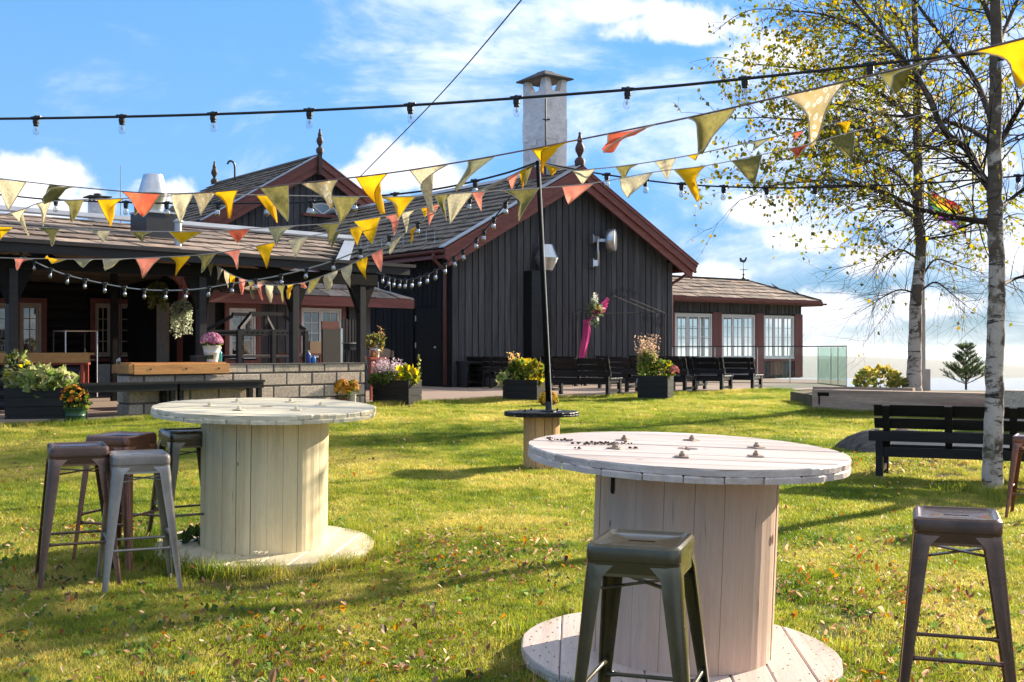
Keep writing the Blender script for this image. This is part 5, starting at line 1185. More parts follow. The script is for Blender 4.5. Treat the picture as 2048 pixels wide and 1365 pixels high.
S2 = spool('pink white painted cable spool table with soil crumbs on its top', g+Vector((0,0,.012)), math.radians(-3), D*1.01, .99, rd, 20, PINKTOP, PINKBASE, PINK, rot=(TILT, math.radians(2.0), 0), seed=9, wide=.155, tp=.06, boltmt=mat('rusty_painted_bolt', (.40,.30,.23), (.26,.17,.11), scale=30, rough=.6), nails=True)
SP2 = (g, D/2); bpy.context.view_layer.update()
hh = M(); a = math.radians(-145); rdd = rd+.0022
def oncyl(u, z): return ((rdd)*math.cos(a+u/rdd), (rdd)*math.sin(a+u/rdd), z)
def slotpts(w, z0, z1): return [(-w,z0+w)]+[(w*math.cos(t), z0+w+w*math.sin(t)) for t in [PI+PI*k/8 for k in range(1,8)]]+[(w,z0+w),(w,z1),(-w,z1)]
P = slotpts(.014, .80, .92); hh.add([oncyl(u, z) for u, z in P], [tuple(range(len(P)))]); hh.build('cable_slot', MT['dark'], S2)
hh = M(); a = math.radians(-28); P = [(.012*math.cos(2*PI*k/12), .62+.024*math.sin(2*PI*k/12)) for k in range(12)]; hh.add([oncyl(u, z) for u, z in P], [tuple(range(12))]); hh.build('bolt_hole', MT['gutter'], S2)
# soil crumbs lying on the pink spool
m = M(); rr = random.Random(12); T = S2.matrix_world
for (px, py, n, sp) in ((1132, 884, 26, .03), (1178, 888, 30, .04), (1215, 887, 36, .05), (1240, 886, 20, .04), (1155, 896, 8, .008), (1098, 882, 4, .012), (1268, 893, 8, .012), (1102, 886, 3, .01)):
    py += 7; dd = (HC-(SP2[0].z+1.002))*F/(py-HY); c = T.inverted() @ Vector(((px-1024)/F*dd, dd, SP2[0].z+1.0))
    for _ in range(n):
        x, y = c.x+rr.gauss(0, sp), c.y+rr.gauss(0, sp*.6); s = rr.uniform(.002, .0085); m.lathe([(s*.6, .990), (s*rr.uniform(.7,1.3), .990+s*.4), (s*.4, .990+s*rr.uniform(.6,1.2))], rr.choice((4,5,6)), (x, y, .0015), T=T)
o = m.build('soil_crumbs', mat('dark_soil', (.06,.035,.022), (.035,.02,.014), scale=30, rough=1)); tag(o, 'dark soil crumbs scattered on the pink spool top', 'soil', kind='stuff')
# small spool carrying the pole
g = G(1083, 928); g = Vector(((1083-1024)/F*12.3, 12.3, float(zg(.3, 12.3)))); D = 150/F*12.3; rd = 73/F*12.3/2; Ht = HC-(823-HY)/F*12.3-g.z
S3 = spool('small spool with bare pine drum and black top holding the lawn pole', g-Vector((0,0,.075)), math.radians(10), D, Ht+.075, rd, 13, MT['blackpaint'], MT['blackpaint'], NAT, bolts=4, bolt_r=.2, tp=.045, wide=.11, seed=15)
pt, pb = W(1075, 322, 12.3), Vector(((1097-1024)/F*12.3, 12.3-.08, g.z+Ht+.002))
POLE_TOP = pt
o = thing('lawn_pole', 'tall thin black pole rising from the small spool and carrying the strings', 'pole', pb); v = pt-pb
m = M(); m.tube([(0,0,0), v*.5, v], [.029,.024,.018], 10); m.build('shaft', MT['recess'], o, smooth=True)
m = M(); m.tube([Vector((.034,-.012,0)), v*.5+Vector((.028,-.012,0)), v+Vector((.022,-.012,0))], .0042, 5); m.build('lit_edge_strip', MT['whitewood'], o)  # bright lit edge of the shaft, put in as a white strip
m = M(); m.lathe([(.08,0),(.08,.012),(.035,.02),(.035,.1)], 12); m.build('foot_plate', MT['blackmetal'], o, smooth=True, auto=40)

# ---- metal bar stools
def make_stool(mt, name='bar_stool'):
    root = thing(name, None, 'stool', (0,0,0)); Hh = .76
    def rsq(h, r, n=6):
        P = []
        for cx, cy, a0 in ((h-r, h-r, 0), (-h+r, h-r, PI/2), (-h+r, -h+r, PI), (h-r, -h+r, 3*PI/2)):
            for k in range(n+1): a = a0+PI/2*k/n; P.append((cx+r*math.cos(a), cy+r*math.sin(a)))
        return P
    def ring(h, r, z): return [(x, y, z) for x, y in rsq(h, r)]
    n = 28
    slot = []
    for i, (x, y) in enumerate(rsq(.05, .02)): a = math.atan2(y, x); slot.append((.045*math.cos(a) if abs(math.cos(a)) < .75 else math.copysign(.036, x)+.009*math.cos(a), .0095*math.copysign(min(1, abs(math.sin(a))*1.6), y) if abs(y) > 1e-6 else 0))
    m = M(); loops = [ring(.150, .035, .672), ring(.1505, .035, .708), ring(.1525, .036, .711), ring(.1525, .036, .738), ring(.150, .036, .752), ring(.142, .034, .760), ring(.132, .030, .7595), ring(.124, .026, .753), ring(.118, .024, .751)]
    loops.append([(x, y, .7505) for x, y in slot]); loops.append([(x, y, .738) for x, y in slot])
    m.loft(loops, cap=False)
    # arched lower edge of the skirt: leave as straight band, legs carry the arch
    seat = m.build('seat', mt, root, smooth=True, auto=32)
    def leg_mesh():
        m = M(); L = []
        for z, t in ((.0, 0), (.06, .085), (.25, .36), (.45, .64), (.60, .85), (.66, .93), (.70, 1)):
            c = .212+(.150-.212)*t; w = .024+(.064-.024)*t+(.05 if z >= .66 else 0)*(z-.66)/.04*.6; rr = .014+.016*t; th = .0035+.004*(1-t)
            out = [(c-w, c)]+[(c-rr+rr*math.cos(a), c-rr+rr*math.sin(a)) for a in [PI/2-PI/2*k/5 for k in range(6)]]+[(c, c-w)]
            ri = rr-th; inn = [(c-th, c-w)]+[(c-rr+ri*math.cos(a), c-rr+ri*math.sin(a)) for a in [PI/2*k/5 for k in range(6)]]+[(c-w, c-th)]
            L.append([(x, y, z) for x, y in out+inn])
        m.loft(L); return m.mesh('leg')
    lm = leg_mesh(); lm.materials.append(mt)
    for p in lm.polygons: p.use_smooth = True
    lm.set_sharp_from_angle(angle=math.radians(35))
    for k in range(4): put('leg', lm, root, rot=(0, 0, k*PI/2))
    for k in range(4):
        z = .30 if k % 2 else .255; c = .214-.064*z/.70-.006
        m = M(); m.tube([(-c+.02, -c+.012, z), (-c+.06, -c+.012, z), (c-.06, -c+.012, z), (c-.02, -c+.012, z)], [.013, .0075, .0075, .013], 8); m.build('footrest', mt, root, smooth=True, rot=(0,0,k*PI/2))
    m = M(); m.bar((-.135,-.135,.615), (.135,.135,.615), .018, .006); m.bar((-.135,.135,.622), (.135,-.135,.622), .018, .006)
    m.build('cross_brace', mt, root)
    for k in range(4):
        m = M(); c = .147; P = [(-.10, .655), (-.088, .645), (-.075, .655), (-.06, .6545), (.06, .6545), (.075, .655), (.088, .645), (.10, .655)]
        m.box(-.10, .10, -c-.0015, -c+.0015, .662, .673); m.build('skirt_edge', mt, root, rot=(0,0,k*PI/2))
    KIDS[root.name] = [o for o in bpy.data.objects if o.parent == root]
    return root
def steel(name, c1, c2, rough, metal, stain=None, coat=.0): return mat(name, c1, c2, scale=5, rough=rough, rvar=.14, bump=.04, bscale=60, metal=metal, var=0, spec=.5, stain=stain, coat=coat, wear=tuple(min(.6, q*2.6+.05) for q in c1))
BRN = steel('dark_bronze_steel', (.125,.064,.043), (.072,.040,.029), .27, .5, (9, (.12,.05,.03), .25), .3)
RED = steel('red_brown_steel', (.21,.080,.042), (.12,.048,.028), .26, .5, None, .3)
OLV = steel('olive_black_steel', (.092,.078,.046), (.058,.050,.031), .22, .55, (8, (.09,.075,.05), .2), .35)
GRY = steel('scuffed_grey_steel', (.33,.285,.245), (.19,.16,.137), .38, .5, (7, (.16,.09,.06), .45))
stools = [(277, 902, -1, GRY, 24, 1.03, 'scuffed bare grey metal stool in front of the brown ones'), (155, 886, -1, BRN, 24, 1.06, 'dark bronze metal stool left of the grey stool'), (247, 865, -1, RED, -20, 1.05, 'red brown metal stool behind the grey stool'),
          (375, 857, -1, OLV, 32, 1.05, 'olive brown metal stool tucked behind the cream spool drum'), (1286, 1070, -1, OLV, -19, 1.1, 'olive black metal stool in front of the pink spool'), (1912, 1020, -1, BRN, -19, 1.1, 'dark bronze metal stool standing alone right of the pink spool'),
          (2066, 868, -1, RED, -30, .92, 'metal stool cut by the picture edge behind the birch foot')]
for px, py, _, mt, rz, s, lab in stools:
    d = 6.0
    for _k in range(40): x = (px-1024)/F*d; d += .5*((HC-float(zg(x, d))-.757*s)*F/(py-HY)-d)
    x = (px-1024)/F*d; o = make_stool(mt); o.location = (x, d, float(zg(x, d))-.012); o.rotation_euler = (TILT*.8, 0, math.radians(rz)); o.scale = (s, s, s); tag(o, lab, 'stool', 'metal bar stools')
# ================================================================== strings of lights and bunting
CABLE = mat('black_cable', (.012,.012,.012), rough=.5, bump=0, var=0); PALECABLE = mat('pale_cable', (.42,.41,.38), rough=.6, bump=0, var=0)
BULB = glassmat('bulb_glass', (.94,.95,.96), 2.2, .02, alpha=.04); FIL = mat('filament_support', (.55,.5,.45), (.4,.36,.32), rough=.3, bump=0, metal=.5)
CORD = mat('bunting_cord', (.30,.20,.17), (.18,.12,.10), scale=60, rough=.9, bump=.3, var=0); PCORD = mat('pale_bunting_cord', (.55,.48,.42), (.4,.33,.28), scale=60, rough=.9, bump=.3, var=0)
def interp(ctrl, px):
    c = sorted(ctrl); return np.interp(px, [a[0] for a in c], [a[1] for a in c]), np.interp(px, [a[0] for a in c], [a[2] for a in c])
def cable_path(ctrl, n=10): return catmull([W(*c) for c in ctrl], n)
def near_path(path, p):
    # point of the hanging cable closest to the sight of pixel column
    best = min(range(len(path)), key=lambda i: abs((path[i].x/path[i].y*F+1024)-p)); return path[best]
def big_lamp():
    m = M(); m.lathe([(.010,.016),(.013,.012),(.022,.008),(.022,-.004),(.017,-.010),(.019,-.014),(.019,-.030),(.016,-.034),(.016,-.044),(.014,-.048)], 12); a = m.mesh('socket')
    m2 = M(); m2.bar((-.035,0,.006),(.035,0,.006),.016,.016); 
    m.bar((-.034,0,.004),(.034,0,.004),.017,.016); a = m.mesh('socket')
    b = M(); b.lathe([(.012,-.046),(.015,-.056),(.019,-.066),(.0205,-.078),(.0185,-.090),(.012,-.099),(.003,-.102)], 14); b = b.mesh('bulb')
    c = M(); c.lathe([(.004,-.048),(.003,-.06),(.0045,-.062),(.0045,-.076),(.002,-.08)], 6); c.tube([(.007*math.cos(t), .007*math.sin(t), -.066-.004*(k % 2)) for k, t in enumerate([2*PI*q/10 for q in range(11)])], .0012, 4); c = c.mesh('filament')
    return a, b, c
LA, LB_, LC = big_lamp()
for me, mt in ((LA, CABLE), (LB_, BULB), (LC, FIL)): me.materials.append(mt)
for p in LB_.polygons: p.use_smooth = True
LB2 = LB_.copy(); LB2.materials.clear(); LB2.materials.append(glassmat('milky_bulb_glass', (.9,.87,.82), 3, .12, alpha=.3))
def light_string(lab, ctrl, pxs, rc, scale=1.0, mt=CABLE, swing=.1, seed=1, path=None):
    r = random.Random(seed); path = path or cable_path(ctrl); o0 = path[0]
    root = thing('light_string', lab, 'string lights', o0)
    m = M(); m.tube([p-o0 for p in path], rc, 6); m.build('cable', mt, root, smooth=True)
    for px in pxs:
        i = min(range(len(path)), key=lambda k: abs((path[k].x/path[k].y*F+1024)-px)); j = min(max(i, 1), len(path)-2)
        q = path[i] if abs((path[i].x/path[i].y*F+1024)-px) < 1 else None
        if q is None:
            k2 = i+1 if ((path[i].x/path[i].y*F+1024) < px) == ((path[min(i+1,len(path)-1)].x/path[min(i+1,len(path)-1)].y*F+1024) > px) else i-1
            k2 = min(max(k2, 0), len(path)-1); xa, xb = path[i].x/path[i].y*F+1024, path[k2].x/path[k2].y*F+1024; t = 0 if abs(xb-xa) < 1e-6 else min(max((px-xa)/(xb-xa), 0), 1); q = path[i].lerp(path[k2], t)
        tg = (path[j+1]-path[j-1]); az = math.atan2(tg.y, tg.x)
        so_ = put('socket', LA, root, loc=q-o0, rot=(r.uniform(-swing, swing), r.uniform(-swing, swing), az)); so_.scale = (scale,)*3
        put('bulb', LB2 if scale > 1.2 else LB_, so_); put('filament', LC, so_)
    return root
light_string('thick black festoon cable with clear bulbs crossing the sky nearest the camera', [(-300,236,8.2), (0,238,7.5), (426,229,7.2), (820,211,6.9), (1256,180,6.5), (1490,158,6.3), (1740,130,6.1), (2048,97,5.8), (2300,66,5.6)],
             [-90, 72, 244, 426, 619, 820, 1033, 1256, 1490, 1740, 2000], .0085, 1.05, seed=2)
PT = (1075, 325, 12.3)
light_string('black festoon cable running from the far left to the top of the lawn pole', [(-200,372,15.5), (0,390,14.8), (112,400,14.4), (330,407,13.9), (570,406,13.4), (707,397,13.0), (870,379,12.7), (1000,350,12.4), PT], [112, 252, 333, 437, 533, 622, 709, 790, 951], .011, 1.5, seed=3)
light_string('black festoon cable running from the lawn pole to the birch on the right', [PT, (1213,350,12.2), (1365,369,12.0), (1533,376,11.8), (1700,374,11.8), (1850,367,11.7), (1985,357,11.6), (2120,345,11.5)], [1213, 1290, 1363, 1447, 1533, 1630, 1750, 1860, 2037], .009, 1.35, seed=4)
light_string('pale sagging string of small bulbs along the terrace and up to the pole', [(45,512,16.2), (120,546,16.1), (209,568,16.0), (290,580,15.9), (380,580,15.7), (463,568,15.4), (562,551,15.0), (667,522,14.4), (779,474,13.8), (868,432,13.2), (945,395,12.8), PT],
             [68, 101, 135, 170, 209, 248, 288, 331, 372, 418, 463, 512, 562, 613, 667, 721, 779, 836, 940], .009, 1.25, PALECABLE, seed=5)
light_string('short string of small bulbs at the upper left corner of the terrace', [(-60,545,16.4), (0,520,16.3), (22,510,16.3), (58,495,16.2)], [2, 20, 43], .009, 1.3, PALECABLE, seed=6)
light_string('string of small bulbs swagging from the terrace end up the gable towards the pole', [(753,546,19.5), (787,558,18.8), (824,559,18), (871,542,17), (908,515,16.2), (953,478,15.2), (988,437,14.2), (1011,407,13.6), (1050,350,12.6), PT], [765, 776, 787, 800, 811, 824, 839, 855, 871, 890, 908, 926, 953, 969, 988, 1011], .009, 1.35, seed=7)
o = thing('overhead_cable', 'plain dark wire slanting up across the sky from the rear gable', 'cable', (0,0,0)); m = M(); m.tube(catmull([W(716,358,38), W(880,190,30), W(1043,0,22), W(1160,-150,17)], 8), [.015]*25, 6); m.build('wire', CABLE, o, smooth=True)

YEL = clothmat('yellow_linen', (.80,.47,.012), (.70,.40,.01)); OLI = clothmat('olive_linen', (.27,.235,.075), (.17,.15,.05), 40); COR = clothmat('coral_linen', (.80,.17,.08), (.68,.13,.065)); SAL = clothmat('salmon_linen', (.84,.29,.20), (.74,.23,.16))
CRM = clothmat('cream_speckled_linen', (.72,.62,.40), (.46,.40,.26), 60); FLO = clothmat('cream_flower_print', (.50,.36,.13), (.58,.46,.26), 14, .4, (34, (.70,.64,.52))); HEM = clothmat('pale_hem', (.80,.70,.50), trans=.3)
GRG = clothmat('grey_green_linen', (.42,.40,.23), (.28,.27,.15), 40)
CM = dict(y=YEL, o=OLI, c=COR, s=SAL, k=CRM, f=FLO, g=GRG)
CN = dict(y='yellow', o='olive', c='coral', s='salmon pink', k='cream speckled', f='cream flower printed', g='grey green')
def flag(root, o0, A, B, T, mt, seed, lab, fold=0):
    """triangular cloth hung between A and B with its tip at T, rippled by the wind; fold>0 turns the tip forwards"""
    r = random.Random(seed); n, k = 8, 9; Wd = (B-A).length; nrm = (B-A).cross(T-(A+B)/2); nrm = nrm.normalized() if nrm.length > 1e-6 else Vector((0,-1,0))
    if nrm.y > 0: nrm = -nrm
    ph, am = r.uniform(0, 6), r.uniform(.06, .13)*Wd; m = M(); idx = {}; Ht = (T-(A+B)/2).length; bow = r.uniform(.10, .2)
    side = r.choice((0, 0, 1, -1)); fu = r.uniform(.58, .75)
    for j in range(k+1):
        v = j/k; a = A.lerp(T, v); b = B.lerp(T, v)
        inset = bow*math.sin(v*PI)*.45
        for i in range(n+1):
            u = i/n; uu = .5+(u-.5)*(1-inset); curl = 0
            if side and v > .05:
                q = uu if side > 0 else 1-uu
                if q > fu: ex = (q-fu)*min(1, v*2.5); curl = ex; q = q-ex*1.5
                uu = q if side > 0 else 1-q
            p = a.lerp(b, uu)+nrm*curl*Wd*.6*(1-v*.5)
            am2 = math.sin(min(v*1.4, 1)*PI/2)
            p = p+nrm*am*am2*(1-.8*v*v)*(math.sin(u*4.2+ph+v*2.2)+.5*math.sin(u*8+ph*2-v*3))+Vector((0,0,-1))*.02*Wd*math.sin(u*PI)*(1-v)
            if fold and v > .45: p = p+nrm*fold*Wd*(v-.45)*1.2
            idx[(i, j)] = len(m.v); m.v.append(tuple(p-o0))
    for j in range(k):
        for i in range(n): m.f.append((idx[(i,j)], idx[(i+1,j)], idx[(i+1,j+1)], idx[(i,j+1)]))
    me = bpy.data.meshes.new('flag'); me.from_pydata(m.v, [], m.f); me.materials.append(mt)
    for p in me.polygons: p.use_smooth = True
    f = put('flag', me, root, label=lab); 
    h = M(); pts = [Vector(m.v[idx[(0, j)]]) for j in range(k+1)]+[Vector(m.v[idx[(n, j)]]) for j in range(k-1, -1, -1)]
    h.tube(pts, max(.0022, .011*Wd), 4); h.build('hem', HEM if mt not in (YEL,) or r.random() < .5 else mt, f)
    return f
def bunting(lab, ctrl, flags, rc, mt, seed=1):
    path = cable_path(ctrl, 8); o0 = path[0]; root = thing('bunting', lab, 'bunting', o0)
    m = M(); r = random.Random(seed); m.tube([p-o0 for p in path], rc, 6); m.build('cord', mt, root, smooth=True)
    X = [p.x/p.y*F+1024 for p in path]
    def at(px):
        for i in range(len(X)-1):
            if (X[i]-px)*(X[i+1]-px) <= 0 and X[i] != X[i+1]: return path[i].lerp(path[i+1], (px-X[i])/(X[i+1]-X[i]))
        return path[0] if abs(X[0]-px) < abs(X[-1]-px) else path[-1]
    for i, (c, xa, xb, tx, ty, *ex) in enumerate(flags):
        A, B = at(xa), at(xb); d = (A.y+B.y)/2; T = W(tx, ty, d+(ex[0] if ex else 0)); flag(root, o0, A, B, T, CM[c], seed*100+i, CN[c]+' flag', 0)
    return root
bunting('nearest bunting of large flags rising from the left edge to the upper right corner', [(-200,335,8.4), (0,358,8.0), (155,375,7.6), (330,388,7.2), (475,380,6.9), (610,366,6.6), (775,347,6.2), (935,322,5.8), (1065,298,5.5), (1217,268,5.2), (1375,236,4.8), (1568,192,4.4), (1760,147,4.0), (1945,103,3.7), (2200,38,3.35)],
        [('k',-8,52,17,421), ('o',100,160,88,408,-.1), ('c',244,322,287,434), ('k',342,386,360,447), ('f',386,434,401,431), ('y',423,476,461,437), ('o',520,577,576,443), ('f',603,676,664,419), ('y',712,775,769,428), ('k',820,898,869,426), ('g',934,992,912,382,-.15), ('y',1064,1153,1085,346), ('c',1216,1312,1206,303,-.12), ('o',1374,1472,1404,309), ('f',1566,1692,1626,292), ('o',1758,1862,1790,188), ('y',1943,2080,2052,172)], .004, CORD, 2)
bunting('second bunting of mixed flags between the left edge and the lawn pole, reaching the birch', [(-150,470,10.2), (30,424,9.8), (95,404,9.6), (260,397,9.4), (345,392,9.2), (480,390,9.1), (720,394,9.0), (830,393,9.0), (945,385,9.0), (1075,377,9.1), (1185,367,9.2), (1305,345,9.4), (1410,332,9.6), (1522,310,9.8), (1620,288,10.1), (1705,264,10.4), (1850,228,10.9), (1985,190,11.4)],
        [('k',22,56,59,472), ('k',72,102,87,453), ('o',127,168,144,445), ('y',194,248,222,453), ('o',258,292,272,431), ('y',512,568,555,446), ('o',663,720,681,449), ('y',758,832,795,441), ('o',868,902,893,441), ('k',893,946,900,449), ('s',943,972,963,423), ('o',1006,1078,1036,443), ('s',1124,1188,1137,409), ('k',1238,1306,1256,396), ('y',1348,1412,1395,404), ('o',1463,1524,1508,371), ('c',1578,1624,1592,316), ('o',1658,1708,1704,319)], .0045, PCORD, 3)
bunting('third bunting hanging in front of the slate roof up to the lawn pole', [(-120,449,13.6), (0,453,13.5), (120,457,13.4), (262,463,13.3), (405,463,13.2), (500,458,13.1), (590,452,13.0), (680,446,12.9), (761,434,12.8), (829,420,12.7), (920,396,12.6), (1000,362,12.4), PT],
        [('y',-20,28,0,481), ('o',74,120,105,493), ('k',164,221,209,485), ('o',258,306,286,485), ('y',338,407,362,488), ('c',453,501,475,487), ('g',536,592,553,495), ('o',634,681,659,492), ('y',707,762,744,489), ('s',768,802,789,471), ('k',803,831,813,466), ('y',842,866,850,437), ('s',853,880,858,452), ('k',924,948,938,398), ('k',952,976,960,392), ('s',1014,1040,1024,380), ('y',1038,1056,1046,382)], .006, PCORD, 4)
bunting('fourth bunting low in front of the dark terrace, climbing to the lawn pole', [(-100,512,14.8), (0,516,14.6), (90,518,14.5), (200,519,14.4), (320,515,14.3), (430,507,14.2), (550,485,14.0), (617,473,13.9), (680,462,13.7), (728,450,13.5), (790,436,13.3), (880,412,13.0), (980,372,12.6), PT],
        [('s',28,72,34,541,-.1), ('y',88,134,96,514,-.3), ('g',148,188,166,535,-.2), ('k',206,264,210,541,-.1), ('s',271,322,285,557), ('y',338,382,352,551), ('o',393,432,404,546), ('s',446,482,475,539), ('y',511,552,533,537), ('k',576,618,590,516), ('o',655,682,664,496), ('y',699,730,715,492), ('o',1040,1066,1050,372)], .006, PCORD, 5)
bunting('small flagged bunting swagging from the terrace post across the annex and up to the pole', [(405,512,18.6), (421,524,18.4), (440,536,18.2), (465,551,17.9), (490,560,17.6), (520,568,17.2), (545,571,16.9), (575,570,16.5), (605,566,16.1), (630,558,15.8), (660,547,15.4), (690,535,15.0), (722,519,14.7), (760,500,14.3), (800,473,13.9), (832,453,13.6), (900,412,13.1), (1000,365,12.5), PT],
        [('y',402,414,411,560), ('k',416,427,421,553), ('k',433,446,437,561), ('k',448,459,456,577), ('y',460,473,463,578), ('s',478,491,485,590), ('o',495,510,508,598), ('s',514,528,526,601), ('k',531,547,542,606), ('o',554,570,566,606), ('y',574,592,578,599), ('s',596,616,613,577), ('o',618,642,617,589), ('k',650,676,656,583), ('k',682,704,700,576), ('y',712,735,732,559), ('s',742,766,762,544), ('k',777,812,780,509), ('y',820,836,823,487)], .006, PCORD, 6)
bunting('small bunting running from the lawn pole to the birch on the right', [PT, (1145,341,12.2), (1190,338,12.1), (1232,334,12.1), (1310,323,12.0), (1405,306,11.9), (1540,276,11.8), (1608,261,11.8), (1705,238,11.7), (1850,196,11.7), (1940,160,11.6), (1985,135,11.6)],
        [('y',1084,1130,1104,352,-.1), ('k',1144,1192,1165,369), ('o',1231,1280,1248,362), ('k',1309,1352,1335,361), ('y',1374,1407,1392,322), ('g',1489,1542,1505,303), ('c',1577,1610,1583,287), ('y',1668,1706,1690,272), ('o',1752,1790,1762,236), ('k',1858,1895,1866,216), ('c',1912,1950,1920,168)], .006, PCORD, 7)
# ================================================================== trees, planting bed, small garden things, grass
def log_edge():
    mt = wood('weathered_timber_beam', (.55,.38,.28), (.29,.20,.15), 'x', 1.6, rough=.85, bump=.6, var=.06, knots=(1.8, (.16,.10,.07), .6), knot=(1.6, (.08,.045,.03), .07))
    a = W(1624, 815, 19.8); b = W(1985, 822, 18.0); a.z = .60; b.z = .58; v = b-a; L = Vector((v.x, v.y)).length; rz = math.atan2(v.y, v.x)
    root = thing('timber_edging', 'long grey weathered timber beam edging the raised bed', 'beam', (a.x, a.y, .56), rz)
    m = M(); m.cbox(0, L, 0, .3, 0, .355, .012); m.build('beam', mt, root)
    m = M(); m.box(.10, .30, -.004, .02, .25, .31); m.box(.115, .14, -.005, .02, .10, .30); m.build('cut_notch', MT['recess'], root)
    m = M(); m.box(L*.70, L*.94, -.16, -.012, -.02, .12); m.build('step_block', mt, root)
    m = M(); m.box(L+.02, L+.3, -.05, .3, -.02, .36); m.build('beam_end', mt, root)
    a2 = W(1690, 775, 21.5); r2 = thing('timber_edging', 'short pale timber edging behind the long beam', 'beam', (a2.x, a2.y, .84), rz+.12); m = M(); m.cbox(-.6, 1.2, 0, .2, 0, .06, .008); m.build('beam', mt, r2)
    # soil of the raised bed
    n = Vector((-math.sin(rz), math.cos(rz), 0)); q = [Vector((a.x, a.y, 0))+n*.22+Vector((math.cos(rz), math.sin(rz), 0))*.3, Vector((b.x, b.y, 0))+n*.2+Vector((math.cos(rz), math.sin(rz), 0))*4, Vector((12.5, 19.5, 0)), Vector((9.5, 22.2, 0)), Vector((5.4, 22.8, 0))]
    soil = mat('bed_soil', (.16,.12,.075), (.10,.09,.04), scale=3, rough=1, bump=.8, var=0)
    m = M(); c = sum(q, Vector())/5; L2 = [[(p.x, p.y, .3) for p in q], [(p.x, p.y, .77) for p in q], [tuple((p*.85+c*.15)+Vector((0,0,.82))) for p in q]]; m.loft(L2); structure(m.build('planting_bed', soil))
    k = W(2029, 790, 16.6); ob = thing('concrete_kerb', 'grey concrete block upon a pale one behind the birch trunk', 'block', (k.x, k.y, .52), rz); m = M(); m.cbox(-.25, .9, 0, .3, .0, .245, .01); m.build('lower_block', MT['creamwood'], ob); m = M(); m.cbox(-.25, .9, .02, .3, .247, .49, .01); m.build('upper_block', MT['block'], ob)
    g = G(2048, 852); pot('flower_pot', 'terracotta pot at the right picture edge', Vector((g.x+.02, g.y, g.z)), .10, .15, .26, TERR, bands=False)
log_edge()
def rock():
    r = random.Random(4); g = G(1722, 905); m = M(); L = []
    for k, (z, s) in enumerate(((-.1, 1.05), (.06, 1.0), (.15, .82), (.21, .5), (.235, .2))):
        L.append([(s*(.62+.10*math.sin(a*3+1)+.05*r.uniform(-1,1))*math.cos(a), s*(.36+.06*math.sin(a*2))*math.sin(a), z*(1+.2*math.cos(a*2))) for a in [2*PI*i/18 for i in range(18)]])
    m.loft(L); o = m.build('rock_outcrop', mat('grey_bedrock', (.20,.175,.15), (.075,.065,.058), scale=7, stretch=(1,3,1), rough=.95, bump=1, bdist=.06, bscale=14, var=0, spec=.1), None, smooth=True, loc=g+Vector((.36,.15,0))); tag(o, 'low grey rock showing through the grass behind the bench', 'rock')
rock()
def flagpole():
    p = W(1845, 770, 22.0); root = thing('flagpole', 'white flagpole standing beyond the raised bed', 'flagpole', (p.x, p.y, .8)); H = HC-(372-HY)*22/F-.8; mt = mat('grey_white_pole', (.40,.36,.35), (.33,.30,.29), rough=.5, bump=.02)
    m = M(); m.lathe([(.06,0),(.055,H*.40),(.045,H*.402),(.03,H)], 12); m.build('shaft', mt, root, smooth=True, auto=40)
    m = M(); m.box(-.11, .11, -.11, .11, -.1, .42); m.build('foot_sleeve', mt, root); m = M(); m.lathe([(.001,H+.07),(.04,H+.04),(.03,H)], 10); m.build('truck', mt, root)
    f = thing('rainbow_flag', 'rainbow striped flag hanging from the flagpole', 'flag', (p.x, p.y, .8)); cs = [(.55,.04,.04),(.65,.22,.02),(.68,.5,.03),(.08,.30,.08),(.05,.10,.42),(.22,.05,.28)]
    A, B = W(1856, 372, 22)-f.location, W(1936, 428, 22)-f.location
    for s in range(6):
        m = M(); L = []
        for t in np.linspace(0, 1, 12):
            c = A.lerp(B, t); yy = .12*math.sin(t*7); z0, z1 = -.075*s, -.075*(s+1); L.append([(c.x, c.y+yy, c.z+z0), (c.x, c.y+yy+.01, c.z+z1)])
        m.loft(L, cap=False, closed=False); m.build('stripe', clothmat('flag_stripe', cs[s]), f, smooth=True)
flagpole()

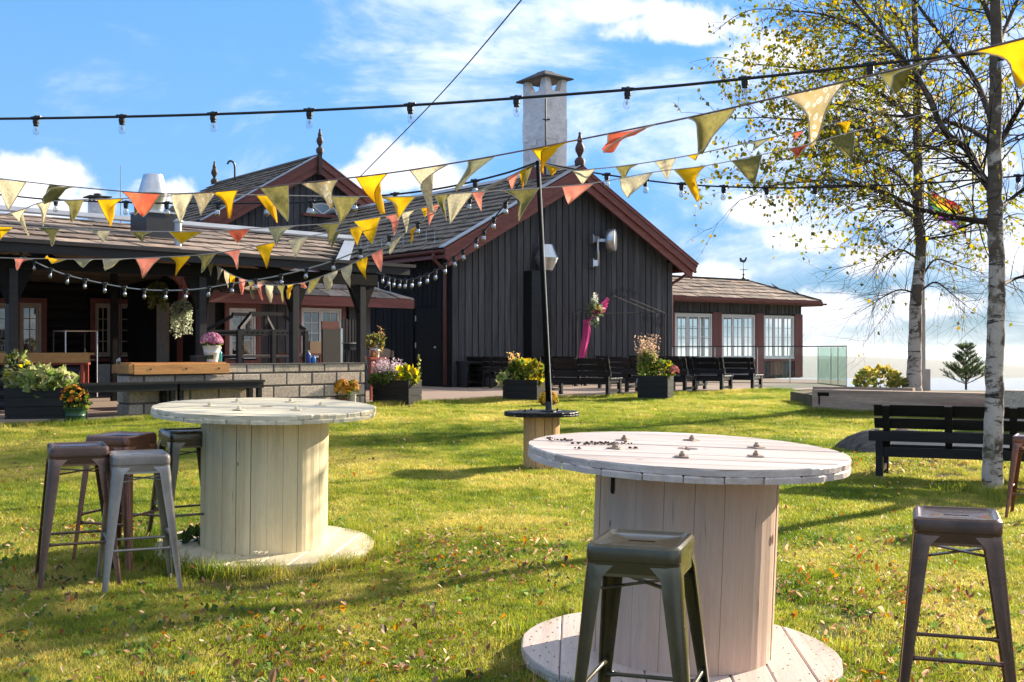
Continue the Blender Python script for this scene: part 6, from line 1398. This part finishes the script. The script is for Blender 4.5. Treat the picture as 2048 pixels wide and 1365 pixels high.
BARK = None
def bark():
    m = bpy.data.materials.new('birch_bark'); m.use_nodes = True; w = NT(m.node_tree); b = m.node_tree.nodes['Principled BSDF']
    g = w.new('ShaderNodeNewGeometry'); at = w.new('ShaderNodeAttribute', attribute_name='Col'); sp = w.new('ShaderNodeSeparateXYZ'); w.l.new(at.outputs['Color'], sp.inputs[0])
    P = w.new('ShaderNodeVectorMath', operation='MULTIPLY'); P.inputs[1].default_value = (3.0, 3.0, 11.0); w.l.new(g.outputs['Position'], P.inputs[0])
    n = w.noise(P.outputs[0], 1.5, 8, .68, .5); n2 = w.noise(g.outputs['Position'], 3.0, 7, .65)
    n4 = w.noise(g.outputs['Position'], 11.0, 5, .7)
    thick = sp.outputs[0]                                   # 1 on old wood, 0 on twigs
    white = w.ramp(n2, [(.3, (.58,.49,.41)), (.75, (.36,.29,.235))])
    c = w.mix(w.step(n, .53, .60), white, (.045,.032,.026,1)); c = w.mix(w.m('MULTIPLY', w.step(w.m('ADD', n2, w.m('MULTIPLY', n4, .5)), .80, .93), .9), c, (.13,.105,.06,1))
    hgt = sp.outputs[1]; n5 = w.noise(g.outputs['Position'], 2.2, 8, .7, .6)
    c = w.mix(w.m('MULTIPLY', w.step(w.m('ADD', n5, w.m('MULTIPLY', hgt, .16)), .56, .61), .92), c, (.085,.062,.042,1))
    c = w.mix(w.step(thick, .25, .6), (.045,.030,.022,1), c)
    w.l.new(c, b.inputs['Base Color']); b.inputs['Roughness'].default_value = .8; b.inputs['Specular IOR Level'].default_value = .2
    bp = w.new('ShaderNodeBump'); bp.inputs['Distance'].default_value = .012; bp.inputs['Strength'].default_value = .7; w.l.new(w.m('ADD', n, n2), bp.inputs['Height']); w.l.new(bp.outputs[0], b.inputs['Normal']); return m
BARK = bark()
LEAFP = [(.15,.16,.02),(.19,.19,.022),(.10,.11,.016),(.24,.21,.022),(.36,.24,.015),(.13,.14,.02),(.11,.12,.02),(.19,.17,.02),(.34,.23,.02),(.12,.13,.018),(.16,.15,.02)]
def birch(lab, trunk, boughs, seed, d0, leaf, nt, droop=.25, nleaf=6, spread=1.0, bare_below=None, rmax=.11):
    r = random.Random(seed); base = W(*trunk[0][:3]); root = thing('birch_tree', lab, 'tree', base)
    m = M(); cols = []; lm = M(); lc = []
    def tube(pts, rad, n=6):
        k = len(m.f); m.tube([p-base for p in pts], rad, n); t = sum(rad)/len(rad); cols.extend([(min(1, t/.075),)*3]*(len(m.f)-k))
    def leaf_at(p, d):
        s = leaf*r.uniform(.65, 1.2); ax = (Vector((r.gauss(0,.7), r.gauss(0,.7), -.9+r.gauss(0,.5)))).normalized(); sd = ax.cross(Vector((r.gauss(0,1), r.gauss(0,1), r.gauss(0,1)))).normalized(); nn = ax.cross(sd); p = p-base+ax*s*.25; o = len(lm.v)
        lm.v += [tuple(p), tuple(p+ax*s*.38+sd*s*.42+nn*s*.1), tuple(p+ax*s), tuple(p+ax*s*.38-sd*s*.42+nn*s*.1)]; lm.f += [(o,o+1,o+2),(o,o+2,o+3)]; c = LEAFP[r.randrange(len(LEAFP))]; k = r.uniform(.7, 1.25); lc.extend([tuple(x*k for x in c)]*2)
    def twig(p, d, L, rad, lv):
        n = max(3, int(L/.14)); pts = [p]; q = p.copy(); dd = d.copy()
        for i in range(n):
            dd = (dd+Vector((r.gauss(0,.13), r.gauss(0,.13), r.gauss(0,.13)-droop*.16*(i/n))))
            dd.normalize(); q = q+dd*(L/n); pts.append(q.copy())
        tube(pts, [rad*(1-.75*i/n) for i in range(n+1)], 4 if rad < .012 else 6)
        lowbare = bare_below is not None
        if lv > 0:
            for i in range(1, n+1):
                if r.random() < nt:
                    a = dd.copy(); e = (pts[i]-pts[i-1]).normalized(); sd = e.cross(Vector((r.gauss(0,1), r.gauss(0,1), r.gauss(0,1)))).normalized(); twig(pts[i], (e*.75+sd*r.uniform(.5,1.0)+Vector((0,0,.05))).normalized(), L*r.uniform(.35,.6), rad*.55, lv-1)
        if lv <= 1:
            for i in range(max(1, n//3), n+1):
                z = pts[i].z; pr = 1.0
                if bare_below is not None: pr = min(1, max(.03, (z-bare_below[0])/(bare_below[1]-bare_below[0])))
                for _ in range(nleaf):
                    if r.random() < pr*.38: leaf_at(pts[i].lerp(pts[i-1], r.random())+Vector((r.gauss(0,.02), r.gauss(0,.02), r.gauss(0,.02))), dd)
    P = [W(a, b, c) for a, b, c, _ in trunk]; R = [t[3] for t in trunk]; R = [q*(.85 if TD == d0 else .92) for q in R]; path = catmull(P, 7); rad = list(np.interp(np.linspace(0, len(R)-1, len(path)), range(len(R)), R))
    k = len(m.f); m.tube([p-base+Vector((r.gauss(0,.004), r.gauss(0,.004), 0)) for p in path], rad, 14); cols.extend([(1, min(1, max(0, (sum(m.v[q][2] for q in m.f[z_])/len(m.f[z_])-.9)/2.6)), 1) for z_ in range(k, len(m.f))])
    for ctrl, r0, r1, tw, lv in boughs:
        Pb = catmull([W(*c) for c in ctrl], 7); n = len(Pb); rr = [r0+(r1-r0)*i/(n-1) for i in range(n)]; tube(Pb, rr, 7)
        Lt = sum((Pb[i+1]-Pb[i]).length for i in range(n-1))
        for i in range(3, n):
            for _ in range(tw):
                e = (Pb[i]-Pb[i-1]).normalized(); sd = e.cross(Vector((r.gauss(0,1), r.gauss(0,1), r.gauss(0,1)))).normalized()
                twig(Pb[i], (e*r.uniform(.5,1)+sd*r.uniform(.5,1.1)).normalized(), spread*r.uniform(.5, 1.25)*(1-.35*i/n), max(.0035, rr[i]*.26), lv)
        twig(Pb[-1], (Pb[-1]-Pb[-2]).normalized(), spread*.9, r1*.8, lv)
    me = bpy.data.meshes.new('trunk'); me.from_pydata(m.v, [], m.f); me.materials.append(BARK)
    for p in me.polygons: p.use_smooth = True
    o = put('trunk', me, root); paint(o, cols)
    cr = raw(lm, 'crown', MT['leaf'], lc, root); cr['kind'] = 'stuff'
    return root, len(lm.f)
TD = 10.9
_, n1 = birch('near birch with white bark standing at the end of the garden bench', [(1985,990,TD,.125), (1985,940,TD,.108), (1988,800,TD,.098), (1992,650,TD,.094), (1994,560,TD,.088), (1990,430,TD,.082), (1989,330,TD,.078), (1991,180,TD,.066), (1992,60,TD,.060), (1990,-120,TD,.05), (1996,-330,TD,.03)],
    [([(1988,385,TD), (1962,350,11.0), (1935,300,11.3), (1889,261,11.2), (1845,170,11.1), (1804,114,11.0), (1740,40,10.9), (1690,-20,10.8)], .045, .012, 2, 2),
     ([(1985,240,TD), (1950,160,11.8), (1902,98,12.0), (1850,30,12.2), (1800,-40,12.4)], .035, .012, 2, 2),
     ([(1986,445,TD), (1940,440,11.5), (1880,428,11.4), (1830,415,11.3), (1770,385,11.2), (1720,372,11.1), (1650,372,11.0)], .034, .007, 2, 2),
     ([(1990,320,TD), (2010,270,11.4), (2040,215,11.2), (2075,160,11.0), (2120,80,10.8)], .034, .012, 2, 2),
     ([(1990,425,TD), (2020,400,11.6), (2060,370,11.6), (2120,340,11.6)], .026, .008, 2, 2),
     ([(1996,575,TD), (2025,560,11.5), (2060,548,11.4), (2130,520,11.3)], .020, .006, 1, 1),
     ([(1990,120,TD), (2010,60,12), (2040,-10,12.3), (2080,-80,12.5)], .03, .012, 2, 2),
     ([(1991,60,TD), (1960,-10,11.3), (1920,-80,11.0), (1860,-140,10.8)], .03, .01, 2, 2),
     ([(1989,290,TD), (1930,255,12.2), (1850,235,12.6), (1770,230,12.9), (1700,215,13.1)], .03, .008, 2, 2)], 5, TD, .05, .25, nleaf=2, spread=.95, bare_below=(2.6, 3.3))
D2 = 21.5
_, n2 = birch('farther birch growing from the raised bed beside the flagpole', [(1826,785,D2,.19), (1828,765,D2,.15), (1830,690,D2,.128), (1832,600,D2,.118), (1842,500,D2,.105), (1836,430,D2,.10), (1836,330,D2,.09), (1834,200,D2,.075), (1830,60,D2,.06), (1826,-80,D2,.045)],
    [([(1836,440,D2), (1800,415,21.3), (1765,390,21), (1730,374,20.8), (1680,360,20.5), (1600,365,20.2), (1540,372,20)], .05, .010, 2, 2),
     ([(1836,330,D2), (1790,290,21.2), (1740,265,20.9), (1680,245,20.6), (1600,240,20.4), (1520,235,20.2)], .05, .012, 3, 2),
     ([(1835,250,D2), (1780,200,22), (1700,160,22.4), (1620,140,22.8), (1520,130,23)], .05, .012, 3, 2),
     ([(1834,180,D2), (1790,110,21), (1730,60,20.6), (1650,30,20.3), (1560,20,20)], .045, .012, 3, 2),
     ([(1832,120,D2), (1800,40,22), (1740,-30,22.3), (1680,-80,22.5)], .04, .012, 3, 2),
     ([(1836,300,D2), (1880,250,21.8), (1930,215,22), (1990,190,22.2)], .04, .012, 2, 2),
     ([(1834,160,D2), (1880,90,21.5), (1930,40,21.5)], .04, .012, 2, 2),
     ([(1836,400,D2), (1790,345,22), (1720,320,22.4), (1640,310,22.7), (1560,320,22.9)], .04, .009, 2, 2),
     ([(1838,520,D2), (1800,500,21.3), (1760,520,21.1), (1745,540,21)], .022, .005, 2, 1),
     ([(1838,590,D2), (1800,580,21.4), (1765,595,21.2), (1745,610,21.1)], .020, .005, 2, 1),
     ([(1840,560,D2), (1870,520,21.6), (1910,530,21.8), (1960,545,22)], .022, .005, 2, 1),
     ([(1838,585,D2), (1870,565,21.4), (1900,585,21.2), (1930,610,21)], .020, .005, 2, 1),
     ([(1836,480,D2), (1880,475,21.3), (1930,465,21.2), (1985,455,21)], .028, .006, 2, 1)], 8, D2, .085, .28, nleaf=3, spread=1.6, bare_below=(2.9, 4.0))
print('leaves', n1, n2)

def pine():
    p = W(1932, 786, 20.6); root = thing('pine_sapling', 'small young pine growing in the raised bed', 'pine', (p.x, p.y, .93)); r = random.Random(3); m = M(); cols = []; st = M(); H = HC-(688-HY)*20.6/F-.93+.02
    st.tube([(0,0,-.05), (0,0,H)], [.02,.006], 6)
    def shoot(a, b):
        st.tube([a, b], [.007,.004], 4); L = (b-a).length; e = (b-a).normalized()
        for k in range(int(L/.0045)):
            q = a.lerp(b, .15+.85*k*.0045/L if L else 0); s = e.cross(Vector((r.gauss(0,1),r.gauss(0,1),r.gauss(0,1)))).normalized(); d = (e*.75+s).normalized(); Ln = r.uniform(.04,.065); w = e.cross(d).normalized()*.0045; o = len(m.v)
            m.v += [tuple(q-w), tuple(q+w), tuple(q+d*Ln)]; m.f.append((o,o+1,o+2)); k2 = r.uniform(.7,1.3); c = r.choice([(.05,.085,.03),(.07,.11,.035),(.04,.065,.025)]); cols.append(tuple(x*k2 for x in c))
    for w, z in enumerate(np.linspace(.05, H-.1, 9)):
        n = r.choice((4, 5, 6)); L = (.40*(1-z/H)+.08)*r.uniform(.75, 1.15)
        for i in range(n):
            a = 2*PI*(i+.5*(w % 2))/n+r.uniform(-.2,.2); A = Vector((0,0,z)); L_ = L*r.uniform(.7, 1.2); B = A+Vector((math.cos(a)*L_, math.sin(a)*L_, L_*r.uniform(.3, .75))); shoot(A, B)
            for k in (.45,.7):
                c = A.lerp(B, k)
                for s in (-1,1): a2 = a+s*.7; shoot(c, c+Vector((math.cos(a2)*L*.4, math.sin(a2)*L*.4, L*.33)))
    shoot(Vector((0,0,H-.2)), Vector((0,0,H+.03)))
    st.build('trunk', MT['finial'], root); raw(m, 'needles', MT['leaf'], cols, root)['kind'] = 'stuff'
pine()
p = W(1757, 772, 21.6); planting('low_shrub', 'rounded yellow green shrub behind the timber beam', Vector((p.x, p.y, .86)), 0, [('l', (0,0,.14), (.42,.34,.22), 330, .13, [(.20,.22,.05),(.30,.27,.07),(.13,.16,.04),(.34,.25,.08)]), ('spike', (0,0,0), (.3,.2), 12, .3, [(.2,.2,.06),(.3,.2,.08)])], 'shrub', 31)

# ------------------------------------------------------------------ grass, fallen leaves, weeds (uncountable)
def grass():
    tc = bpy.data.collections.new('grass_tufts')
    gm = bpy.data.materials.new('grass_blade'); gm.use_nodes = True; w = NT(gm.node_tree); b = gm.node_tree.nodes['Principled BSDF']
    g = w.new('ShaderNodeNewGeometry'); oi = w.new('ShaderNodeObjectInfo'); at = w.new('ShaderNodeAttribute', attribute_name='Col')
    n = w.noise(g.outputs['Position'], .55, 5, .6); n2 = w.noise(g.outputs['Position'], 3.2, 4, .6)
    c = w.ramp(w.m('ADD', w.m('MULTIPLY', n, .6), w.m('MULTIPLY', n2, .4)), [(.40, (.095,.150,.020)), (.5, (.225,.255,.042)), (.60, (.40,.36,.105))])
    hs = w.new('ShaderNodeHueSaturation'); w.l.new(c, hs.inputs['Color']); w.put(hs.inputs['Value'], w.m('ADD', w.m('MULTIPLY', oi.outputs['Random'], .5), .75))
    col = w.mix(1, hs.outputs[0], at.outputs['Color'], 'MULTIPLY')
    w.l.new(col, b.inputs['Base Color']); b.inputs['Roughness'].default_value = .38; b.inputs['Specular IOR Level'].default_value = .35
    t = w.new('ShaderNodeBsdfTranslucent'); h2 = w.new('ShaderNodeHueSaturation'); h2.inputs['Value'].default_value = 1.7; h2.inputs['Saturation'].default_value = 1.1; w.l.new(col, h2.inputs['Color']); w.l.new(h2.outputs[0], t.inputs['Color'])
    mx = w.new('ShaderNodeMixShader'); mx.inputs[0].default_value = .5; w.l.new(b.outputs[0], mx.inputs[1]); w.l.new(t.outputs[0], mx.inputs[2]); w.l.new(mx.outputs[0], gm.node_tree.nodes['Material Output'].inputs[0])
    r = random.Random(1)
    def tuft(nb, rad, h0, h1, wd, lean):
        m = M(); cols = []
        for _ in range(nb):
            a = r.uniform(0, 2*PI); q = rad*math.sqrt(r.random()); x, y = q*math.cos(a), q*math.sin(a); h = r.uniform(h0, h1); la = r.uniform(0, 2*PI); ln = h*abs(r.gauss(lean, .3)); dx, dy = math.cos(la)*ln, math.sin(la)*ln; w_ = wd*r.uniform(.7,1.3); fa = r.uniform(0, PI); ux, uy = math.cos(fa)*w_/2, math.sin(fa)*w_/2; o = len(m.v)
            m.v += [(x-ux,y-uy,-.01),(x+ux,y+uy,-.01),(x+dx*.4+ux*.8,y+dy*.4+uy*.8,h*.6),(x+dx*.4-ux*.8,y+dy*.4-uy*.8,h*.6),(x+dx,y+dy,h)]; m.f += [(o,o+1,o+2,o+3),(o+3,o+2,o+4)]
            k = r.uniform(.7,1.3); dry = r.random() < .10; c = (1.9*k,1.35*k,1.6*k) if dry else (k,k*r.uniform(.95,1.05),k); cols += [c]*2
        return m, cols
    for i in range(5):
        m, c = tuft(92, .085, .012, .036, .0030, .6); me = bpy.data.meshes.new('tuft'); me.from_pydata(m.v, [], m.f); me.materials.append(gm); o = bpy.data.objects.new('grass_tuft', me); tc.objects.link(o); paint(o, c)
    for i in range(2):
        m, c = tuft(70, .10, .05, .12, .0036, .5); me = bpy.data.meshes.new('tuft_long'); me.from_pydata(m.v, [], m.f); me.materials.append(gm); o = bpy.data.objects.new('grass_tuft_tall', me); tc.objects.link(o); paint(o, c)
    rng = np.random.default_rng(5)
    def field(n, d0, d1, dens_pow=1.0):
        u = rng.random(n); d = np.sqrt(d0*d0+u*(d1*d1-d0*d0)); x = (rng.random(n)*1.04-.52)*d*.92; return x, d
    xs, ys = [], []
    for n, a, b in ((15000, 4.6, 9), (26000, 9, 17), (24000, 17, 28.5)):
        x, y = field(n, a, b); xs.append(x); ys.append(y)
    x = np.concatenate(xs); y = np.concatenate(ys); idx = rng.integers(0, 5, len(x)); sc = rng.uniform(.75, 1.2, len(x))*np.interp(y, [5, 10, 20, 28], [1, 1.1, 1.45, 1.7])
    pat = np.sin(x*1.9+y*.7)+np.sin(y*2.3-x*1.1+2)+np.sin(x*4.1+1.3)*.6+rng.normal(0, .45, len(x))   # worn spots near the camera
    keep = rng.random(len(x)) > .85*sm(.45, 1.5, pat)*sm(9.2, 6.6, y)
    for (c, R) in (SP1, SP2): keep &= (x-c.x)**2+(y-c.y)**2 > (R-.02)**2
    ex = np.array([(px-1024)/F*d for px, d in [(-200, 15.0), (150, 16.2), (400, 17.6), (820, 21.0), (1000, 22.6), (1390, 25.5), (1600, 27.6), (1700, 29)]]); ed = np.array([15.0, 16.2, 17.6, 21.0, 22.6, 25.5, 27.6, 29]); lim = np.interp(x, ex, ed); keep &= ~((y > lim-.03) & (x < 8.0))
    keep &= ~((y > 19.9-(x-4.9)*.95) & ((x-4.95)*.715-(y-19.8)*.7 > 0))                       # raised bed
    md = ((x-4.4)/1.1)**2+((y-12.6)/.75)**2 < 1; keep &= ~(md & (rng.random(len(x)) < .7))   # leaf litter under the bench
    x, y, idx, sc = x[keep], y[keep], idx[keep], sc[keep]
    # longer grass: along the deck edge, round the spool bases and the birch foot
    ex2 = rng.uniform(-7, 6.5, 1500); ey2 = np.interp(ex2, ex, ed)-np.abs(rng.normal(0, .14, 1500))-.06
    TX, TY = [ex2], [ey2]
    for (c, R), n in ((SP1, 120), (SP2, 26)): a = rng.uniform(0, 2*PI, n); q = R+np.abs(rng.normal(0, .04, n))+.03; TX.append(c.x+q*np.cos(a)); TY.append(c.y+q*np.sin(a))
    bx, by = (1985-1024)/F*TD, TD; a = rng.uniform(0, 2*PI, 110); q = .12+np.abs(rng.normal(0, .16, 110)); TX.append(bx+q*np.cos(a)); TY.append(by+q*np.sin(a)-.05)
    lx = rng.uniform(4.9, 7.4, 160); TX.append(lx); TY.append(19.75-(lx-4.95)*.72-np.abs(rng.normal(0,.06,160)))
    tx, ty = np.concatenate(TX), np.concatenate(TY)
    x = np.concatenate([x, tx]); y = np.concatenate([y, ty]); idx = np.concatenate([idx, rng.integers(5, 7, len(tx))]); sc = np.concatenate([sc, rng.uniform(.6, 1.15, len(tx))])
    z = zg(x, y); me = bpy.data.meshes.new('grass'); me.from_pydata(np.stack([x, y, z], -1).tolist(), [], [])
    for nm, typ, arr in (('idx', 'INT', idx.astype(np.int32)), ('sc', 'FLOAT', sc.astype(np.float32)), ('rz', 'FLOAT', rng.uniform(0, 6.28, len(x)).astype(np.float32))): at = me.attributes.new(nm, typ, 'POINT'); at.data.foreach_set('value', arr)
    o = put('grass', me); tag(o, 'sunlit mown lawn grass', None, kind='stuff'); me.materials.append(gm)
    ng = bpy.data.node_groups.new('grass_scatter', 'GeometryNodeTree'); ng.interface.new_socket('Geometry', in_out='INPUT', socket_type='NodeSocketGeometry'); ng.interface.new_socket('Geometry', in_out='OUTPUT', socket_type='NodeSocketGeometry')
    N, L = ng.nodes, ng.links; gi, go = N.new('NodeGroupInput'), N.new('NodeGroupOutput'); ip = N.new('GeometryNodeInstanceOnPoints'); ci = N.new('GeometryNodeCollectionInfo'); ci.inputs[0].default_value = tc; ci.inputs['Separate Children'].default_value = True; ci.inputs['Reset Children'].default_value = True
    def na(nm, t): q = N.new('GeometryNodeInputNamedAttribute'); q.data_type = t; q.inputs[0].default_value = nm; return q.outputs[0]
    cx = N.new('ShaderNodeCombineXYZ'); L.new(na('rz', 'FLOAT'), cx.inputs[2]); L.new(gi.outputs[0], ip.inputs['Points']); L.new(ci.outputs[0], ip.inputs['Instance']); ip.inputs['Pick Instance'].default_value = True
    L.new(na('idx', 'INT'), ip.inputs['Instance Index']); L.new(cx.outputs[0], ip.inputs['Rotation']); L.new(na('sc', 'FLOAT'), ip.inputs['Scale']); L.new(ip.outputs[0], go.inputs[0])
    md = o.modifiers.new('scatter', 'NODES'); md.node_group = ng
    print('tufts', len(x))
    # fallen leaves, curled, joined
    r = random.Random(9); m = M(); cols = []
    for k in range(15200):
        if k < 10300: d = math.sqrt(r.uniform(4.7**2, 8.5**2))
        elif k < 14000: d = r.uniform(8, 16)
        else: d = None
        if d: xx = r.uniform(-.46, .46)*d
        else: xx, d = 4.5+r.gauss(0, .6), 12.5+r.gauss(0, .4)
        dens = .5+.5*math.sin(xx*1.6+d*1.1)*math.sin(d*1.7-xx*.8+1)
        if r.random() > .12+.88*dens**2: continue
        if any((xx-c.x)**2+(d-c.y)**2 < R*R for c, R in (SP1, SP2)): continue
        s = r.uniform(.007, .020)*(1.25 if r.random() < .12 else 1); a = r.uniform(0, 2*PI); ca, sa = math.cos(a), math.sin(a); zz = float(zg(xx, d))+r.uniform(.02, .055); tl = r.gauss(0, .9); cu = r.uniform(-.6, 1.3); o_ = len(m.v)
        for u, v in ((-1,0),(-.3,.55),(-.3,-.55),(.4,.5),(.4,-.5),(1,0)): px_, py_ = u*s, v*s; m.v.append((xx+px_*ca-py_*sa, d+px_*sa+py_*ca, zz+px_*tl*.6+abs(v)*s*cu+py_*tl*.4))
        m.f += [(o_,o_+2,o_+4,o_+5),(o_,o_+5,o_+3,o_+1)]; c = r.choice([(.20,.10,.05),(.32,.19,.11),(.10,.05,.03),(.46,.31,.20),(.56,.42,.29),(.08,.045,.03),(.30,.10,.03),(.36,.18,.03),(.28,.10,.03),(.22,.13,.08),(.12,.065,.04),(.46,.34,.23),(.38,.26,.17),(.30,.19,.12),(.16,.09,.05)]); k2 = r.uniform(.75,1.25); cols += [tuple(q*k2 for q in c)]*2
    ol = raw(m, 'fallen_leaves', MT['leaf'], cols); tag(ol, 'dry brown and orange leaves scattered over the lawn', None, kind='stuff')
    # low broad leaved weeds, mostly near the camera
    m = M(); cols = []
    for k in range(900):
        d = math.sqrt(r.uniform(4.7**2, 9**2)); xx = r.uniform(-.46,.46)*d
        if math.sin(xx*1.3+1)*math.sin(d*1.9)+r.gauss(0,.35) < .15-(.35 if xx < .3 and d < 6.5 else 0): continue
        if any((xx-c.x)**2+(d-c.y)**2 < R*R for c, R in (SP1, SP2)): continue
        leaves_into(m, cols, (xx, d, float(zg(xx,d))+.012), (.05,.05,.012), 9, .035, [(.07,.12,.03),(.10,.15,.04),(.05,.09,.025),(.15,.18,.07)], r, up=.1, wid=.5)
    o2 = raw(m, 'clover_weeds', MT['leaf'], cols); tag(o2, 'broad leaved clover weeds in the worn foreground turf', None, kind='stuff')
grass()
